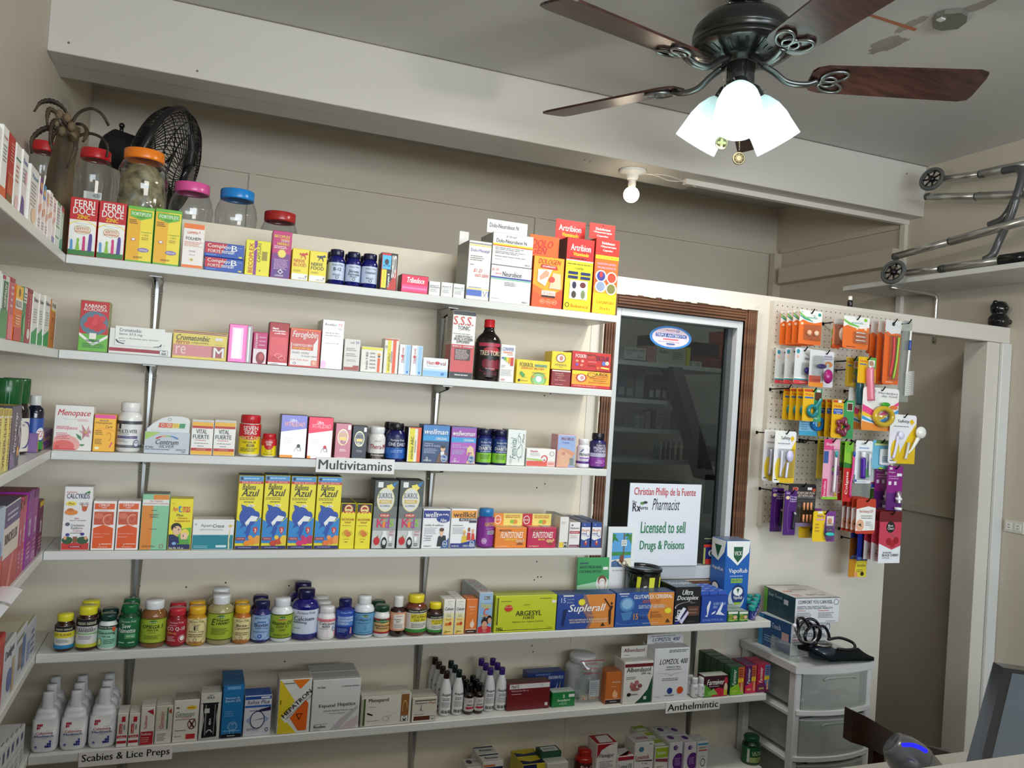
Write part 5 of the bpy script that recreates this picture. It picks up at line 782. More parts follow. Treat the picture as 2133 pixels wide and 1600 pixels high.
carton(5, 1280, 1401.5, 1235.5, .05, '28509a', 'R 64 0 100 100 d88a3a;P d88a3a 54 100 60 60 54 30 62 0 80 0 80 100;E 18 66 13 22 4a80b8;S 18 68 11 19 18 8ab4d8;P 4a80b8 8 40 28 46 24 20 12 18;T 29 82 97 94 f0f0ec b GLUTAPLEX CEREBRAL;T 44 68 76 79 c8663a b ANTI-ESTRES;L 38 52 90 64 3 c8d0e0;T 30 20 38 38 e89a3a b 15;T 39 28 56 38 5a86c0 i Ampollas;P 1c3060 39 22 54 22 39 28;R 60 22 61 44 6a4a40;T 62 38 74 42 6a2a1c b NUEVO;L 62 24 82 36 3 7a4a28;S 90 44 7 10 14 f0e03a;P 4a3020 86 8 90 20 95 8;T 46 6 74 10 e8e8e0 - Suplemento Alimenticio;O 20 14 20 8 1.2 6ab0e8 180 340;L 6 90 18 94 1 e8f0f8;R 3 97 20 100 e8e4dc', 'large blue and orange carton with glowing head', dy=.004, top='3a4a6a')
carton(5, 1402.5, 1457, 1224, .09, '14161c', 'T 26 80 68 94 e8e8e8 bi Ultra;T 6 62 92 78 e8e8e8 bi Doceplex;L 60 56 80 59 1 a8a8a8;O 80 46 80 16 3 d8d8d8 100 190;R 50 22 96 48 5a3a30;L 56 26 92 44 2 8a6a58;P 242a7c 0 0 34 46 46 40 16 0;P e8e8f0 8 16 32 46 44 42 18 10;P d8d0f0 20 6 50 36 56 30 30 0;T 2 8 24 40 e8e8f4 bv Ultra;R 50 4 80 8 3a3c40', 'black carton with slanted white lettering', dy=.006, top='5a6a74', topd='T 8 30 90 70 d8dce0 bi Doceplex')
o, zt, dm = carton(5, 1458.5, 1514, 1242, .11, '2448a4', 'P e8ecf4 24 22 34 78 30 84 20 60 22 30 14 24;P e8ecf4 56 30 80 78 84 70 74 40 92 26;P e8ecf4 38 30 50 34 56 44 42 38;T 44 66 66 76 a8bce8 b SILVER;T 70 66 92 76 a8bce8 b BLUE;T 44 54 60 63 a8bce8 b BIRD;T 6 6 86 14 8aa4dc b EUCALYPTUS OIL', 'royal blue display carton with white bird', dy=.006, top='2c4ca0', side='1c3884')
for i in range(4):        # packets lying in the open display carton
    for j in range(3):
        w_ = dm[2]/3.2; m = M(); box(m, -w_/2, w_/2, 0, .022, 0, .010, '3458b4', 'card', .001); draw(m, planar((-w_/2, 0, .01), (w_, 0, 0), (0, .022, 0)), 'P a8bce8 10 20 90 60 84 80 20 40')
        tag(m.build('medicine_box', None, (dm[0]+(j-1)*dm[2]/3, dm[1]+.008+i*.025, zt+.0006)), 'small blue packet on the royal blue carton, row %s from front, %s' % (('first', 'second', 'third', 'fourth')[i], ('left', 'middle', 'right')[j]), 'box', 'blue packets on the bird carton')
a = aty(1514, 1127, 2.09); b = aty(1564, 1127, 2.09); hz = solvez(1127, a.x, 2.09)-SZ[5]
w_ = b.x-a.x; VR = 'P f0f2f0 0 100 100 100 96 84 50 66 4 80;P 1c5a3c 30 92 70 92 68 78 50 70 32 78;T 34 80 66 86 w b VICK;T 14 54 94 62 w b VapoRub;L 20 50 90 53 1 a8c8f0;R 26 42 74 48 9ac83a;T 28 43 72 47 1c4a8a b PARA FROTAR;E 52 20 34 15 c0c8d0;E 58 26 28 14 1c3a78;E 58 30 20 6 f0f2f0;P 1c5a3c 52 34 64 34 58 27;T 40 18 78 24 w b VapoRub;R 44 12 72 15 9ac83a'
tag(carton_mesh(w_, .075, hz, '1c60b4', VR, None, '6a7a90', sided='P f0f2f0 0 100 100 100 90 84 50 70 0 76;P 1c5a3c 20 92 70 92 46 74;T 10 56 90 62 w b VapoRub;E 40 30 34 12 1c3a78;E 40 33 22 6 f0f2f0').build('medicine_box', None, ((a.x+b.x)/2, 2.09, SZ[5]+.0006)), 'tallest bright blue ointment carton standing by the window', 'box', G[5])
BR = 'R 0 78 100 100 ecebe4;R 0 58 100 78 2f7a3c;T 8 60 50 72 f0e04a b Baby;T 8 44 58 56 f0e04a b Chest;T 8 28 40 40 f0e04a b Rub;E 72 44 22 20 d8a080;E 72 44 14 14 e8c0a0;L 14 6 70 14 1 c8d8a0;R 0 16 100 22 d8dc60'
for a_, b_, lb in ((1515, 1537, 'left'), (1538, 1558, 'right')):
    carton(5, a_, b_, 1274, .036, '2f7a3c', BR, 'small green and white baby rub carton, %s front one' % lb, top='9aa89a', dy=.004, back=tuple('small green and white baby rub carton, %s column, %s row' % (lb, q) for q in ('second', 'third')))
for i, (px, y, lb) in enumerate(((1566, 2.022, 'frontmost'), (1570, 2.062, 'second from front'), (1556, 2.105, 'left in the third row'), (1574, 2.105, 'right in the third row'), (1560, 2.148, 'left at the very back'), (1577, 2.148, 'right at the very back'))):
    x = solvex(px, y, SZ[5]+.02)
    if i == 0: j0 = bottle(.0105, .042, '1c2060', '2a9a94', 'P f0f2f0 20 70 80 70 50 20;T 10 4 90 18 e8a0c0 b VapoRub', '2a3a80', 'ointment_jar', 'small blue ointment jar with teal cap, frontmost', 'jar', 'teal capped ointment jars', (x, y, SZ[5]+.0006), capr=1.02, caph=.34, lz=(.06, .6))
    else: dup(j0, (x, y, SZ[5]+.0006), 'small blue ointment jar with teal cap, '+lb)
# things leaning behind the cartons
def leaning(name, px0, px1, py0, py1, y, th, col, design, label, cat, tilt=0, zb=None, group=None):
    a = aty(px0, py0, y); zb = a.z-.1 if zb is None else zb; b = aty(px1, py0, y); x0, x1 = a.x, b.x; h = a.z-zb; m = M(); box(m, -(x1-x0)/2, (x1-x0)/2, 0, th, 0, h, col, 'card', .0004)
    e = aty((px0+px1)/2, py1, y).z-zb if py1 else 0
    draw(m, planar((-(x1-x0)/2, 0, e), (x1-x0, 0, 0), (0, 0, h-e)), design); return tag(m.build(name, None, ((x0+x1)/2, y, zb), rot=(tilt, 0, 0)), label, cat, group)
leaning('medicine_sachet', 1207, 1273, 1163, 1238, 2.125, .004, '3a9a58', 'P a8d4b0 0 44 0 0 100 0 100 44;P 3a9a58 0 46 0 24 100 40 100 60;R 0 0 100 14 d8e8dc;R 8 83 34 86 1c3a5a;T 6 70 30 78 14503a b ANTI;T 33 70 76 78 14503a b MIGRAINE;T 6 58 74 66 14503a b COOLING PATCH;R 80 66 96 74 e8e8e6;E 78 28 19 22 ecebe8;E 78 36 14 15 7a4a34;E 78 28 11 15 f0ece8;E 68 30 3 3 e0a0a0;E 88 30 3 3 e0a0a0;P ecebe8 60 0 98 0 94 14 64 14;O 78 24 11 14 1 8a8a88', 'green cooling patch sachet with a drawn head', 'sachet', -.06, SZ[5]+.001)
zb = WZ0+.004+.0; m = M()
leaning('framed_picture', 1270, 1327, 1098, 1202, 2.135, .005, 'e4e6e8', 'R 16 20 86 88 5aa0d8;P e8e0c8 16 20 86 20 86 38 16 34;P 4a6a90 16 20 60 20 30 34 16 30;P 3a8a4a 16 42 86 44 86 50 16 50;P 2f7a3a 16 88 40 70 22 74 16 66;P 3a8a3a 20 86 44 80 30 84 16 78;P 4a8a3a 86 88 60 72 76 76 86 64;P 3a7a3a 86 80 56 82 70 88;R 56 36 60 88 7a5a3a;R 48 62 68 74 e8ece8;T 50 69 66 73 3a3a3a b GO;T 50 64 66 68 3a3a3a b SLOW;E 52 36 8 8 7a4a34;O 46 28 8 5 1.5 2a1c1c;O 62 28 8 5 1.5 2a1c1c;T 20 12 70 15 6a6c6c i You better Belize it', 'white matted beach picture with palms and a go slow sign', 'picture', -.02, SZ[5]+.001)
a = aty(1309, 1180, 2.10); b = aty(1373, 1180, 2.10); r = (b.x-a.x)/2; zt_ = solvez(1181, (a.x+b.x)/2, 2.10)
cn = empty('money_tin', ((a.x+b.x)/2, 2.10+.0, SZ[5]+.0006), 'black round tin with yellow streaks and dark rim', 'tin'); H = zt_-SZ[5]
m = M(); lathe(m, [(1e-5, 0), (r*.98, 0), (r*.98, H*.95), (r*.9, H*.95), (r*.9, H*.9), (1e-5, H*.9)], '14140e', 'gloss', 36)
draw(m, cyl(r*.985, 0, H*.95, 2.9), 'P d8d83a 16 20 20 90 28 90 22 20 18 0;P d8d83a 42 0 44 90 56 90 50 0;P d8d83a 66 50 70 90 76 90 70 10;P d8d83a 80 60 84 82 96 88 94 60 86 50;E 66 26 6 6 d8d83a;E 84 44 5 4 d8d83a;P d8d83a 8 0 10 60 14 20', 16); m.build('body', cn)
m = M(); lathe(m, [(r*.92, H*.93), (r*1.04, H*.94), (r*1.05, H), (r*.97, H*1.01), (r*.9, H*.955)], '101010', 'plastic', 36); m.build('rim', cn)
m = M(); disc(m, (0, 0, H*.95), r*.93, '5a6c70', 'gloss', 2, 30); m.build('lid', cn)
# the licence sign and the sticker in the window
a = aty(1313, 1006, 2.155); b = aty(1455, 1178, 2.155); m = M(); x0, x1, z0, z1 = a.x, aty(1457, 1090, 2.155).x, b.z, a.z
box(m, x0, x1, 2.155, 2.158, z0, z1, 'dfe4ee', 'card', .0004)
draw(m, planar((x0, 2.1549, z0), (x1-x0, 0, 0), (0, 0, z1-z0)), 'T 6 83 92 95 b8282c b Christian Phillip de la Fuente;T 32 68 70 82 k i Pharmacist;T 4 76 10 79 k b The;T 5 66 16 76 k b Rx;T 13 67 26 72 k b perts;E 18 76 3 1.6 5a8a3a;E 22 77 3 1.6 3a3a3a;T 18 40 80 54 1c7a4c b Licensed to sell;T 18 17 80 31 1c7a4c b Drugs & Poisons')
tag(m.build('licence_sign'), 'white board reading Licensed to sell Drugs and Poisons', 'sign')
a = aty(1467, 1119, 2.18); b = aty(1503, 1175, 2.18); m = M(); x0, x1, z0, z1 = a.x, b.x, b.z, a.z; box(m, x0, x1, 2.184, 2.1848, z0, z1, '1c1e22', 'card')
draw(m, planar((x0, 2.1839, z0), (x1-x0, 0, 0), (0, 0, z1-z0)), 'R 4 0 94 10 c83a2c;R 4 62 94 72 c83a2c;R 4 18 94 62 24286c;R 4 10 94 18 c83a2c;E 52 40 22 14 e8e8e0;E 52 40 14 9 3a7a4a;T 14 80 92 94 4a4c58 b BELIZE;R 4 0 14 60 a8b060;R 4 92 94 96 8a9a6a')
tag(m.build('flag_sticker'), 'rectangular red and blue flag sticker on the window pane', 'sticker')
a = aty(1400, 703, 2.2); m = M(); c = aty(1400, 703, 2.2); rx = (aty(1444, 703, 2.2).x-aty(1356, 703, 2.2).x)/2
pts = [(c.x+rx*math.cos(t), 2.2078, c.z+.036*math.sin(t)) for t in [2*math.pi*i/40 for i in range(40)]]; m.add(pts, [list(range(40))], '3a80c8')
draw(m, planar((c.x-rx, 2.2078, c.z-.036), (2*rx, 0, 0), (0, 0, .072)), 'E 50 50 44 42 ead4e0;R 14 50 88 66 2450a8;T 15 52 87 64 w b TRIPLE ANTIBIOTIC;T 38 76 60 84 c8302c b Neosporin;O 66 79 4 5 1.5 2450a8;R 32 38 68 44 d86a7a;L 20 28 84 32 1 6a6a90;R 40 18 60 24 2a5a9a;L 42 12 58 15 1 6a6a90')
tag(m.build('oval_sticker'), 'oval blue rimmed sticker reading Triple Antibiotic', 'sticker')
# ---- sixth shelf
def calamine(px0, px1, pyt, lb, backs):
    z = SZ[6]+.0006; yc = F+.012+.021; x0, x1 = solvex(px0, yc, z+.03), solvex(px1, yc, z+.03); hw = (x1-x0)/2; xc = (x0+x1)/2; H = solvez(pyt, xc, yc)-z; D = .021
    t = empty('lotion_bottle', (xc, yc, z), 'white calamine lotion bottle, %s column, frontmost' % lb, 'bottle', 'white calamine lotion bottles')
    m = M(); n = 28; prof = [(0, .80), (.004, .92), (.012, .99), (.03, 1), (.06*1.2, .96), (H*.52, .88), (H*.66, .80), (H*.70, .72), (H*.725, .58), (H*.735, .3)]
    vs = []; fs = []
    for z_, k_ in prof:
        for i in range(n):
            a = 2*math.pi*i/n; c_, s_ = math.cos(a), math.sin(a); e = .55
            vs.append((hw*k_*math.copysign(abs(c_)**e, c_), min(D, D*(.4+.6*k_))*math.copysign(abs(s_)**e, s_), z_))
    for k_ in range(len(prof)-1): fs += [(k_*n+i, k_*n+(i+1) % n, (k_+1)*n+(i+1) % n, (k_+1)*n+i) for i in range(n)]
    fs.append(list(range(n))[::-1]); m.add(vs, fs, 'e4e6ea', 'plastic', True)
    def mp(u, v, off):
        z_ = H*(.06+.60*v); k_ = 1-.28*max(0, (z_-.02)/(H*.66))**1.6; return (hw*1.7*k_*(u-.5), -D*(1-.1*abs(2*u-1)**4)*min(1, .4+.6*k_)-off-.0006, z_)
    draw(m, mp, 'T 12 44 88 51 c0284a b Calamina;T 8 35 90 42 1c2c8a b Meditech;T 38 31 62 33 6a6a8a - 120ml;T 56 53 92 55 b0304a b Suspension;R 14 59 22 66 c0284a;R 14 67 22 74 c0284a;R 23 67 31 74 c0284a;R 32 67 40 74 c0284a;R 23 60 31 66 d85a74;R 56 6 64 12 1c2c8a;R 65 6 73 12 1c2c8a;R 74 6 82 12 2c4aa8;R 65 13 73 19 1c2c8a;R 74 13 82 19 1c2c8a;R 74 20 82 26 2c4aa8;E 18 10 6 3 5a6ab0;L 12 4 26 6 1 5a6ab0'); m.build('body', t)
    m = M(); r = hw*.46; lathe(m, [(r, H*.725), (r*1.0, H*.74), (r*.88, H*.985), (r*.84, H), (1e-5, H)], 'e8eaec', 'plastic', 26, (0, 0, 0), 1, .8)
    for i in range(22):
        a = 2*math.pi*i/22; m.add([(r*1.005*math.cos(a+d), .8*r*1.005*math.sin(a+d), H*.745) for d in (-.03, .03)]+[(r*.90*math.cos(a+d), .8*r*.90*math.sin(a+d), H*.95) for d in (.03, -.03)], [(0, 1, 2, 3)], 'd0d2d6', 'plastic')
    m.build('cap', t)
    for i in range(backs): dup(t, (xc, yc+.048*(i+1), z), 'white calamine lotion bottle, %s column, %s' % (lb, ('middle', 'rearmost')[i]))
calamine(66, 123.5, 1441, 'left', 2); calamine(126, 182.5, 1438, 'middle', 2); calamine(184.5, 243, 1433, 'right', 2)
SC = 'R 0 0 100 34 ece8e6;R 0 26 100 34 b8242c;R 0 10 100 18 b8242c;T 14 27 86 33 f0d8d0 b Scabisan;R 20 40 50 70 b8242c;T 27 42 43 68 f0e0d8 bv Scabisan;R 40 76 78 92 b8242c;L 64 42 80 80 1 8a8a8a'
for a, b, lb in ((240, 263.5, 'left'), (264.5, 288, 'right')):
    carton(6, a, b, 1487, .05, 'e4e0da', SC, 'small white ointment carton with red patches, %s of two' % lb, dy=.008)
carton(6, 289, 319, 1475, .05, 'e4e0da', 'R 0 0 100 36 b02430;T 6 26 84 33 f0d8d8 b Scabisan;L 8 6 70 22 3 e0a0a0;T 24 44 46 80 b02c38 bv Scabisan;P b02430 40 92 90 96 96 80 70 86', 'white and dark red ointment carton with sideways lettering', dy=.008)
carton(6, 320, 356, 1471.5, .05, 'd4cec0', 'R 0 0 100 34 e4e0d8;T 22 40 50 86 a8303a iv Gamesan;R 68 38 76 96 3a6a4a;P a84028 76 86 96 94 96 78;L 12 6 70 28 5 7a7a78', 'beige and white carton with red sideways script', dy=.008)
carton(6, 357, 410.5, 1460, .05, 'e2dfd6', 'E 72 82 22 5 e8c838;L 56 80 88 84 1 a8402c;T 6 60 84 74 4a7a4a i Gamesan;T 30 56 72 61 c84a3a i Shampoo;R 5 53.5 90 54.5 5a4a3a;O 76 42 18 13 3 6a3a2a;P 6a3a2a 64 32 68 30 90 52 86 54;P 6a3a2a 84 30 88 34 66 52 62 50;E 76 42 5 4 4a2a1c;R 54 6 92 18 c03034;L 6 26 56 30 1 7a6a5a;L 6 12 40 16 1 8a8a84;R 8 82 20 85 5a3a2a', 'ivory shampoo carton with a crossed out insect', top='9a988e')
carton(6, 411.5, 456, 1445, .045, 'b8b8b4', 'R 0 80 100 100 d4d2ca;T 30 88 68 94 k b BEKA;L 40 95 66 98 1 k;P 1a1a1c 8 80 92 80 80 50 92 6 10 4 22 44;P 8a8c8c 24 76 30 76 32 10 26 10;P 8a8c8c 76 76 72 76 70 10 74 10;T 46 32 56 46 f0f0ee bv BEKA;R 20 58 46 68 c8c8c4;O 50 14 16 8 5 c8c8c4 10 170;R 0 4 12 78 d4d2ca;R 88 4 100 78 d4d2ca', 'white carton with black comb shape in its window', top='c8c6be')
carton(6, 457.5, 503, 1428, .05, '2476b4', 'R 0 0 100 7 16181c;L 30 2 80 5 1 d8d8d8;T 12 74 82 78 c8e0f0 b Benzoato de;T 12 68 88 72.5 c8e0f0 b Bencilo 25%;R 18 92 84 98 6aa8d8;L 10 40 60 52 3 6aa0d0;O 54 22 24 8 2 a0d0f0;O 60 20 12 8 1.5 a0d0f0;O 48 20 12 8 1.5 a0d0f0;R 8 12.5 92 13.5 a0d0f0;R 42 8 44 14 a0d0f0;R 60 8 62 14 a0d0f0', 'tall blue carton with pale beetle drawing', top='2a6a9c', side='1c5a90', back=('tall blue carton behind the beetle one',))
carton(6, 504.5, 562, 1451, .05, 'd4d6e0', 'R 0 92 100 100 1c4aa0;R 60 94 94 98 e8e8ee;T 8 80 56 90 1c1c3c i Relhax;T 60 80 94 90 1c1c3c i Plus;R 0 72 100 77 2860b0;P 2a1c4a 56 66 100 72 100 62 56 60;P 9aa8d4 6 40 50 64 96 40 50 18;E 50 40 26 21 d4d6e0;O 50 40 28 23 3 1c1c3c;P 3a3c5c 28 38 72 44 72 42;L 10 14 60 20 2 7a7c8c;O 88 14 6 5 2 1c1c3c;L 20 62 70 66 1 5a5c7c', 'white and blue carton with a circled eye emblem', top='1c50a4')
carton(6, 574.5, 643.5, 1417, .055, 'e0e0dc', 'P e0c82c 4 100 50 60 4 20 0 20 0 100;P e0c82c 4 38 60 0 0 0;P e8781c 40 100 96 100 66 82;P e0641c 36 30 84 62 94 54 92 4 66 4;P e8e8e6 10 30 80 78 92 66 24 20;T 26 3 28 4 e0e0dc b .;L 12 92 56 96 1 5a5a2a;L 4 50 8 70 1 6a6a1c;P 4a1c14 56 36 78 36 66 24;P e0641c 60 34.5 74 34.5 66 27', 'white carton with yellow and orange triangles and slanted title', top='b8b6a8', dy=.004)
# slanted title on that carton
hc = [o_ for o_ in C.objects if o_.get('label', '').startswith('white carton with yellow and orange triangles')][0]
m = M(); v, f = glyphs('HEPATRON', 'b'); mh = max(q.co.z for q in hc.data.vertices); mw = max(q.co.x for q in hc.data.vertices)*2
ca_, sa_ = math.cos(math.radians(43)), math.sin(math.radians(43)); L_ = mh*.66; hh_ = mw*.14
m.add([(-mw*.30+(a*L_)*ca_-(b*hh_)*sa_, -.0032, mh*.30+(a*L_)*sa_+(b*hh_)*ca_) for a, b in v], f, '1c1c1c')
v, f = glyphs('HEPATOPROTECTOR', '-'); m.add([(-mw*.22+(a*L_*.9)*ca_-(b*hh_*.35)*sa_, -.0032, mh*.27+(a*L_*.9)*sa_+(b*hh_*.35)*ca_) for a, b in v], f, '4a4a4a'); m.build('title_print', hc)
carton(6, 645, 746, 1418, .055, 'd6d6d6', 'P b8b4b8 40 0 60 20 96 46 98 40 66 8 60 0;P c8b8bc 62 0 76 14 99 26 99 10 90 0;T 14 44 48 52 1c1c1c b Espatal;T 54 44 92 54 1c1c1c b Hepatico;T 24 36 86 40 3a3c3c - Ampollas Bebibles Solucion Oral;T 36 31 72 34 3a3c3c - Protector Hepatico;T 8 84 26 88 3a3c3c b VIA ORAL;T 60 84 98 88 3a3c3c b 14 Ampollas Bebibles;T 6 5 30 11 1c1c1c b Rodim;L 6 1 20 3 1 5a5a5a;L 6 12 40 14 1 7a7a7a', 'large grey white carton lettered in plain black', top='b4b4b2', dy=.004, back=('large grey white carton behind the plain lettered one',))
carton(6, 748.5, 854.5, 1451, .06, 'd8d4c8', 'R 0 0 4 90 b0ac98;R 4 2 8 92 4a5a2a;R 80 8 96 100 8a5a2c;O 88 50 5 30 .8 d8b070 0 200;R 80 8 96 28 8a8a84;P k 81 8 84 28 88 14 92 28 95 8 92 20 88 8 84 20;T 82 9 94 26 e8e8e0 b M;T 14 76 54 92 1c1c1c b Meneparol;L 14 62 30 65 1 6a6a64;P k 12 46 24 38 22 34 12 40;O 50 22 7 8 .8 a8a49a 0 360;P c8c4b8 44 30 60 34 74 44 60 30;L 12 16 40 19 1 6a6a64', 'ivory perforated carton with brown vertical band', top='c4c0b4', dy=.005, side='a8a490')
carton(6, 856, 908.5, 1455, .06, 'cdc6b8', 'R 0 0 100 28 dcd8d0;R 6 6 96 24 5a2c14;R 72 6 96 24 8a8884;T 76 7 92 22 f0ece4 b M;R 8 88 96 92 3a2c1c;T 8 72 60 84 2a2420 i Meneparol;T 64 74 96 84 a84a3a i Plus;P 2a2420 28 56 30 56 46 44 44 44;P 2a2420 36 70 38 70 34 46 32 46;L 8 30 50 34 1 5a544a', 'ivory carton with brown base, smaller one beside it', top='b4afa2', dy=.006)
def slim(px0, px1, pyt, cap, lab, cols, lb, group, dy=.032):
    o, (xc, yc, r, H) = pill(6, px0, px1, pyt, 'dfe0e0', cap, None, '', 'slim white bottle with %s cap, %s column, frontmost' % (lb[0], lb[1]), dy=dy, name='slim_bottle', capr=.52, caph=.15, ribs=False)
    for ch in list(o.children):
        if ch.name.startswith('body'):
            bpy.data.objects.remove(ch)
    m = M(); lathe(m, [(1e-5, 0), (r*.85, 0), (r*.98, .006), (r, H*.08), (r, H*.52), (r*.85, H*.66), (r*.55, H*.80), (r*.45, H*.86)], 'dfe0e0', 'plastic', 24)
    draw(m, cyl(r+.0004, H*.05, H*.56, 2.2), 'T 8 78 88 94 1c1c20 bi Aseptic;L 20 60 84 74 2 5a5a5a;L 14 30 86 56 5 8a8a8a;R 14 4 20 18 1c1c1c;R 24 4 30 18 1c1c1c;R 34 4 38 18 1c1c1c;R 44 4 52 18 1c1c1c;R 58 4 62 18 1c1c1c;R 68 4 78 18 1c1c1c;R 82 4 86 18 1c1c1c', 8); m.build('body', o)
    o['group'] = group
    for i in range(cols): dup(o, (xc, yc+(2*r+.006)*(i+1), SZ[6]+.0006), 'slim white bottle with %s cap, %s column, %s from the front' % (lb[0], lb[1], ('second', 'third', 'fourth')[i]))
slim(911.5, 936, 1396.5, '2a1414', 0, 3, ('black', 'left'), 'slim black capped bottles', dy=.026)
slim(937.5, 961, 1394, '142420', 0, 2, ('black', 'right'), 'slim black capped bottles', dy=.026)
slim(1003, 1026.5, 1389.5, '3a2270', 0, 2, ('purple', 'left'), 'slim purple capped bottles')
slim(1027.5, 1051, 1389, '3a2270', 0, 2, ('purple', 'right'), 'slim purple capped bottles')
DK = 'R 0 60 100 100 c8c4c0;T 30 68 70 86 3a3a3a i NV;T 12 40 88 54 1c1c1c b TIMERO;R 10 18 90 34 a82438;L 14 4 86 14 1 8a8a8a'
for a, b, t, lb, n_ in ((962.5, 983, 1423, 'left', 2), (983.5, 1003, 1421.5, 'right', 2)):
    pill(6, a, b, t, '241010', '0e0e0e', 'dcd8d4', DK, 'small dark bottle with black cap, %s column, frontmost' % lb, dy=.024, capr=.62, caph=.26, lz=(.12, .56), mat='gloss', back=tuple('small dark bottle with black cap, %s column, %s' % (lb, q) for q in ('second', 'rearmost')[:n_]), gap=.003)
carton(6, 1054.5, 1144, 1425, .035, '6a141c', 'R 3 80 99 98 d4d0d0;T 7 83 25 96 2a1c1c b Mixel D;E 80 90 2 4 b0acac;T 8 68 48 76 e0b8b8 - Nitazoxanida 500 mg;L 8 58 36 63 1 e0b8b8;R 89 10 96 22 d4d0d0;T 26 38 80 42 8a2c34 b Mixel', 'maroon flat carton with white top stripe', dy=.028, top='4a1014')
carton(6, 1096, 1174, 1404, .04, '1c3474', 'T 56 76 96 88 c8d0e8 b ENDONIA PLUS;T 20 92 60 98 8aa0d0 b ENDONIA PLUS;P c8d8f0 74 40 78 44 82 64 80 40;P d8b870 84 36 88 40 90 70 86 40;E 76 34 5 5 c8d0e0;E 90 30 5 5 c8d0e0;L 16 66 30 72 1 8aa0d0', 'dark blue flat carton behind the maroon one', dy=.085, top='24407c')
carton(6, 1148.5, 1197, 1444, .035, '1c7a3c', 'T 22 38 78 54 e8f0e8 b Secnidazol;T 40 26 62 34 c8e0c8 b 500 mg;L 32 14 70 22 1 c8e0c8;R 72 66 98 88 dcdcd8;O 50 74 4 12 1 e8f0e8;R 49.5 60 50.5 90 e8f0e8', 'small green carton lettered in white', dy=.028, top='c8d4c8', topd='')
# white tub and ziplock bag
yb_ = 2.11; z = SZ[6]+.0006; x0, x1 = solvex(1180, yb_, z+.05), solvex(1243, yb_, z+.05); xc = (x0+x1)/2; r = (x1-x0)/2; H = solvez(1362, xc, yb_)-z
bottle(r, H, 'c4c6ca', 'd0d2d4', 'L 10 20 34 80 10 9a9ca4', 'c4c6ca', 'plastic_tub', 'big white plastic tub behind the clear zip bag', 'tub', G[6], (xc, yb_, z), capr=.80, caph=.16, lz=(.15, .6))
yb_ = 2.045; x0, x1 = solvex(1205, yb_, z), solvex(1251, yb_, z); H = solvez(1372, x1, yb_)-z; zb_ = empty('zip_bag', ((x0+x1)/2, yb_, z), 'clear zip bag holding smaller bags in front of the white tub', 'bag', G[6]); hw = (x1-x0)/2
def pillow(m, hw, H, D, col, mat, zoff=0, nx=8, nz=10, seed=1, ten=.6):
    rn = random.Random(seed)
    for s in (-1, 1):
        vs = []; 
        for j in range(nz+1):
            for i in range(nx+1):
                u, v = i/nx, j/nz; dd = (math.sin(math.pi*u)**ten)*(math.sin(math.pi*min(1, v*1.0))**ten)*D; vs.append((hw*(2*u-1), s*dd*(.8+.4*rn.random())+ (0 if 0 < i < nx and 0 < j < nz else 0), zoff+H*v))
        f = [(j*(nx+1)+i, j*(nx+1)+i+1, (j+1)*(nx+1)+i+1, (j+1)*(nx+1)+i) for j in range(nz) for i in range(nx)]
        m.add(vs, f if s < 0 else [q[::-1] for q in f], col, mat, True)
m = M(); pillow(m, hw, H*.97, .016, 'w', 'bag'); m.build('bag_film', zb_)
m = M(); box(m, -hw*1.05, hw*1.05, -.001, .001, H*.955, H*.97, 'b0404c', 'plastic'); m.build('zip_strip', zb_)
m = M()
for i in range(3): box(m, -hw*.75, hw*.55, -.004+.003*i, -.003+.003*i, H*.66+.012*i, H*.70+.012*i, 'a83a48', 'plastic')
m.build('inner_zip', zb_)
m = M(); box(m, -hw*.2, hw*.7, -.006, -.005, H*.14, H*.52, 'd4d6dc', 'card'); draw(m, planar((-hw*.2, -.0061, H*.14), (hw*.9, 0, 0), (0, 0, H*.38)), 'L 8 10 92 90 7 8a90a8'); m.build('paper_slip', zb_)
m = M(); rn = random.Random(4)
for i in range(26): sphere(m, (hw*(rn.random()*1.4-.8), -.004+.006*rn.random(), .008+.014*rn.random()), .004, 'c8a088', 'matte', 6, 4)
tag(m.build('tablets', zb_), kind='stuff')
carton(6, 1259, 1292.5, 1401, .045, 'c06a2c', 'R 0 0 100 12 14161c;L 30 4 80 8 1 c8c8c8;R 0 12 100 14 e0a880;T 40 66 92 72 f0d8c0 b Amebicida;L 30 52 80 56 1 e8b890;E 62 28 18 9 e8b080;P e8b080 40 30 60 46 66 40;O 64 24 16 7 2 f0d8c0 180 340', 'small orange carton with black base', dy=.02, top='a85c28')
o, zt, dm = carton(6, 1296, 1357, 1380, .06, 'dcdad4', 'R 0 88 100 96 6a1c22;P 1c4a34 30 0 60 14 84 34 100 66 100 0;P dcdad4 20 0 52 14 80 38 100 74 100 66 84 32 58 10 40 0;T 6 76 92 87 2a2228 b Albendazol;T 58 68 92 74 2a2228 b 200 mg;L 6 58 42 66 2 6a6a6a;E 32 42 12 6 9a5a5a;E 44 50 8 6 a8686a;E 56 42 8 5 8a4a4a;E 40 34 16 4 9a5a5a;E 26 46 5 6 b07070;T 24 20 50 25 1c1c1c b Generix;E 18 22 7 4.5 1c1c1c;R 70 8 80 16 c8d0c8', 'white carton with dark red stripe and green corner', dy=.008, top='c4c2bc')
flap(o, dm, .06, 1295, 1347.5, 1347, 1372, 'd4d2cc', 'T 10 50 88 82 6a1c22 b Albendazol;L 10 20 34 30 1 5a5a5a', F+.045)
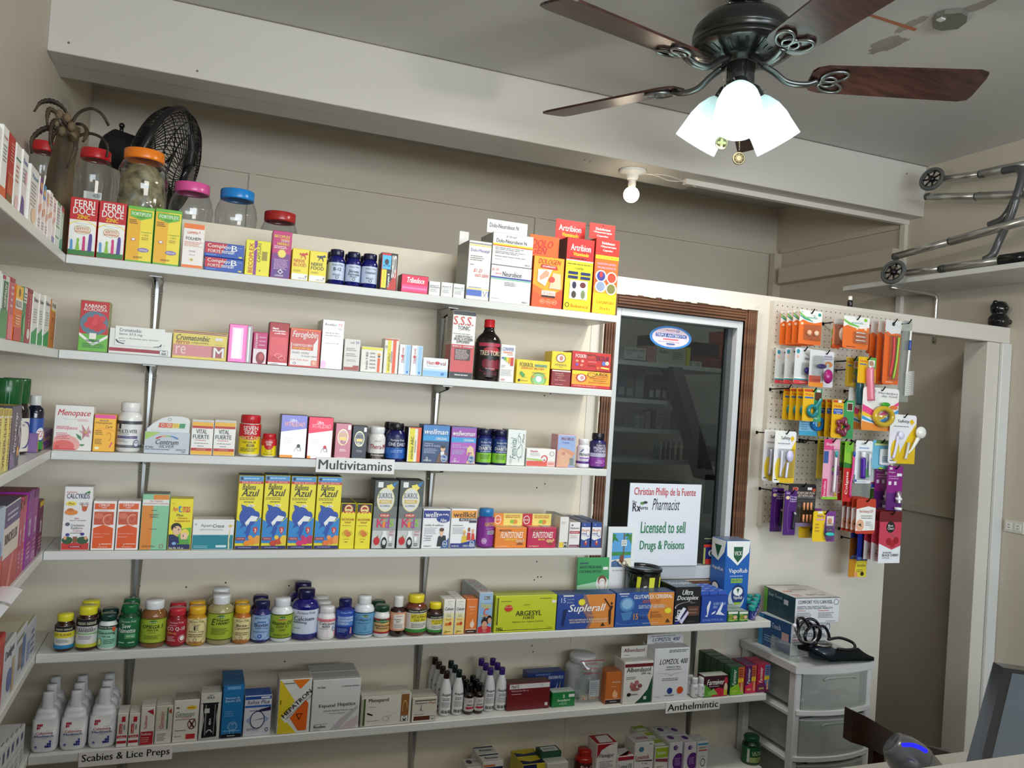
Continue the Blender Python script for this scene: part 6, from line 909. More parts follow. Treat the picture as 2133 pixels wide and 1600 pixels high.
o, zt, dm = carton(6, 1357.5, 1431, 1352, .07, 'dadbde', 'T 14 70 96 80 1c2030 bi LOMZOL 400;L 40 92 96 98 2 3a3c44;T 34 62 76 66 3a3c44 b ALBENDAZOL 400 mg;T 32 58 78 61 3a3c44 b ALBENDAZOLE 400 mg;P b8bac0 2 54 40 53 50 50 60 53 96 54 60 51 50 47 40 51;L 24 38 76 44 2 5a5c64;E 48 19 8 6 243c84;T 34 9 60 12 1c2030 b Pharmadel;S 78 19 11 8 14 c8481c;L 8 8 20 10 1 8a8a8a', 'tallest white carton with slanted black title and orange sunburst', dy=.006, top='bcbcba')
flap(o, dm, .07, 1349, 1422, 1323, 1347, 'd0d1d4', 'T 14 30 90 66 1c2c6a bi LOMZOL 400;L 10 78 90 90 1 3a3c44;L 18 10 84 22 1 3a3c44', F+.05)
SB = 'R 0 0 100 100 d8d6d8;P c88a90 0 30 100 60 100 80 0 50;T 30 8 90 28 3a2a3a b Yodo;L 20 66 80 90 2 9a9a9a'
for a, b, t, lb, bk in ((1433.5, 1447, 1410.5, 'left', ('small white capped vial behind the left one',)), (1448, 1463, 1409, 'right', ())):
    pill(6, a, b, t, 'd8d8dc', 'd4d6d6', 'd8d6d8', SB, 'small white capped vial beside the tall white carton, %s one' % lb, dy=.008, capr=.86, caph=.28, lz=(.1, .6), back=bk)
carton(6, 1464.5, 1515, 1410, .035, '3a1420', 'P 5a9a3a 0 0 0 64 26 40 40 0;P c02440 20 24 60 44 100 30 100 0 34 0;P 8ac05a 14 20 40 40 60 10 20 6;T 10 58 86 86 f0f0e8 bi Farmiver;E 92 74 8 20 b03040;E 92 40 8 24 d8c0a0;R 84 4 98 30 c8b830;L 20 48 70 54 1 e0c0c0', 'flat dark carton with green and red flashes', dy=.008, top='c8ccc0')
FV = 'R 56 0 100 100 %s;P %s 0 0 0 26 60 40 70 20 90 30 100 0;T 14 34 40 92 e8ece4 iv Farmiver;L 62 62 92 94 4 5a2a14;R 56 44 94 58 e0c82c;T 66 46 84 57 c83a1c b 15;P e0a080 74 8 90 8 86 42 78 42;T 14 10 54 17 e8e070 b NUEVO'
carton(6, 1518.5, 1549, 1390, .032, '1c5a30', FV % ('b85a34', '8ac02c'), 'green syrup carton with slim figure, frontmost of the column', dy=.008, top='2a4a34', side='1c4428', back=tuple('green syrup carton with slim figure, %s in the column' % q for q in ('second', 'third', 'fourth', 'rearmost')))
carton(6, 1550.5, 1574, 1387, .035, '4a2058', FV % ('b85a34', 'c82c50'), 'purple syrup carton with slim figure', dy=.012, top='5a3060', side='a02040', back=('crimson topped syrup carton behind the purple one',))
carton(6, 1575, 1602.5, 1385, .035, 'b01c3c', FV % ('5a7aa8', '6a1c50'), 'red syrup carton with slim figure at the shelf end', dy=.012, top='a03048', side='a02040', back=('red syrup carton behind the end one',))

# ---- lowest shelf
def low(px0, px1, pyt, d, col, design, label, dy=.03, **k): return carton(7, px0, px1, pyt, d, col, design, label, dy=dy, hm=True, **k)
BT = 'R 0 74 100 84 1c2450;T 8 54 92 70 1c1c1c b Biotamin;L 10 10 80 44 4 8a8a8a;R 0 86 60 92 c8764a'
low(1006, 1049, 1588, .045, 'd8d6d0', BT, 'white carton with navy band under its top, front of two', dy=.03, topd='R 0 80 100 96 1c2450;T 20 30 84 60 2a2a2a b Biotamin', back=('white carton behind the navy banded front one',))
low(973, 1012, 1599, .05, 'd0cec6', 'T 10 60 80 80 2a2a3a b Alcor', 'white carton with round emblem at the left end', dy=.04, topd='E 26 60 16 24 4a3a5a;L 46 50 90 80 2 8a8a8a')
low(1089, 1138, 1594, .045, 'c8b82c', 'R 0 78 60 100 1c2450;T 10 50 90 74 1c2040 b CIPRIOCLINA', 'yellow and navy carton, front of two', dy=.03, topd='P 1c2450 0 0 0 60 40 30 100 50 100 0', top='c8b82c', back=('yellow and navy carton behind the front one',))
low(1127, 1170, 1569, .04, '1c4a30', 'L 20 40 80 80 3 d8e0d8', 'dark green carton with white printed top', dy=.05, topd='R 12 14 92 86 d8dcd8;L 20 30 84 70 2 4a4a4a', top='1c4a30')
low(1140, 1184, 1592, .04, 'c4c2bc', 'T 10 50 70 76 3a3a3a b Fenicol', 'low white carton before the dark green one', dy=.015)
pill(7, 1200, 1237, 1557, 'a81c14', 'b02418', '4a1410', 'T 14 50 86 78 f0d8d0 b Fish Oil', 'glossy red bottle with red cap standing by itself', dy=.05, capr=.72, lz=(.1, .6), mat='gloss', hm=True)
low(1244, 1287, 1551, .06, 'dcd9d4', 'P a01c24 0 100 100 100 60 96 22 84 0 62;T 12 60 86 74 2a2a2a b Flemigor;L 14 34 86 54 4 8a8a8a', 'white carton with red curved corner', top='a01c24', topd='P dcd9d4 16 10 84 10 90 90 26 84', dy=.03)
low(1287, 1321, 1577, .05, 'd8d6d2', 'R 0 84 100 100 a02838;T 6 46 60 68 2a2a2a b Laritol;T 66 46 94 68 2a2a2a bi EX;R 6 40 94 42 4a4a4a', 'short white carton beside the red cornered one', top='c8c6c2', topd='P a02838 0 0 60 0 100 60 100 20', dy=.02)
low(1323, 1363, 1548, .06, 'dbd9d5', 'E 34 80 14 8 4a7a9a;T 4 50 80 64 a02834 b Levotek;P 2a1c24 4 48 96 46 96 42 4 46;T 40 34 70 40 3a3a3a b 5 mg;R 20 6 80 24 3a1c28;L 76 92 96 97 1 2a2a2a', 'white carton with small bird emblem', top='c8c6c2', topd='T 20 30 90 70 a02834 b Levotek', dy=.03)
low(1366, 1393, 1557, .05, 'd8d6d0', 'R 0 62 100 98 9ab82c;T 14 74 86 86 e8f0d8 b Exaliver;P 8a3a50 0 50 100 44 100 56 0 60;L 10 10 70 34 3 8a8a8a', 'white carton with lime green band, front of three', dy=.025, top='9ab02c', topd='R 8 8 92 50 dcdad4', back=('lime banded carton, middle of three', 'lime banded carton, rearmost of three'))
PW = 'E 44 84 18 8 5a2a7a;L 40 80 80 90 2 b0a8b8;E 74 38 50 28 5a2478;L 40 26 94 52 5 b890c8;P 8a8c90 10 0 16 20 24 0'
for a, b, t, lb in ((1396, 1423, 1548, 'left'), (1426.5, 1452, 1548, 'right')):
    low(a, b, t, .055, 'd8d6da', PW, 'white carton with big purple circle, %s front one' % lb, top='d0ced2', topd='E 50 60 24 24 5a2a7a', dy=.02, back=('white carton with purple spot behind the %s front one' % lb,))
low(1453.5, 1476, 1545, .05, 'd6d6d4', 'R 0 88 100 94 2a86b0;T 6 76 90 84 3a3c40 b Oxolvan C;R 8 68 92 72 b03a34;O 56 28 24 14 5 1c3a5a;O 56 28 38 22 2 1c3a5a 60 200', 'white carton with dark blue ring emblem at the right', top='c8c8c4', dy=.02)
pill(7, 1551, 1583, 1529, '0e3018', '145030', '1c5a34', 'R 14 8 90 40 a8b878;L 20 14 84 36 3 3a5a3a;T 24 64 86 76 d8e8c0 b ULTRA;T 24 50 86 62 d8e8c0 b VITA MAN;R 0 8 12 90 c8ccc8', 'dark green bottle alone at the right end', dy=.01, capr=.82, caph=.16, lz=(.06, .66), mat='gloss', hm=True)

# ================================================================ left wall shelves (fronts look towards +x)
GL = {k: 'packs on the %s left side shelf' % LAB[k] for k in range(1, 7)}
def leftbox(k, px0, px1, pyt, t, col, design, label, side=None, sided='', front=-.289, mat='card', zb=None, name='medicine_box', top=None):
    a, b = atx(px0, pyt, front), atx(px1, pyt, front); z = (SZ[k] if zb is None else zb)+.0006
    y0 = a.y; y1 = max(b.y, y0+.012); h = max(a.z-z, .02); w_ = y1-y0-.001
    # local frame: width along x, front at -y; turned 90 degrees to face +x
    m = carton_mesh(w_, t, h, col, design, side, top, mat, sided, '', '')
    o = m.build(name, None, (front, (y0+y1)/2, z), math.pi/2); return tag(o, label, 'box', GL[k])
XM = 'R 0 84 100 100 %s;L 14 40 84 78 8 9a9a9a;R 0 0 100 12 %s'
leftbox(1, -30, 8, 224, .12, 'efece6', XM % ('f0ece8', 'c85030'), 'tall white carton nearest the camera on the top side shelf', side='e8e6e0')
leftbox(1, 9, 21.5, 258, .12, 'efece6', 'T 14 82 80 88 c05a5a b Bronquial;L 14 50 84 76 5 9a9a9a;R 0 0 100 14 d85a2c', 'white carton with faint print before the red lung one', side='e8e6e0')
leftbox(1, 22, 35, 275, .11, 'b82c24', 'R 0 0 100 12 6a4a1c;R 0 12 100 40 c04828;O 50 30 26 12 2 f0a080;L 20 60 84 90 6 e8a090;R 0 41 100 42 f0c0a0', 'red carton with lung outline on the top side shelf', side='a02420')
leftbox(1, 36, 47, 296, .12, 'ece8e0', 'R 0 76 100 79 4a8a6a;L 14 40 84 70 4 d09090;E 60 10 40 12 e8c0c8', 'white carton with green line beside the red lung one', side='f2f0ea', sided='R 0 0 100 9 1c50c0')
leftbox(1, 50, 62, 310, .12, 'e8e2e0', 'T 10 80 90 88 5a6ab0 b Flumax;L 14 50 84 74 4 9a9a9a;P 4a3a90 0 0 80 0 60 24 20 30;E 70 60 20 10 e8a8b8', 'white carton with indigo foot on the top side shelf', side='f2f0ea')
leftbox(1, 66, 84, 340, .13, 'eae6e0', 'T 14 80 90 88 4a80a8 b Vaxol;L 14 30 84 74 7 a8a8a8;E 60 16 30 14 e8c8a8', 'tall white carton with plain white edge, middle of shelf', side='f4f2ec')
for i, (a, b, t, c, c2) in enumerate(((85, 91, 366, '7a3a90', 'purple'), (91.5, 98, 382, '4a90c8', 'blue'), (98.5, 104, 398, 'd8b0b8', 'pink'))):
    leftbox(1, a, b, t, .11, 'ecdcd8', 'R 0 70 100 100 %s;E 50 84 30 8 e8c050;P e0a090 0 30 100 40 100 54 0 46;L 10 6 90 24 3 9a9ab8' % c, 'small carton with %s head band deep in the side shelf' % c2, side='e8dcd8')
leftbox(1, 105, 112, 396, .12, 'efe8e4', 'P e0a890 0 40 100 50 100 62 0 52;L 10 70 90 92 3 b8a0a0', 'white edged carton rising above its pink neighbours', side='f0eee8')
leftbox(1, 113, 119, 410, .11, 'ecdcd8', 'P e0a090 0 40 100 50 100 62 0 52;R 0 0 100 14 7a80b8;L 10 70 90 92 3 b8a0a0', 'pinkish carton third from the shelf corner', side='e8dcd8')
leftbox(1, 120, 128, 418, .12, 'dfe4dc', 'R 0 94 100 100 4a9a5a;R 0 44 100 47 4a9a5a;R 0 20 100 23 4a9a5a;L 10 50 90 90 6 8a8aa0', 'white carton with green bars second from the corner', side='f2f0ea', sided='R 30 94 70 98 4a9a5a;R 10 47 90 50 4a9a5a')
leftbox(1, 129, 135, 428, .11, 'b8ccb8', 'R 0 90 100 100 a02c30;P 4a9a6a 0 0 100 0 100 30 0 20', 'pale green carton in the corner of the top side shelf', side='c8d4c8')
LV = [(2, -20, 5, 552, 'e8eae4', 'E 50 50 40 24 6ab86a;R 0 0 100 30 4a9a4a', 'white carton with green oval, nearest one'), (2, 6, 22, 570, 'd0dcd0', 'R 0 0 100 46 3f8f4a;R 20 46 80 92 3a6a44;T 34 50 66 88 e8e8e0 bv GRIPALIV;R 0 94 40 100 b01c40', 'green carton with sideways lettering'), (2, 22.5, 33, 576, 'c05a64', 'R 0 0 100 40 e0707a;L 20 50 80 90 4 e8c0c0;R 0 94 100 100 a83a44', 'rose coloured carton'), (2, 34, 50.5, 591, 'e0702c', 'R 0 76 100 100 f0b830;E 50 88 12 8 6a4a14;R 0 58 100 76 ecebe0;T 8 61 88 73 2a2a1c b KILSOL;R 0 0 100 24 c8342c;L 14 28 84 48 4 f0c8a0', 'orange yellow carton with black title'), (2, 51, 58.5, 597, '4a8a5a', 'R 0 72 100 100 d8dcd0;L 10 74 90 92 3 3a5a44;E 50 30 40 20 7ab87a', 'green and white narrow carton'), (2, 59, 70, 599, 'a8343c', 'T 40 30 66 90 e8b0a8 bv PULMOCALM;E 50 16 30 10 e8e0d8;R 0 94 100 100 8a1c24', 'dark red carton with sideways lettering')]
for k_, a, b, t, c, d_, lb in LV: leftbox(k_, a, b, t, .11, c, d_, lb+' on the second side shelf')
FB = 'R 0 0 100 22 2f9a54;P 2f9a54 0 20 100 34 100 20;T 10 82 90 90 2a2a3a b Fluibron;L 20 40 80 70 6 a8b0a8'
for a, b, t, lb in ((71, 82.5, 606, 'nearest'), (84, 93, 612, 'middle'), (96, 107, 615, 'farthest')):
    leftbox(2, a, b, t, .11, 'e8eae2', FB, 'white carton with green wave base, %s of three' % lb, side='f0f2ea', sided='R 0 0 100 20 2f9a54')
leftbox(2, 108, 119, 623, .11, 'c87a2c', 'R 0 80 100 100 e8e4d8;T 10 84 90 94 3a3a3a b HNK;R 0 76 100 80 d8c83a;R 86 0 100 100 ece8e0;O 44 40 26 24 3 a85a1c', 'amber and white carton in the corner of the second side shelf')
VP = 'T 34 6 74 92 8a3424 bv VIROPULMIN;R 0 90 100 100 b8a030;R 0 86 100 89 e8e0c8;O 84 40 10 10 2 8a6a3a'
for i, (a, b) in enumerate(((-22, -8), (-7, 8), (9, 19), (20, 26))):
    leftbox(3, a, b, 852, .065, 'dcd070', VP, 'yellow carton with upright lettering, %s from the camera' % ('first', 'second', 'third', 'fourth')[i], side='e4d878')
leftbox(3, 27, 46.5, 847, .065, '4a4460', 'T 30 24 62 90 e8e8ee biv Viro-Grip;E 80 24 12 8 e8a040;P 8a70a0 0 0 60 0 40 16 0 30;L 70 40 90 80 1 a8a0b8', 'dark purple carton with slanted sideways title', top='b89a3a')
def leftbottle(px, y, x, r, H, body, cap, lab, design, label, **kw): return bottle(r, H, body, cap, design, lab, 'syrup_bottle', label, 'bottle', 'dark syrup bottles on the third side shelf', (x, y, SZ[3]+.0006), rz=math.radians(40), **kw)
for y, x, H, lb in ((1.795, -.335, .153, 'nearer'), (1.895, -.338, .153, 'farther')):
    leftbottle(0, y, x, .027, H, '181410', '1c5a2c', 'e0dcd4', 'E 64 50 34 40 34307c;E 56 50 30 38 e0dcd4;T 34 76 60 86 2a2a80 b 24 fl oz', 'dark syrup bottle with green printed dosing cup, %s one' % lb, capr=.92, caph=.32, lz=(.04, .48), mat='gloss')
leftbottle(0, 1.955, -.312, .018, .118, '14182a', 'd8d8d4', '2a50a0', 'R 0 0 100 26 2f8a3c;E 60 50 24 20 e8e8f0;T 44 40 76 60 c8302c b ZZ', 'small dark bottle with blue and green label', capr=.6, caph=.16, lz=(.05, .60), mat='gloss')
leftbox(3, 75, 89.5, 851, .09, '1c5a94', 'T 18 60 84 84 d0e0f0 b VixGin;R 20 10 80 14 8ab8e0;E 50 36 26 14 2a78b8;R 0 94 100 100 8a9ab0', 'blue carton standing against the corner', front=-.36)
leftbox(3, 79, 109, 903, .05, '8a6aa0', 'R 0 0 40 100 e0a868;E 60 50 30 36 6a3a94;T 34 34 86 72 f0b870 b Sunny;R 84 0 100 100 4a3474', 'purple and orange carton lying in the corner', front=-.30)
leftbox(3, 70, 104, 933, .09, 'c8342c', 'L 10 20 90 80 2 e8a090', 'thin red carton under the purple one', front=-.286) if 0 else None
RF = 'R 0 76 100 100 4a4478;T 8 56 88 68 3a2a44 b RINOFLUX;R 0 0 100 40 b84848;P d87a70 30 0 60 40 70 40 50 0;L 14 82 84 94 2 c8c8dc'
leftbox(4, -20, 11, 1076, .10, 'a8c0d8', 'R 0 0 100 46 c84838;E 50 50 40 20 7a90b8', 'white and blue cold remedy carton nearest the camera', top='c8c8cc')
leftbox(4, 12, 43, 1058, .10, 'd8cfc4', RF, 'white and red carton with navy top band', side='dcdcd8', sided='R 0 66 100 100 24246a;R 10 30 90 60 e8e8e8', top='5a5870')
TB = 'T 34 40 70 74 e8d8e8 b tabcin;L 20 10 84 34 4 d8a0b8;R 0 90 100 100 %s'
for a, b, t, c, c2, lb in ((44, 50, 1046, 'b04058', '8a2434', 'crimson cold remedy carton, nearest of the two'), (51, 58, 1036, 'b85068', '8a2434', 'crimson cold remedy carton, farther of the two'), (61, 72, 1026, '8a2a8c', '7a2c80', 'purple carton with magenta spine on the fourth side shelf'), (73, 82, 1022, '9a4a90', '6a2c60', 'plum coloured tall carton on the fourth side shelf'), (83, 92, 1046, '6a2a50', 'c8a830', 'shorter maroon carton at the fourth side shelf corner')):
    leftbox(4, a, b, t, .10, c, TB % c2, lb, side='9a2a98' if 'spine' in lb else None, top='7a3a48')
for i, (y, z_) in enumerate(((1.45, 0), (1.56, .0))):      # curved white pamphlets sticking over the edge
    m = M(); n = 10; vs = []
    for k_ in range(n+1):
        t_ = k_/n; vs += [(-.33+.075*t_, y-.045, .002+.022*math.sin(math.pi*t_*.6)-.012*t_*t_), (-.33+.075*t_, y+.05, .002+.022*math.sin(math.pi*t_*.6)-.012*t_*t_)]
    vs2 = [(a, b, c+.0008) for a, b, c in vs]
    m.add(vs+vs2, [(2*k_, 2*k_+2, 2*k_+3, 2*k_+1)[::-1] for k_ in range(n)]+[(22+2*k_, 22+2*k_+2, 22+2*k_+3, 22+2*k_+1) for k_ in range(n)], 'e4e6ea', 'card', True)
    tag(m.build('paper_leaflet', None, (0, 0, SZ[4]+.001)), 'curled white leaflet over the fourth side shelf edge, %s one' % ('nearer', 'farther')[i], 'leaflet', 'curled leaflets')
leftbox(5, -30, 8, 1372, .10, 'b83430', 'T 14 40 84 70 e8c0b8 b Tempra;R 0 90 100 100 c84a40', 'red carton lying nearest on the fifth side shelf', top='b8342c')
leftbox(5, 9, 32, 1352, .09, 'd4d6dc', 'T 12 70 90 90 2a2a4a b Dualgex;E 60 30 24 20 6a7ab0;R 80 0 100 60 c8a880', 'white carton with blue disc on the fifth side shelf', top='b8b8b4')
leftbox(5, 34, 56, 1329, .08, 'ccd0d8', 'R 30 20 60 70 8a7a68;R 64 10 90 80 5a78a8;L 8 80 92 94 1 8a8a6a', 'white carton with blue and tan blocks on the fifth side shelf', top='c8c4a8')
leftbox(5, 57, 75, 1310, .08, 'c4c8d4', 'R 10 10 40 60 8a9ac0;L 50 10 90 80 4 7a80a0', 'pale blue carton at the fifth side shelf corner', top='c8c0a0')
for i in range(7):
    a = -14+i*9.5; t = 1584-i*9.5
    leftbox(6, a, a+8.5, t, .09, 'd4d6d8', 'R 14 76 60 92 2c3070;R 0 60 100 62 b8b8bc;L 20 10 80 50 3 b0b0b8', 'narrow white carton with navy square, number %s from the camera' % ('one', 'two', 'three', 'four', 'five', 'six', 'seven')[i], top='cfd0d2')
# ================================================================ jars, fan and palm on the loft
ZL = 1.934
def jar(pxl, pxr, pyt, y, lid, label, content=None, waist=True):
    a, b = aty(pxl, pyt+60, y), aty(pxr, pyt+60, y); r = (b.x-a.x)/2; xc = (a.x+b.x)/2; H = solvez(pyt+8, xc, y)-ZL
    t = empty('plastic_jar', (xc, y, ZL), label, 'jar', 'wide clear jars on the loft'); hb = H-.018
    m = M(); lathe(m, [(1e-5, .002), (r*.9, .002), (r, .012), (r, hb*.30), (r*.97, hb*.34), (r*.97, hb*.62), (r, hb*.66), (r*.99, hb-.05 if hb > .12 else hb*.7), (r*.93, hb-.03 if hb > .12 else hb*.82), (r*.80, hb-.012), (r*.74, hb-.006), (r*.74, hb)], 'w', 'clear', 36); m.build('body', t)
    m = M(); lathe(m, [(r*.70, hb-.008), (r*.775, hb-.008), (r*.79, hb-.004), (r*.79, H-.002), (r*.77, H), (1e-5, H)], lid, 'plastic', 36); m.build('lid', t)
    if content: m = M(); lathe(m, [(1e-5, .006), (r*.86, .008), (r*.93, .03), (r*.92, hb*.5), (r*.86, hb*.75), (r*.55, hb*.9), (1e-5, hb*.93)], 'w', content, 24); o_ = m.build('contents', t); tag(o_, kind='stuff')
    return t, r, H
jar(53, 127, 290, 2.42, 'c02026', 'clear jar with red lid behind the carved palm')
jt, r, H = jar(155, 238, 306, 2.36, 'c02026', 'clear jar with red lid and a paper price tag')
m = M(); draw(m, cyl(r+.0005, H*.42, H*.50, .9, th=-math.pi/2+.1), 'R 0 0 100 100 d8d6d0;T 50 20 92 80 6a6a6a i 400'); m.build('price_tag', jt)
jt, r, H = jar(243, 352, 309, 2.33, 'f0801c', 'clear jar with orange lid full of dried herbs in a bag', 'herbs')
m = M(); pillow(m, r*.85, H*.78, r*.9, 'w', 'bag', .004, 10, 12, 5, .4); m.build('inner_bag', jt)
jar(350, 445, 377, 2.38, 'e0589c', 'clear empty jar with pink lid'); jar(446, 537, 391, 2.38, '1c84d0', 'clear empty jar with blue lid'); jar(538, 622, 437, 2.38, 'a82420', 'shortest clear jar with dark red lid')
# carved coconut palm
P0 = Vector((-.31, 2.085, SZ[1]+.001)); top = aty(147, 262, 2.085)
pl = empty('carved_palm', P0, 'brown carved palm tree ornament with curling leaves and nuts', 'ornament'); T = top-P0
m = M(); K = 14; pts = []; rr = []
for i in range(K+1):
    t = i/K; pts.append(Vector((T.x*t*1.0-.012*math.sin(math.pi*t), 0, T.z*t))); rr.append(.034-.013*t+.0012*(i % 2))
tube(m, pts, rr, 'w', 'palm_bark', 14); m.build('trunk', pl)
m = M()
for i, (dx, dz) in enumerate(((-.026, -.012), (-.012, -.028), (.006, -.014), (-.004, .004), (.010, -.036), (-.020, .008))):
    m2 = M(); sphere(m2, (T.x+dx, -.026, T.z+dz+.006), .0088, '6a5840', 'matte', 12, 8, (1, 1, 1.25)); m2.build('coconut', pl)
def leaf(pix, wd):
    P = smooth_path([aty(a, b, 2.085-c)-P0 for a, b, c in pix], 6); m = M(); n = len(P); vs = []
    for i, p in enumerate(P):
        t = i/(n-1); w2 = wd*(math.sin(math.pi*min(1, .12+t*.88))**.8)*(1+.12*((i % 2)*2-1)); tn = (P[min(i+1, n-1)]-P[max(i-1, 0)]).normalized(); s = tn.cross(Vector((0, 1, 0))).normalized()*.5+Vector((0, .8, 0)); s.normalize()
        up = tn.cross(s).normalized()*.0022; vs += [p-s*w2, p+up*1.6, p+s*w2, p-up*1.6]
    fs = [(4*i+k, 4*i+(k+1) % 4, 4*i+4+(k+1) % 4, 4*i+4+k) for i in range(n-1) for k in range(4)]
    m.add(vs, fs, 'w', 'palm_leaf', True); m.build('leaf', pl)
for pix in (((148, 255, 0), (132, 225, .01), (108, 211, .02), (85, 214, .02), (71, 233, .02)), ((150, 255, 0), (165, 235, 0), (190, 226, .01), (212, 238, .02), (227, 262, .02)),
            ((140, 262, .02), (120, 238, .03), (104, 228, .04), (98, 245, .05), (99, 261, .05)), ((138, 270, .02), (118, 252, .03), (108, 262, .04), (105, 285, .05), (104, 300, .05)),
            ((135, 275, .02), (110, 266, .03), (85, 272, .04), (66, 292, .05), (66, 320, .05)), ((158, 258, .02), (172, 260, .03), (181, 272, .04), (177, 288, .05), (172, 296, .05)),
            ((160, 284, 0), (185, 278, .0), (208, 285, .01), (224, 303, .02), (222, 328, .02)), ((140, 282, .04), (150, 285, .05), (158, 305, .06), (150, 330, .06), (139, 351, .06)), ((120, 270, .03), (108, 285, .04), (106, 300, .04), (110, 315, .04))):
    leaf(pix, .0078)
# black pedestal fan head
fc = aty(340, 350, 2.80); R_ = .192; fd = empty('pedestal_fan', (fc.x, fc.y, ZL), 'black electric fan with round wire cage behind the jars', 'fan'); FO = Vector((0, 0, fc.z-ZL))
ax = Vector((.93, -.24, -.30)).normalized(); uu = ax.cross(Vector((0, 0, 1))).normalized(); vv = ax.cross(uu)
def cagep(r, h, a): return FO+ax*h+uu*(r*math.cos(a))+vv*(r*math.sin(a))
for s, nm in ((1, 'front_grille'), (-1, 'rear_grille')):
    m = M()
    for i in range(64):
        a = 2*math.pi*i/64; pts = [cagep(R_*q, s*(.012+.062*math.sqrt(max(0, 1-q**2.6))), a+.35*(1-q)) for q in (.2, .45, .7, .88, .97, 1)]
        tube(m, pts, .0017, 'k', 'plastic', 4, caps=False)
    for q in (.2, .45, .7, .88):
        h = s*(.012+.062*math.sqrt(max(0, 1-q**2.6))); tube(m, [cagep(R_*q, h, 2*math.pi*i/40) for i in range(40)], .002, 'k', 'plastic', 5, True)
    m.build(nm, fd)
m = M(); tube(m, [cagep(R_*1.01, 0, 2*math.pi*i/48) for i in range(48)], .009, '1c1c1e', 'plastic', 8, True); m.build('cage_rim', fd)
m = M(); tube(m, [FO+ax*.074, FO+ax*.082], .042, '1c1c1e', 'plastic', 24); m.build('badge', fd)
m = M(); tube(m, [FO-ax*.07, FO-ax*.09, FO-ax*.17, FO-ax*.19], [.05, .062, .058, .035], '101012', 'matte', 24); mo = m.build('motor_case', fd)
m = M(); q = FO-ax*.14+Vector((0, 0, .055)); tube(m, [q, q+Vector((0, 0, .02))], .006, 'k', 'plastic', 8); sphere(m, q+Vector((0, 0, .024)), .009, 'k', 'plastic', 10, 6); m.build('knob', mo)
m = M()
for k_ in range(3):
    a0 = 2.1*k_; pts = []
    for i in range(7):
        t = i/6; pts += [cagep(R_*(.15+.72*t), -.012-.01*t, a0-.32*math.sin(1.2+t)), cagep(R_*(.15+.72*t), .014+.01*t, a0+.55*math.sin(.6+1.6*t))]
    m2 = M(); m2.add(pts, [(2*i, 2*i+1, 2*i+3, 2*i+2) for i in range(6)], '1a1a1c', 'plastic', True); m2.build('blade', fd)
m = M(); lathe(m, [(1e-5, 0), (.15, 0), (.15, .015), (.10, .03), (.02, .04), (.016, FO.z-.06)], 'k', 'plastic', 28, (-.10, .08, 0)); tube(m, [(-.10, .08, FO.z-.07), tuple(FO-ax*.12+Vector((0, 0, -.04)))], .018, 'k', 'plastic', 12); m.build('stand', fd)

# ================================================================ plastic drawer tower and what stands on it
TX0, TX1, TY0, TY1, TZ = 1.695, 1.985, 1.905, 2.165, .868
tw = empty('drawer_tower', ((TX0+TX1)/2, (TY0+TY1)/2, 0), 'white plastic drawer tower with frosted drawers beside the shelves', 'drawer unit'); tc = Vector(((TX0+TX1)/2, (TY0+TY1)/2, 0)); hw = (TX1-TX0)/2; hd = (TY1-TY0)/2
def bow(z0, z1, x0, x1, y, b, yb, n=12):   # a slab whose front bows outwards
    vs = []
    for i in range(n+1):
        t = i/n; x = x0+(x1-x0)*t; yy = y-b*(1-(2*t-1)**2); vs += [(x, yy, z0), (x, yy, z1)]
    k0 = len(vs); vs += [(x1, yb, z0), (x1, yb, z1), (x0, yb, z0), (x0, yb, z1)]
    fs = [(2*i, 2*i+2, 2*i+3, 2*i+1) for i in range(n)]+[(2*n, k0, k0+1, 2*n+1), (k0, k0+2, k0+3, k0+1), (k0+2, 0, 1, k0+3)]
    fs += [[2*i+1 for i in range(n+1)]+[k0+1, k0+3], ([2*i for i in range(n+1)]+[k0, k0+2])[::-1]]
    return vs, fs
m = M(); m.add(*bow(TZ-.022, TZ, -hw-.006, hw+.006, -hd, .022, hd), 'd2d4d4', 'plastic')
m.build('top_panel', tw)
levels = [(.725, .845), (.590, .710), (.395, .575), (.20, .38), (.02, .185)]
m = M()
for x in (-hw, hw-.022): box(m, x, x+.022, -hd+.004, -hd+.034, 0, TZ-.022, 'd0d2d2', 'plastic', .003); box(m, x, x+.022, hd-.03, hd, 0, TZ-.022, 'd0d2d2', 'plastic', .003)
for z0, z1 in levels: box(m, -hw+.001, hw-.001, -hd+.012, hd-.001, z0-.014, z0-.002, 'd0d2d2', 'plastic', .002)
m.build('frame', tw)
for k_, (z0, z1) in enumerate(levels):
    m = M(); m.add(*bow(z0, z0+.012, -hw+.004, hw-.004, -hd-.002, .024, -hd+.02), 'd6d8d8', 'plastic')
    m2 = M(); m2.add(*bow(z1-.003, z1, -hw+.02, hw-.02, -hd-.001, .018, -hd+.006), 'c4c8c6', 'plastic')
    dr = m.build('drawer', tw); m2.build('drawer_rim', dr); m = M(); vs, fs = bow(z0+.012, z1, -hw+.022, hw-.022, -hd+.001, .018, hd-.02); m.add(vs, fs[:-2]+[fs[-1]], 'w', 'frosted'); m.build('drawer_box', dr)
    m = M(); n = 10; P = [(-.06, z1-.018), (-.05, z1-.012), (.05, z1-.012), (.06, z1-.018)]; tube(m, [(x, -hd-.018*(1-(x/(hw))**2)-.002, z) for x, z in P], .0035, 'w', 'frosted', 6); m.build('handle', dr)
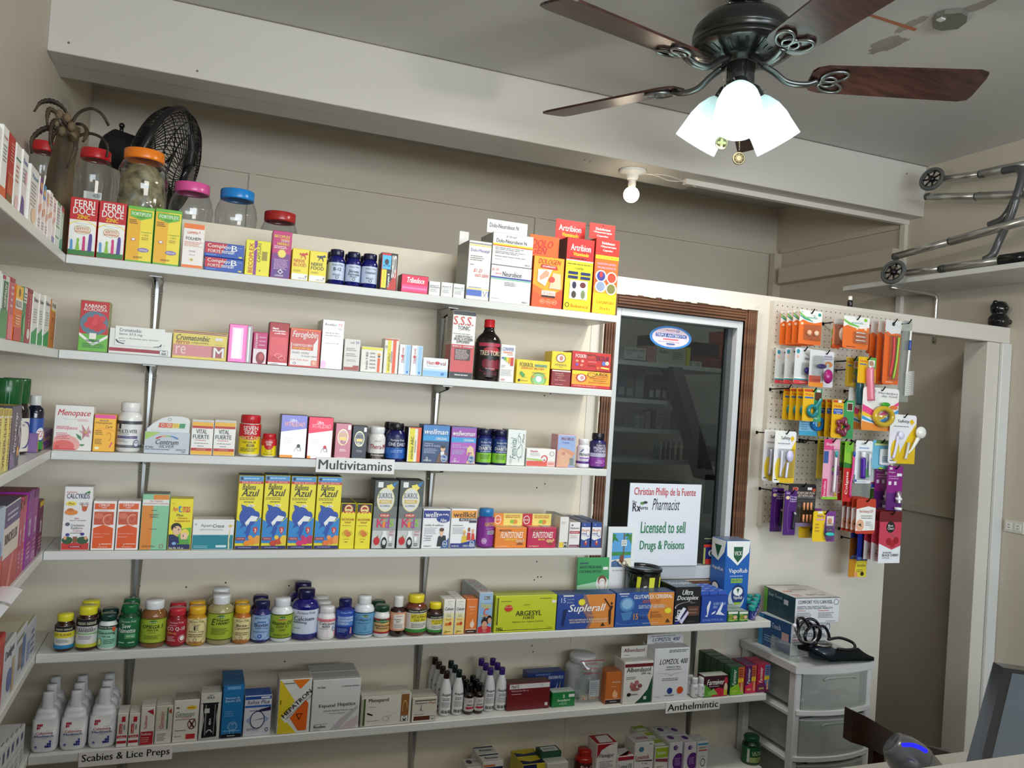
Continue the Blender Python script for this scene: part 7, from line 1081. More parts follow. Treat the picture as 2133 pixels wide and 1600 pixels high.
for nm, col, z, x, rz_, ln, lb in (('marker_pen', '2a6a9c', .744, -.03, .1, .10, 'blue object seen through the top drawer'), ('scissors', 'a8684a', .752, .03, -.3, .09, 'brown handled tool in the top drawer')):
    m = M(); tube(m, [(-ln/2, 0, 0), (ln/2, 0, .008)], .009, col, 'plastic', 10); tube(m, [(-ln*.85, 0, 0), (-ln/2, 0, 0)], .006, 'd8dcdc', 'plastic', 8); tag(m.build(nm, None, tuple(tc+Vector((x, -.09, z+.01))), rz_), lb, 'tool')
for i, (z, lb) in enumerate(((.607, 'second'), (.412, 'third'))):
    m = M(); pillow(m, .10, .10, .04, 'c4ccc8', 'bag', 0, 12, 8, 11+i); o = m.build('plastic_bag', None, tuple(tc+Vector((0, -.02, z)))); tag(o, 'crumpled clear bag inside the %s drawer' % lb, 'bag', 'bags in the drawers')
def glovebox(px0, px1, pyt, y, d, zb, front, side, top, label, rz, sided, topd, w_=None):
    a, b = aty(px0, pyt, y), aty(px1, pyt, y); w2 = b.x-a.x; h = a.z-zb
    o = carton_mesh(w2, d, h, 'e0e2e6', front, side, top, 'card', sided, topd).build('glove_box', None, ((a.x+b.x)/2, y, zb), rz); return tag(o, label, 'box', 'stacked glove boxes'), zb+h
ET = 'T 6 78 84 92 1c1c20 b COMFORT YOU CAN FEEL;O 92 84 6 12 1 4a4a4a;L 4 56 92 70 3 3a3c44;T 4 48 24 53 c83a34 b Useful Features;T 52 48 76 53 c83a34 b Precauciones;L 4 24 40 44 3 7a7c84;L 52 20 92 44 4 7a7c84;L 70 4 96 9 1 5a5a5a'
o, zt = glovebox(1646, 1734, 1300, 1.992, .14, TZ+.0006, ET, '1c4a7c', 'c8ccd0', 'blue and white glove box directly on the drawer tower', .06, 'R 0 0 14 100 3a88b8;T 20 62 70 84 c8d8e8 b Easy-Touch;R 74 40 96 66 c8a0a0;L 20 16 60 40 3 8ab0d0', '')
glovebox(1659, 1748, 1247, 1.985, .155, zt+.0006, ET, '24404c', 'd4d2ce', 'white and green glove box, upper of the two', -.05, 'R 0 0 12 100 6aa83a;T 16 70 60 86 a8c0c8 b Easy Touch;R 66 60 80 80 c8c8c8;L 16 12 74 60 7 4a6a74', 'R 8 50 30 56 c8503c;T 40 14 84 28 3a3a3a i Easy-Touch;R 30 64 70 66 4a4a4a;L 8 10 30 30 2 c87a70')
# blood pressure cuff with stethoscope
cf = empty('blood_pressure_cuff', tuple(tc+Vector((-.02, -.085, TZ))), 'black blood pressure cuff with coiled stethoscope tubes on the drawers', 'medical cuff'); CO = tc+Vector((-.02, -.085, TZ))
m = M(); n = 14
def cuff(u, v):
    x = -.085+.24*u+.02*v; y = -.055+.085*v; z = .006+.010*math.sin(3.1*u+.6)*math.sin(2.6*v+.4)+.055*max(0, .30-u)**1.3*3.2*(1-.5*v)
    return x, y, z
vs = [cuff(i/n, j/6) for j in range(7) for i in range(n+1)]; vs2 = [(x, y, z+.011) for x, y, z in vs]; W_ = n+1
f1 = [(j*W_+i, j*W_+i+1, (j+1)*W_+i+1, (j+1)*W_+i) for j in range(6) for i in range(n)]; N_ = len(vs)
edge = [i for i in range(W_)]+[j*W_+n for j in range(1, 7)]+[6*W_+i for i in range(n-1, -1, -1)]+[j*W_ for j in range(5, 0, -1)]
m.add(vs+vs2, [q[::-1] for q in f1]+[[N_+t for t in q] for q in f1]+[(edge[i], edge[(i+1) % len(edge)], N_+edge[(i+1) % len(edge)], N_+edge[i]) for i in range(len(edge))], '14181c', 'cloth', True); m.build('cuff_band', cf)
m = M(); lathe(m, [(1e-5, 0), (.038, 0), (.042, .012), (.038, .026), (.026, .034), (1e-5, .036)], '1c2a3a', 'plastic', 24, (-.01, -.012, .012), 1.1, .8); m.build('pump_bulb', cf)
m = M(); lathe(m, [(.03, .040), (.034, .044), (.030, .048), (1e-5, .048)], '8a8a84', 'metal', 24, (-.01, -.012, .006), 1, .75); m.build('gauge', cf)
def px(pts, y): return [aty(a, b, y+c)-CO for a, b, c in pts]
def ring(cx, cy, rx, ry, y, rot=0, n=26, a0=0, a1=360): return [aty(cx+rx*math.cos(t)*math.cos(rot)-ry*math.sin(t)*math.sin(rot), cy+rx*math.cos(t)*math.sin(rot)+ry*math.sin(t)*math.cos(rot), y+.006*math.sin(2*t))-CO for t in [math.radians(a0+(a1-a0)*i/n) for i in range(n)]]
for a_ in ((1685, 1316, 22, 27, 1.935, .25), (1680, 1318, 17, 24, 1.945, -.2), (1693, 1322, 15, 20, 1.925, .5)):
    m = M(); tube(m, ring(*a_), .0045, '14141e', 'plastic', 8, True); m.build('rubber_tube', cf)
for pts, y in ((((1663, 1308, 0), (1662, 1291, 0), (1672, 1288, 0), (1680, 1297, 0), (1684, 1305, 0)), 1.92), (((1700, 1306, 0), (1716, 1305, .01), (1725, 1318, .01), (1728, 1334, .01)), 1.93), (((1725, 1332, 0), (1750, 1329, .01), (1775, 1338, .01), (1781, 1349, 0), (1770, 1354, -.01), (1745, 1352, -.01)), 1.93)):
    m = M(); tube(m, smooth_path(px(pts, y), 6), .0045, '14141e', 'plastic', 8); m.build('rubber_tube', cf)
m = M(); tube(m, smooth_path(px(((1656, 1306, 0), (1660, 1322, 0), (1672, 1335, 0), (1690, 1338, 0), (1700, 1328, 0), (1699, 1312, 0)), 1.885), 6), .0024, 'c0c0c0', 'steel', 8); hs = m.build('ear_tube', cf)
m = M(); sphere(m, px(((1655, 1303, 0),), 1.885)[0], .006, 'e4e6ea', 'plastic', 12, 8); m.build('ear_tip', cf)
m = M(); pillow(m, .065, .045, .022, 'w', 'bag', 0, 12, 8, 21, .5); tag(m.build('plastic_bag', None, tuple(tc+Vector((-.122, -.04, TZ+.001))), 1.5), 'crumpled clear plastic bag at the left of the glove boxes', 'bag')

# ================================================================ counter, chair, scanner and monitor in the foreground
DZ = .86; e0 = atz(1735, 1600, DZ); m = M(); box(m, .9, 2.3, .45, e0.y, DZ-.03, DZ, 'a8a69e', 'card', .003); box(m, .95, 2.25, .5, e0.y-.06, 0, DZ-.03, '5a5852', 'matte', .003)
tag(m.build('counter'), 'pale grey counter top in the lower right foreground', 'counter')
m = M(); box(m, -.44, .88, .18, .62, 1.22, 1.25, 'a8a69e', 'card', .003); box(m, -.42, .86, .21, .60, 0, 1.22, '5a5852', 'matte', .003)  # added out of view to keep daylight off the lower shelves
tag(m.build('daylight_blocker'), 'tall grey block added out of view to shade the lower shelves', 'counter')
m = M(); box(m, .90, 1.75, .0, .30, 1.15, 1.18, 'a8a69e', 'card', .003); box(m, .92, 1.73, .02, .28, 0, 1.15, '5a5852', 'matte', .003)  # second added block, unseen, shading the lower shelves further right
tag(m.build('daylight_blocker'), 'narrow grey block added out of view, right of the tall one', 'counter')
ch = empty('wooden_chair', (1.78, 1.62, 0), 'dark brown wooden chair whose curved top rail shows above the counter', 'chair'); CH = Vector((1.78, 1.62, 0))
yb_ = 1.55; P = [aty(a, b, yb_+c)-CH for a, b, c in ((1768, 1505, .0), (1800, 1518, -.0), (1850, 1545, .02), (1900, 1566, .05), (1960, 1580, .09), (2010, 1592, .12))]
m = M(); n = 24; Q = smooth_path(P, 5); vs = []
for i, p in enumerate(Q):
    hh = .044-.014*i/len(Q); vs += [p+Vector((0, -.012, -hh)), p+Vector((0, .016, -hh)), p+Vector((0, .016, hh*.75)), p+Vector((0, -.012, hh*.75))]
nn_ = len(Q); m.add(vs, [(4*i+k, 4*i+4+k, 4*i+4+(k+1) % 4, 4*i+(k+1) % 4) for i in range(nn_-1) for k in range(4)]+[(0, 1, 2, 3), [4*nn_-1, 4*nn_-2, 4*nn_-3, 4*nn_-4]], 'w', 'chair_wood'); m.build('top_rail', ch)
for i, t in ((0, 8), (1, nn_-6)):
    p = Q[t]; m = M(); box(m, p.x-.018, p.x+.018, p.y-.008, p.y+.014, .0-CH.z, p.z-.02, 'w', 'chair_wood', .003); m.build('rear_post', ch)
m = M(); box(m, Q[4].x, Q[-4].x, Q[4].y+.02, Q[4].y+.28, .42, .46, 'w', 'chair_wood', .008); m.build('seat', ch)
for x in (Q[5].x, Q[-5].x-.03): m = M(); box(m, x, x+.032, Q[4].y+.24, Q[4].y+.27, 0, .42, 'w', 'chair_wood', .003); m.build('front_leg', ch)
# barcode scanner on its stand
sy = 1.13; c = aty(1903, 1592, sy); s_ = empty('barcode_scanner', (c.x, c.y, DZ), 'silver barcode scanner with a glowing blue strip on a stand', 'scanner'); SO = Vector((0, 0, c.z-DZ))
m = M(); K = 12; prof = []
dirv = Vector((.55, -.55, -.63)).normalized()
def egg(m, a, L_, r0, col, mat, s0=0, s1=1, k=1.0, n=28):
    vs = []; fs = []; u = a.cross(Vector((0, 0, 1))).normalized(); v = a.cross(u)
    for j in range(K+1):
        t = s0+(s1-s0)*j/K; r = r0*k*max(.02, math.sin(math.pi*(.06+.94*t)**.75))**.62; q = SO+a*(L_*(t-.30))
        for i in range(n): an = 2*math.pi*i/n; vs.append(q+u*(r*math.cos(an))+v*(r*.72*math.sin(an)))
    fs = [(j*n+i, (j+1)*n+i, (j+1)*n+(i+1) % n, j*n+(i+1) % n) for j in range(K) for i in range(n)]+[list(range(n)), [K*n+i for i in range(n)][::-1]]
    m.add(vs, fs, col, mat, True)
egg(m, dirv, .168, .053, '7c8084', 'metal'); m.build('body', s_)
m = M(); egg(m, dirv, .168, .053, '5a5d60', 'plastic', .0, .34, 1.05); m.build('rear_shell', s_)
m = M(); pts = [aty(a, b, sy-.058)-Vector((c.x, c.y, DZ)) for a, b in ((1881, 1552), (1900, 1552), (1917, 1558), (1929, 1565))]; tube(m, smooth_path(pts, 5), .0036, 'w', 'led_blue', 8); m.build('status_light', s_)
m = M(); egg(m, dirv, .168, .053, '2a2c2e', 'gloss', .75, .9, 1.02); m.build('front_window', s_)
m = M(); lathe(m, [(1e-5, 0), (.05, 0), (.05, .006), (.012, .014), (.010, SO.z-.03)], '3a3c3e', 'plastic', 24); m.build('stand', s_)
# monitor
A = aty(2069, 1379, 1.02); B_ = aty(2002, 1625, .95); A2 = aty(2091, 1391, .985); B2 = aty(2033, 1625, .915)
mo_ = empty('computer_monitor', (A.x+.1, .95, DZ), 'dark flat computer monitor cut off by the lower right corner', 'monitor'); MO = Vector((A.x+.1, .95, DZ))
W3 = Vector((.30, -.30, .012)); m = M(); dn = (B_-A); Bb = A+dn*1.25; B2b = A2+(B2-A2)*1.25
def quadbox(m, a, b, c_, d_, w_, col, mat):
    vs = [a, b, c_, d_, a+w_, b+w_, c_+w_, d_+w_]; m.add([q-MO for q in vs], [(0, 1, 2, 3), (7, 6, 5, 4), (0, 4, 5, 1), (1, 5, 6, 2), (2, 6, 7, 3), (3, 7, 4, 0)], col, mat)
quadbox(m, A, Bb, B2b, A2, W3, '1a1c1e', 'plastic'); m.build('housing', mo_)
nrm = (A2-A).normalized()*.0015; i0 = A2+nrm+W3*.03+(B2b-A2)*.03; m = M(); quadbox(m, i0, i0+(B2b-A2)*.92, i0+(B2b-A2)*.92+nrm, i0+nrm, W3*.94, '4a525a', 'gloss'); m.build('screen', mo_)
m = M(); lowp = (Bb+W3*.85-MO); tube(m, [Vector((lowp.x, lowp.y, .0)), Vector((lowp.x, lowp.y, max(.05, lowp.z+.06)))], .02, '1a1c1e', 'plastic', 12); lathe(m, [(1e-5, 0), (.06, 0), (.055, .012), (1e-5, .014)], '1a1c1e', 'plastic', 24, (lowp.x, lowp.y, 0)); m.build('stand', mo_)
# ================================================================ pegboard
m = M(); PX0, PX1, PZ0, PZ1, PYF = 1.728, 2.272, 1.236, 1.969, 2.150
box(m, PX0-.0005, PX1+.0005, PYF, PYF+.0062, PZ0, PZ1, 'cfc8bb', 'matte')
for a in ((PX0, PX0+.02, PZ0, PZ1), (PX1-.02, PX1, PZ0, PZ1), (PX0+.02, PX1-.02, PZ0, PZ0+.02), (PX0+.02, PX1-.02, PZ1-.02, PZ1)): box(m, a[0], a[1], PYF+.006, YP-.0025, a[2], a[3], 'c9c2b5', 'matte')
nx_, nz_ = 27, 36
for i in range(nx_):
    for j in range(nz_): x = PX0+.012+i*(PX1-PX0-.024)/(nx_-1); z = PZ0+.014+j*(PZ1-PZ0-.028)/(nz_-1); disc(m, (x, PYF-.0004, z), .0021, '1c1a18', 'matte', 1, 6)
tag(m.build('pegboard'), 'beige perforated board hung with baby and dental goods', 'pegboard')
nhook = 0
def hook(x, z, ytip, col='1a1a1a'):
    global nhook
    m = M(); P = [(0, 0, 0), (0, -.008, 0), (0, -(PYF-ytip)+.01, .004), (0, -(PYF-ytip), .016)]; tube(m, P, .0022, col, 'metal', 6)
    box(m, -.004, .004, -.0018, -.0006, -.006, .004, col, 'metal'); nhook += 1
    o = m.build('peg_hook', None, (x, PYF-.001, z)); return tag(o, HL[nhook-1] if nhook <= len(HL) else 'black wire hook on the pegboard', 'hook', 'wire hooks on the pegboard')
HL = ['black wire hook carrying %s' % q for q in ('the orange backed soother cards at the top left', 'the white cards with blue discs and red bases', 'the card with the magenta aspirator bulb', 'the wide orange card of feeding tools', 'the long orange toothbrush cards', 'the clear bag with a white bristle brush', 'the pink feeder card', 'the teal feeder card', 'the apple teether card', 'the blue ring teether card', 'the teal teether cards', 'the star teether cards', 'the white and yellow grooming card at the left', 'the grooming card with a white bulb', 'the yellow rattle card', 'the pink child toothbrush card', 'the green and red toothbrush cards', 'the purple travel toothbrush card', 'the pale blue floss card', 'the purple gripper cards', 'the black ear plug card', 'the purple nail clipper cards', 'the yellow soother card at the bottom', 'the red ginseng packets', 'the cherry sweets bags', 'the dark blue wrapped packs', 'the yellow sweets bag', 'the tangled clear packet', 'the blue topped clear bag')]+['empty black wire hook in the middle of the pegboard', 'empty black wire hook left of the star teether', 'empty black hook at the middle left of the board', 'empty black hook below the travel toothbrush']
GP = 'hanging packs on the pegboard'
def card(pxl, pxr, pyt, pyb, y, col, design, label, name='blister_card', cat='pack', n=1, step=.022, backs=(), blister=None, prod=None, rz=0, hookit=True, mat='card', th=.0012, tilt=0, hy=None):
    ym = (pyt+pyb)/2; a, b = aty(pxl, ym, y), aty(pxr, ym, y); xc = (a.x+b.x)/2; w_ = b.x-a.x; zt = aty((pxl+pxr)/2, pyt, y).z; zb = aty((pxl+pxr)/2, pyb, y).z; h = zt-zb
    m = M(); r = min(w_, h)*.08; pts = []
    for cx, cz, a0 in ((w_/2-r, h-r, 0), (-w_/2+r, h-r, 90), (-w_/2+r, r, 180), (w_/2-r, r, 270)):
        for k_ in range(4): t = math.radians(a0+30*k_); pts.append((cx+r*math.cos(t), cz+r*math.sin(t)))
    N_ = len(pts); vs = [(x, 0, z-h) for x, z in pts]+[(x, th, z-h) for x, z in pts]
    m.add(vs, [list(range(N_))[::-1], list(range(N_, 2*N_))]+[(i, (i+1) % N_, N_+(i+1) % N_, N_+i) for i in range(N_)], col, mat)
    m.add([(x, -.0001, z-h) for x, z in pts], [list(range(N_))[::-1]], col, mat)
    draw(m, planar((-w_/2, -.0002, -h), (w_, 0, 0), (0, 0, h)), design, mat=mat)
    root = m.build(name, None, (xc, y, zt), rot=(tilt, 0, rz)); tag(root, label, cat, GP)
    if blister:
        x0, z0, x1, z1, dp = blister; m = M(); X0, X1, Z0, Z1 = -w_/2+w_*x0/100, -w_/2+w_*x1/100, -h+h*z0/100, -h+h*z1/100; box(m, X0, X1, -dp, -.0008, Z0, Z1, 'w', 'clear', .004); m.build('blister', root)
    if prod:
        for nm, fn in prod: m = M(); fn(m, w_, h); m.build(nm, root)
    if hookit: hook(xc, zt-.012, (hy or y)-.014)
    for i in range(n-1): dup(root, (xc, y+step*(i+1), zt), backs[i] if i < len(backs) else label)
    return root
def pt(w_, h, u, v, d): return Vector((-w_/2+w_*u/100, -d, -h+h*v/100))
def stick(us, r, col, d=.008, mat='plastic'): return lambda m, w_, h: tube(m, smooth_path([pt(w_, h, u, v, d) for u, v in us], 5), r, col, mat, 8)
def blob(u, v, r, col, d=.01, s=(1, .6, 1), mat='plastic'): return lambda m, w_, h: sphere(m, pt(w_, h, u, v, d), r, col, mat, 16, 10, s)
def ordn(f, n): return [f % q for q in ('second', 'third', 'fourth')[:n]]
EV = 'R 0 0 100 64 e8702c;P f0f0ea 0 64 0 100 100 100 100 70 70 64 40 66 16 72;P 7ac05a 0 88 20 78 50 70 50 74 24 82 0 94;P 3a9a94 0 82 24 72 60 67 60 70 26 76 0 86;T 34 76 78 84 2f9a8a b evenflo;E 88 90 7 5 2a9a94;E 10 94 6 3 c8ccc8;E 12 60 6 4 f0d8b8'
card(1664, 1711, 647, 718, 2.03, 'e8702c', EV, 'orange soother card with white top, frontmost of four', n=4, step=.029, backs=['orange soother card with white top, %s from the front' % q for q in ('second', 'third', 'rearmost fourth')], blister=(18, 12, 92, 58, .012), prod=[('soother', blob(40, 34, .009, 'f0b890', .008)), ('soother', blob(72, 34, .009, 'f0c8a8', .008))])
IN = 'R 0 0 100 10 d8424a;R 0 10 100 16 2a9aa8;R 0 14 100 18 f0f0ea;E 16 90 9 6 3a90a8;E 16 76 7 4 e8b8a8;T 56 68 96 76 2a2a5a b infantino;L 30 3 86 7 1 f0c0b8'
card(1655, 1691, 725, 800, 2.03, 'd8dcdc', IN, 'white card with blue disc and red base, frontmost of three', n=3, step=.045, backs=['white card with blue disc and red base, middle of three', 'white card with blue disc and red base, rearmost of three'], blister=(34, 24, 94, 60, .014), prod=[('suction_toy', blob(60, 38, .010, '2c1c6a', .010)), ('suction_toy', blob(80, 32, .008, '3a2478', .010))])
card(1702, 1736, 732, 807, 2.05, 'e6e4ea', 'T 12 84 84 90 8a70b8 b Nasal;T 12 76 90 81 6a5ab0 b Aspirator;E 68 64 24 8 e08a3a;R 56 52 70 66 c8ccd0;O 60 30 50 24 1.5 c8c0d8 250 360', 'white aspirator card with orange oval emblem')
card(1686, 1716, 729, 806, 2.00, 'd8d8da', 'R 0 0 100 12 e8902c;R 0 12 40 22 6ab03a;R 0 12 80 30 c8503a', 'narrow card with magenta aspirator bulb', blister=(10, 16, 160, 84, .02), prod=[('aspirator_bulb', blob(110, 30, .0165, 'a01470', .014, (1, .7, 1.35))), ('fin_piece', blob(66, 56, .011, '241a6a', .012, (1.6, .6, .7)))], hookit=False)
card(1731, 1750, 673, 726, 2.10, 'e0e4dc', 'R 0 0 100 40 e87030;E 30 66 40 12 8ac83a;O 40 40 50 38 14 8ac83a 100 260;T 20 84 80 92 5a9a8a b evenflo', 'green ring rattle card deep behind the wide orange card', hookit=False)
card(1735, 1765, 664, 724, 2.05, 'e8906a', 'R 0 80 100 100 d8dcd8;O 50 84 50 20 3 3a9a94 180 360;R 0 0 100 10 e8602c', 'clear feeding bottle pack before the green rattle', blister=(6, 6, 94, 84, .02), prod=[('bottle_shape', blob(50, 46, .014, 'f0d8c8', .012, (1, .6, 1.6), 'plastic')), ('black_tip', blob(60, 10, .008, '1c2024', .012))], hookit=False)
card(1756, 1810, 660, 727, 2.00, 'ea7430', 'P f0f0ea 0 66 0 100 100 100 100 70 70 64 40 66 16 72;P 7ac05a 0 84 24 72 60 68 60 72 26 80 0 90;T 30 78 74 84 3aa0a8 b accessories;E 84 92 7 5 8ac83a;E 86 64 6 4 f0d8b8;E 52 64 5 4 f0d8b8;L 14 4 60 8 1 3a2a2a', 'wide orange card of feeding tools with white top', blister=(36, 16, 92, 54, .012), prod=[('tube_set', stick([(44, 50), (80, 50)], .0022, 'f0e8e4')), ('tube_set', stick([(44, 38), (80, 38)], .0022, 'f0e8e4')), ('tube_set', stick([(44, 26), (80, 26)], .0022, 'f0e8e4'))])
card(1806, 1822, 679, 737, 2.10, 'e06a2c', 'R 0 70 100 100 d8dcd8;E 50 90 24 7 2a9a94', 'orange card half hidden right of the wide orange card', hookit=False)
card(1821, 1836, 683, 802, 2.07, 'b8bac0', 'R 0 88 100 100 d8dadc;R 0 84 100 86 1c3a5a;T 20 90 80 95 3a4a6a b Brush', 'grey narrow packet left of the long orange cards', hookit=False)
card(1841, 1874, 667, 801, 2.00, 'e86a28', 'P dcdedc 0 80 0 100 100 100 100 80 70 80 40 78 16 82;O 50 84 50 10 3 3a9a94 180 350;E 50 94 10 3 3a3a3a;L 20 2 80 5 1 f0c8a8', 'long orange card holding two children toothbrushes, frontmost', n=3, step=.030, backs=['long orange toothbrush card, second from the front', 'long orange toothbrush card, third from the front'], blister=(26, 6, 90, 76, .010), prod=[('toothbrush', stick([(46, 74), (50, 60), (48, 40), (34, 12)], .0034, 'd8303c')), ('toothbrush', stick([(78, 74), (74, 58), (70, 36), (56, 9)], .0034, '9ad03a'))])
r_ = card(1876, 1896, 668, 838, 2.01, 'e8eaea', 'R 30 92 70 100 f0f0ee', 'clear bag with white bristle bottle brush at the right edge', name='brush_bag', mat='bag', prod=[('brush_handle', stick([(70, 88), (60, 60), (52, 34)], .003, 'f0f0ee')), ('blue_band', stick([(68, 76), (64, 64)], .0048, '2a4a9a')), ('bristles', lambda m, w_, h: [tube(m, [pt(w_, h, 40, 8+k*1.15, .008), pt(w_, h, 130, 10+k*1.15, .008)], .0011, 'f4f4f2', 'plastic', 4) for k in range(26)])])
FE = 'P e8b81c 0 0 0 100 56 100 60 0;P 5aa84a 56 100 100 100 100 60 60 40;T 8 78 54 88 c83a2c b Nuby;R 8 70 44 74 2a6ab0;R 56 64 92 90 f0ece4;E 74 78 12 10 d8a080;P e8b81c 40 8 100 4 100 40 60 44;T 50 16 96 32 2a6ab0 b Smile'
card(1787, 1824, 744, 799, 2.00, 'e8b81c', FE, 'yellow and green card with long pink feeder tube', n=1, prod=[('feeder_tube', stick([(50, 60), (52, 20), (58, -20), (64, -64)], .0125, 'd8788c', .014, 'plastic')), ('clear_tip', blob(50, 62, .013, 'e8e4e0', .014, (1, .8, 1.5), 'clear'))])
card(1762, 1790, 745, 806, 2.04, 'e0b81c', FE, 'yellow card with teal feeder tube behind the pink one', prod=[('feeder_tube', stick([(80, 50), (84, 10), (88, -20), (94, -60)], .0125, '2a5a6a', .014))], blister=(-6, -2, 60, 98, .012))
AP = 'P e84a8a 0 40 0 60 50 40 100 70 100 62 50 28;P f0c83a 0 34 0 44 50 26 100 40 100 30;P e8903a 0 0 0 22 60 10 100 18 100 0;P 3a9ad8 0 26 0 34 40 18 100 52 100 44 50 14;T 14 88 34 95 a8a8a8 b ICO;T 42 86 96 91 8a8a90 b Mordedera;T 50 79 94 84 8a8a90 b de Gel;E 86 56 12 5 e0783a;O 92 6 6 4 1 6a6a6a;P f0f0ee 70 0 100 0 100 14'
card(1796, 1871, 808, 898, 1.99, 'eeece8', AP, 'white rainbow card with golden green apple teether', n=2, step=.06, backs=['white rainbow teether card behind the apple one'], prod=[('apple_teether', lambda m, w_, h: tube(m, [pt(w_, h, 52+24*math.cos(t), 34+19*math.sin(t), .012) for t in [i*math.pi/12 for i in range(24)]], .0085, 'c8a82c', 'gloss', 10, True)), ('apple_leaf', blob(56, 62, .012, '3aa02c', .012, (1.5, .5, .6))), ('clear_shell', blob(52, 34, .028, 'w', .010, (1, .45, .95), 'clear'))])
NT = 'R 58 0 100 100 3a9a6a;R 0 0 58 100 e8b41c;R 4 90 50 98 c8502c;T 10 76 52 86 d8502c b Nuby;R 8 70 54 75 2a6ab0;R 62 66 96 90 5a2a1c;R 70 91 90 98 e8e8e8;T 62 6 90 14 d8f0e0 b Stage 2'
card(1672, 1711, 810, 878, 2.00, 'e8b41c', NT, 'yellow and green card with teal number nine teether', n=4, step=.030, backs=['yellow and green teether card, %s from the front' % q for q in ('second', 'third', 'fourth')], prod=[('teal_teether', lambda m, w_, h: tube(m, [pt(w_, h, 42+22*math.cos(t), 32+15*math.sin(t), .010) for t in [i*math.pi/10 for i in range(20)]], .0065, '1a7a80', 'gloss', 8, True)), ('teether_tail', stick([(58, 44), (76, 60), (84, 70)], .006, '1a7a80', .010))])
card(1666, 1724, 832, 908, 2.06, '8ac8e8', 'P d8e8f0 40 100 100 100 100 50 70 40;R 0 0 100 12 4ab0d8;L 6 14 34 40 4 6a9ab8;R 66 70 84 90 e8f0f4', 'pale blue card with bright blue ring teether', prod=[('ring_teether', lambda m, w_, h: tube(m, [pt(w_, h, 58+18*math.cos(t), 34+15*math.sin(t), .010) for t in [i*math.pi/10 for i in range(20)]], .0065, '1c7ac8', 'gloss', 8, True))])
card(1732, 1778, 833, 913, 2.00, 'e8b41c', 'R 52 0 100 100 3a9a5a;R 4 92 46 98 c8502c;T 8 78 46 86 d8502c b Nuby;R 6 62 48 76 2a5ab0;T 10 68 44 73 e8e8f0 b Soothing;T 18 63 38 67 e8e8f0 b Teether;R 66 72 92 94 e8e4dc;R 68 74 90 92 5a2a1c;R 24 92 40 99 e8e8e8', 'yellow and green card with dusky purple star teether', n=3, step=.028, backs=['star teether card, second from the front', 'star teether card, third from the front'], prod=[('star_teether', lambda m, w_, h: tube(m, [pt(w_, h, 42+(20+7*math.cos(5*t))*math.cos(t), 30+(17+6*math.cos(5*t))*math.sin(t), .010) for t in [i*math.pi/20 for i in range(40)]], .006, '7a2c44', 'gloss', 8, True))])
SF = 'P e8c01c 30 0 100 0 100 84 70 56 40 20;P f0f0ea 0 100 60 100 0 60;T 28 82 72 90 2a2a2a b Safety;P e8c01c 82 92 92 86 82 80 72 86;L 14 74 84 78 1 8a8a90;E 24 26 16 22 e8c81c;L 6 4 24 8 1 3a3a3a'
card(1612, 1656, 898, 1006, 2.01, 'ecebf0', SF, 'white and yellow card with lilac brush and comb at the left', n=2, step=.05, backs=['white and yellow brush card behind the front left one'], blister=(14, 10, 92, 66, .010), prod=[('comb', stick([(28, 62), (28, 40), (26, 12)], .0035, 'dcd8ec')), ('brush', stick([(60, 40), (56, 24), (54, 10)], .0040, 'd4d0ec')), ('brush_head', blob(64, 52, .014, 'ccc8ea', .012, (.9, .5, 1.3)))])
card(1852, 1907, 864, 966, 1.98, 'ecebf0', SF, 'white and yellow card with round white bulb at the right', prod=[('bulb_syringe', blob(104, 66, .0195, 'e8e8e2', .016)), ('syringe_spout', stick([(96, 54), (78, 34), (62, 22)], [.007, .006, .0055, .005, .0045, .004, .0035, .003, .003, .003, .003], 'e8e8e2', .014)), ('brush', stick([(26, 56), (20, 30), (12, 10)], .0045, 'd4d0ec')), ('brush_head', blob(34, 58, .012, 'dcd8f0', .012, (1, .5, 1.1))), ('clippers', stick([(66, 44), (60, 20), (56, 10)], .004, 'c8ccd0', .010))])
card(1702, 1727, 914, 997, 2.05, 'd0c040', 'R 50 0 100 100 e8d870;L 14 60 84 90 5 8a7a20;E 50 92 16 5 e8e0a0', 'yellow green card with clear rattle beads', prod=[('bead', blob(58, 46, .009, 'e0d8c8', .010, (1, 1, 1), 'clear')), ('bead', blob(60, 22, .013, 'e0d8d0', .012, (1, 1, 1), 'clear'))])
card(1714, 1747, 915, 1040, 2.00, 'e8a8c0', 'R 0 82 60 100 d84a8a;P d83a7a 0 100 60 100 30 86;T 10 88 84 94 f0e8e0 bi Shopkins;R 0 60 30 80 3a5a9a;R 56 40 100 56 8a3a8a;E 70 50 14 4 6ac83a;R 0 0 30 34 d8286c;T 8 4 22 30 f0e8f0 bv Doraline;R 0 0 100 4 8ac83a;E 84 8 10 4 e8b83a', 'pink child toothbrush card', blister=(44, 6, 96, 84, .010), prod=[('toothbrush', stick([(66, 82), (66, 66), (66, 34), (64, 12)], .0045, 'e4e0e4', .008)), ('brush_head', blob(64, 76, .006, '3a9aa8', .012, (.9, .8, 1.8)))])
card(1757, 1775, 920, 1045, 2.00, '8ac83a', 'R 0 0 100 56 c8242c;T 26 12 66 50 f0f0e8 bv Colgate;R 20 82 80 100 7ac03a;P 2f7a3a 0 56 100 56 100 62 0 66', 'green and red toothbrush card, frontmost of three', n=3, step=.030, backs=['green and red toothbrush card, second of three', 'green and red toothbrush card, rearmost of three'], prod=[('toothbrush', stick([(86, 78), (84, 50), (70, 30), (72, 8)], .0036, 'd83a8a', .008)), ('brush_head', blob(86, 80, .005, '2c4aa0', .010, (.9, .8, 2)))])
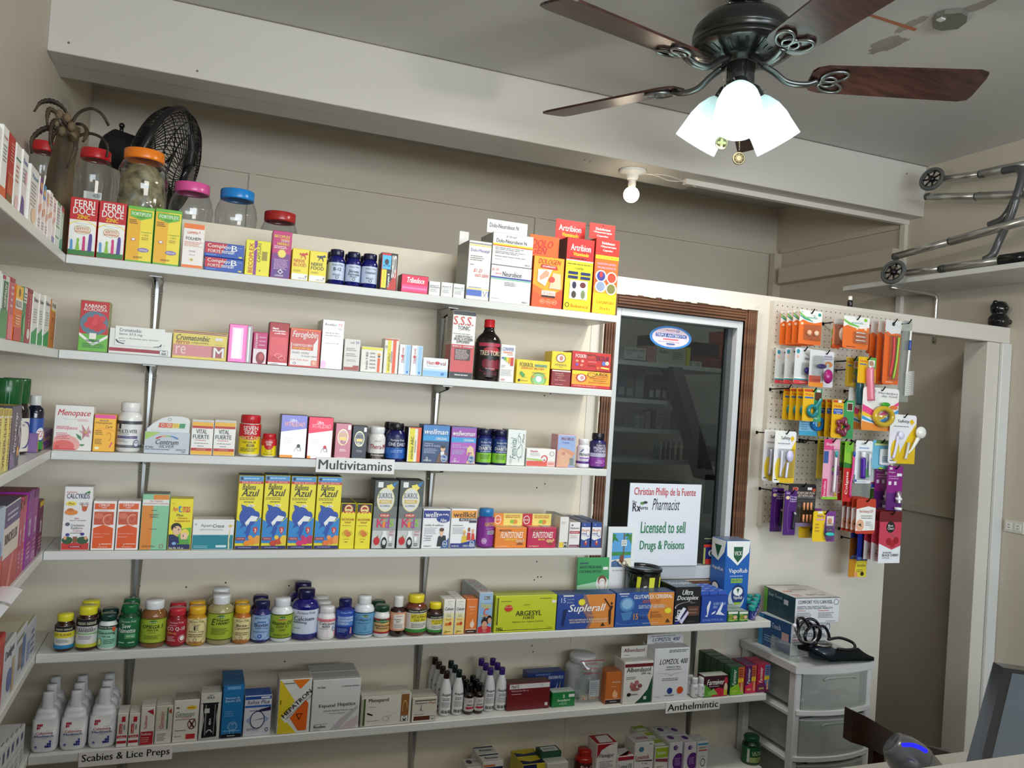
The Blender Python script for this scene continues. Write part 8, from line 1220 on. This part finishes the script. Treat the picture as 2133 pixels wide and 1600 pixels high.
card(1781, 1816, 918, 1007, 1.99, 'eef0f2', 'T 30 90 60 95 8a8a90 b ORAL-T;L 20 80 80 86 1 6a9ad0;R 0 0 4 20 2a4a9a;E 10 6 5 3 2a5aa0;P 3a78c0 70 16 92 16 96 60 74 50;R 66 14 84 34 5ab06a;L 10 2 90 5 1 8aa0c8', 'white card with purple travel toothbrush case', blister=(12, 8, 90, 76, .010), prod=[('purple_case', stick([(34, 60), (36, 40), (38, 12)], .0078, '4a1c9a', .010)), ('case_cap', stick([(33, 74), (34, 62)], .0072, 'e8e8ec', .010)), ('toothbrush', stick([(74, 70), (76, 44), (78, 18)], .003, 'e8ecf0', .008))])
card(1817, 1851, 917, 977, 2.02, '7ac0dc', 'R 20 86 90 100 6a8a50;R 10 82 90 88 e0e8a0;R 40 2 88 6 5ab04a;R 44 0 66 4 d8d83a', 'pale blue floss card with white dispenser', prod=[('floss_case', lambda m, w_, h: box(m, -w_*.12, w_*.46, -.012, -.001, -h*.86, -h*.30, 'e8ecf0', 'plastic', .004)), ('case_print', lambda m, w_, h: draw(m, planar((-w_*.10, -.0121, -h*.8), (w_*.5, 0, 0), (0, 0, h*.3)), 'L 8 10 92 90 4 3a8ab8'))])
card(1847, 1879, 971, 1065, 2.00, '8a1c80', 'R 0 0 100 40 5a1c70;R 10 92 30 97 e8d8e8;T 8 84 50 88 e8d8e8 b Finger;L 8 70 84 80 2 c890c8;R 8 58 26 66 e8e0f0;R 44 58 60 66 e8e0f0;R 60 78 92 84 f0f0f0', 'purple card with small metal pill crusher', n=2, step=.05, backs=['purple card behind the pill crusher one'], prod=[('metal_cup', lambda m, w_, h: lathe(m, [(.0085, 0), (.0085, .016), (.0065, .036), (1e-5, .037)], 'c8c8cc', 'metal', 18, tuple(pt(w_, h, 62, 20, .012)))), ('white_ring', lambda m, w_, h: lathe(m, [(.0095, 0), (.0105, .001), (.0105, .007), (.0095, .008)], 'e8e8ee', 'plastic', 18, tuple(pt(w_, h, 62, 26, .012)))), ('white_ring', lambda m, w_, h: lathe(m, [(.0095, 0), (.0115, .001), (.0115, .008), (1e-5, .009)], 'e8e8ee', 'plastic', 18, tuple(pt(w_, h, 62, 4, .012))))])
card(1641, 1698, 1008, 1097, 2.03, '24242a', 'R 0 66 100 72 5a5a60;R 0 0 100 9 8a7aa0;R 14 84 34 92 b83a34;O 24 88 10 4 1 e8e0e0;R 68 86 84 92 e8e8e8;E 92 86 6 4 c8502c;T 30 76 96 82 f0d8c8 bi FOAM EAR PLUG;T 34 70 90 75 f0d8c8 bi SET WITH CASE', 'black card with twelve orange foam ear plugs', blister=(20, 10, 96, 66, .008), prod=[('ear_plug', (lambda i, j: lambda m, w_, h: tube(m, [pt(w_, h, 54+i*13, 40-j*28, .006), pt(w_, h, 54+i*13, 57-j*28, .006)], .0034, 'f0a070', 'matte', 8))(i, j)) for i in range(3) for j in range(2)]+[('clear_case', stick([(34, 56), (34, 14)], .007, 'c8d0d8', .006, 'clear'))])
card(1633, 1658, 1022, 1115, 2.00, '4a1470', 'E 24 84 16 4 e8d0a0;T 42 84 96 88 e0d0f0 b Drug;T 42 79 96 83 e0d0f0 b Nail;T 42 74 96 78 e0d0f0 b Clipper;O 60 44 34 44 3 8a5aa8 120 240;T 8 92 40 98 e0d0f0 i Gem', 'purple card with dark nail clipper, front one', n=2, step=.06, backs=['purple nail clipper card behind the front one'], prod=[('nail_clipper', stick([(76, 54), (74, 34), (70, 14)], .0042, '24242c', .006)), ('clipper_lever', stick([(70, 52), (80, 48)], .003, 'c8c8cc', .009))])
card(1693, 1739, 1065, 1128, 1.99, 'f0c820', 'P 7a3a90 56 100 100 100 100 0 64 0 50 30;R 20 92 40 99 f0f0ec;T 18 78 48 88 8a3a90 b Nuby;R 14 70 48 75 d8a0c0;L 10 30 30 62 3 c8902c;R 60 52 92 84 e8d8d0;E 74 68 10 10 c89070', 'yellow and purple card with teal banded soother', n=2, step=.06, backs=['yellow soother card behind the front one'], blister=(44, 6, 90, 62, .014), prod=[('soother_shield', blob(66, 26, .013, '3ac0c0', .012, (1.3, .7, .5))), ('soother_teat', blob(64, 40, .009, 'e8e0d8', .012, (1, 1, 1), 'clear'))])
card(1783, 1823, 1039, 1112, 1.98, 'c04028', 'P f0eeea 0 70 100 84 100 10 0 8;P c04028 0 84 0 72 50 80 100 74 100 86;T 16 58 88 68 b0382c b Red-Ginseng ODF;L 26 42 90 54 2 8a8a8a;E 22 24 20 17 e8b090;P 3a4a2a 10 26 30 20 26 30;L 50 22 84 36 3 9a9a9a;R 76 14 90 30 d8d8d4', 'red and white ginseng sachet with skin picture, frontmost', n=4, step=.020, backs=['red ginseng sachet, second from the front', 'red ginseng sachet, third from the front', 'red ginseng sachet, fourth from the front'], name='sachet')
BC = 'R 0 80 100 100 6a141c;R 0 30 100 80 c84058;P e8ecf0 0 0 100 0 100 34 60 26 0 38;E 50 70 20 11 14161a;T 38 71 62 75 e8e0e0 b Bet;T 36 65 64 70 e8e0e0 b Cheri;P 3a7a3a 44 62 84 46 70 50 56 56;E 44 42 12 7 9a1424;E 62 38 12 7 a81828;E 78 44 12 7 9a1424;T 20 19 60 22 3a1c24 b SUGAR FREE;T 18 13 94 18 3a1c24 b BLACK CHERRY;T 18 9 50 11.5 3a1c24 b 12 CT 2.75'
card(1831, 1876, 1066, 1173, 1.97, 'c84058', BC, 'crimson and silver cherry sweets bag, frontmost', n=3, step=.030, backs=['crimson and silver cherry sweets bag, middle', 'crimson and silver cherry sweets bag, rearmost'], name='sweets_bag', mat='card')
card(1786, 1808, 1105, 1168, 2.04, '1c2c8a', 'R 0 0 100 14 24408a;R 44 0 56 100 0c1440;L 10 4 90 12 2 8ab0e0', 'dark blue wrapped pack below the ginseng sachets', n=2, step=.03, backs=['dark blue wrapped pack behind the first'], name='wrapped_pack')
card(1769, 1806, 1120, 1202, 2.07, 'c88a1c', 'P e8d838 30 0 100 0 96 46 40 40;T 44 26 92 34 3a2a10 bi Sensitive;L 44 12 86 20 2 6a5a1c;P 7a4a14 0 100 40 100 30 60 0 50;R 30 0 50 14 e8a070;E 76 8 10 5 2a1c14', 'amber and yellow sweets bag hanging lowest', name='sweets_bag', mat='card')
card(1771, 1812, 1000, 1040, 2.05, 'c8ccd0', 'P 24305a 20 0 50 60 60 100 40 100;P 24305a 60 10 90 30 84 90 70 80;R 30 20 50 50 e8e8e8;R 60 26 80 50 e8e8e8', 'tangled clear packet with dark blue straps', name='accessory_bag', mat='bag')
card(1815, 1836, 977, 1016, 2.06, 'dce4e8', 'R 0 0 100 22 2a4a9a;R 0 22 100 30 b8243a', 'small white bag with red and blue bottom edge', name='accessory_bag')
card(1812, 1834, 1018, 1058, 2.09, '4a9a2a', 'L 14 20 84 80 4 8ac85a', 'green bag behind the blue topped packet', name='accessory_bag', hookit=False)
for px_, py_ in ((1763, 771), (1625, 811), (1660, 922), (1740, 922)): q = aty(px_, py_, 2.10); hook(q.x, q.z, 2.05)

# ================================================================ store room seen through the window
YS = 2.85
def rshelf(px0, py0, px1, y, d, label):
    a = aty(px0, py0, y); b = aty(px1, py0+20, y); m = M(); box(m, a.x, b.x, y, YB-.001, a.z-.018, a.z, 'w', 'shelf_white', .001); tag(m.build('storeroom_shelf'), label, 'shelf', 'storeroom shelves'); return a.z
zs = [rshelf(1235, 744, 1545, YS, .25, 'storeroom shelf seen behind the window, uppermost'), rshelf(1235, 824, 1430, YS+.1, .25, 'storeroom shelf behind the window, second from above'), rshelf(1235, 887, 1480, YS+.1, .25, 'storeroom shelf behind the window, third from above'), rshelf(1235, 952, 1500, YS+.1, .25, 'storeroom shelf behind the window, lowest')]
def sbx(s, px0, px1, pyt, col, design, label, d=.09, dy=.01, side=None):
    y = (YS if s == 0 else YS+.1)+dy; z = zs[s]+.0006; x0, x1 = solvex(px0, y, z), solvex(px1, y, z); h = solvez(pyt, x0, y)-z
    tag(carton_mesh(x1-x0-.001, d, h, col, design, side).build('storeroom_box', None, ((x0+x1)/2, y, z)), label, 'box', 'boxes in the store room')
sbx(0, 1299, 1345, 722, 'd0d0cc', 'T 6 70 60 88 1c1c1c b DOLOGEN K;T 64 70 94 88 a82a2c b FORTE;L 8 40 40 62 3 7a7a7a;T 60 20 90 40 3a3a3a i firma;R 0 0 100 8 1c3a7a', 'white box with black and red lettering behind the window')
sbx(0, 1347, 1365, 720, 'c8908a', 'L 10 20 90 90 5 a86a64', 'pinkish carton behind the window glass')
sbx(0, 1366, 1428, 722, 'c8c6b8', 'T 8 62 40 84 1c1c1c b DolFix;L 54 30 94 80 4 6a6a6a;O 50 60 46 50 2 c8b83a 190 350', 'cream box with thin yellow arc below the oval sticker')
sbx(0, 1429, 1437, 724, 'e0d82c', '', 'bright yellow narrow box beside the cream one')
sbx(0, 1440, 1462, 752, 'c0c0bc', 'L 40 20 80 80 6 2a2a2a', 'small white box with a barcode behind the glass')
sbx(0, 1466, 1512, 742, '8a1c1c', 'L 10 70 90 84 1 c88a84', 'dark red box behind the window glass')
sbx(0, 1497, 1514, 690, 'b8483c', 'E 60 30 24 12 3a7a2c;L 10 60 90 92 4 d88a7a', 'tall orange red box behind the window', dy=.12)
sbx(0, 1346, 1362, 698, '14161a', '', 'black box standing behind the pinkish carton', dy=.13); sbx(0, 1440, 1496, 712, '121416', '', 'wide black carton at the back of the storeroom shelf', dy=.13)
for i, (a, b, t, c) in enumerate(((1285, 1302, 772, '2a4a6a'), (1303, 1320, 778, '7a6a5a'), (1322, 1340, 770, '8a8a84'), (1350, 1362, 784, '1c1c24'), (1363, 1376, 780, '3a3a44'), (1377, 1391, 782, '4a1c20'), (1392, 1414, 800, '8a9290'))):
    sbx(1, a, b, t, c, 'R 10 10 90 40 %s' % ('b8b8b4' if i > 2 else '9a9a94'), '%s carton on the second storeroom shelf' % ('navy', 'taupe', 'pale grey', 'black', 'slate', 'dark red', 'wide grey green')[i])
for i, (a, b, t, c) in enumerate(((1322, 1331, 864, '9a9a9a'), (1333, 1342, 864, '8a8a8a'), (1344, 1354, 857, 'a08a8a'), (1356, 1365, 856, '3a1c1c'), (1366, 1380, 852, 'a89090'), (1382, 1396, 856, '9a8a8a'), (1400, 1420, 856, '8a9098'))):
    sbx(2, a, b, t, c, 'L 10 20 90 80 4 5a5a5a', '%s on the third storeroom shelf' % ('silver slim carton', 'grey slim carton', 'mauve carton', 'blackish red carton', 'dusty pink carton', 'rosy grey carton', 'blue grey carton')[i])
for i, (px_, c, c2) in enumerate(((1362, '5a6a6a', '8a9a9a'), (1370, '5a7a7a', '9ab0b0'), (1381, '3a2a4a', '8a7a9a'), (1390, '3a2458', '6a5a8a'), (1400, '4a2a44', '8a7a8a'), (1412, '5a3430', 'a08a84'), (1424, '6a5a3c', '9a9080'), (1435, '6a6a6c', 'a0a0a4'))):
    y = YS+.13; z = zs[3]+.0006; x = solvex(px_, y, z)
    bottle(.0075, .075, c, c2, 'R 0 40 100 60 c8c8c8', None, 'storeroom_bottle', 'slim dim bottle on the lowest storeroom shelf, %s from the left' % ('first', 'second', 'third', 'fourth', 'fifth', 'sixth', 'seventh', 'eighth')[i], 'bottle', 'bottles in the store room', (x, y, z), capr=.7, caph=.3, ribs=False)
sbx(3, 1447, 1468, 915, 'a0a09c', 'L 10 20 60 84 6 6a6a6a;R 64 20 84 40 1c1c1c', 'tall grey carton near the window jamb'); sbx(3, 1470, 1494, 930, 'a8a8a4', 'L 10 20 90 84 6 6a6a6a', 'lower grey carton near the jamb'); 
m = M(); a, b = aty(1400, 764, YS-.03), aty(1470, 1000, YS-.03); m.add([(a.x, YS-.03, a.z), (a.x+.05, YS-.03, a.z), (b.x+.05, YS-.03, b.z), (b.x, YS-.03, b.z), (a.x, YS+.06, a.z), (a.x+.05, YS+.06, a.z), (b.x+.05, YS+.06, b.z), (b.x, YS+.06, b.z)], [(3, 2, 1, 0), (4, 5, 6, 7), (0, 1, 5, 4), (1, 2, 6, 5), (2, 3, 7, 6), (3, 0, 4, 7)], '6a6a68', 'matte')
tag(m.build('diagonal_brace'), 'grey slanting brace below the upper storeroom shelf', 'brace')
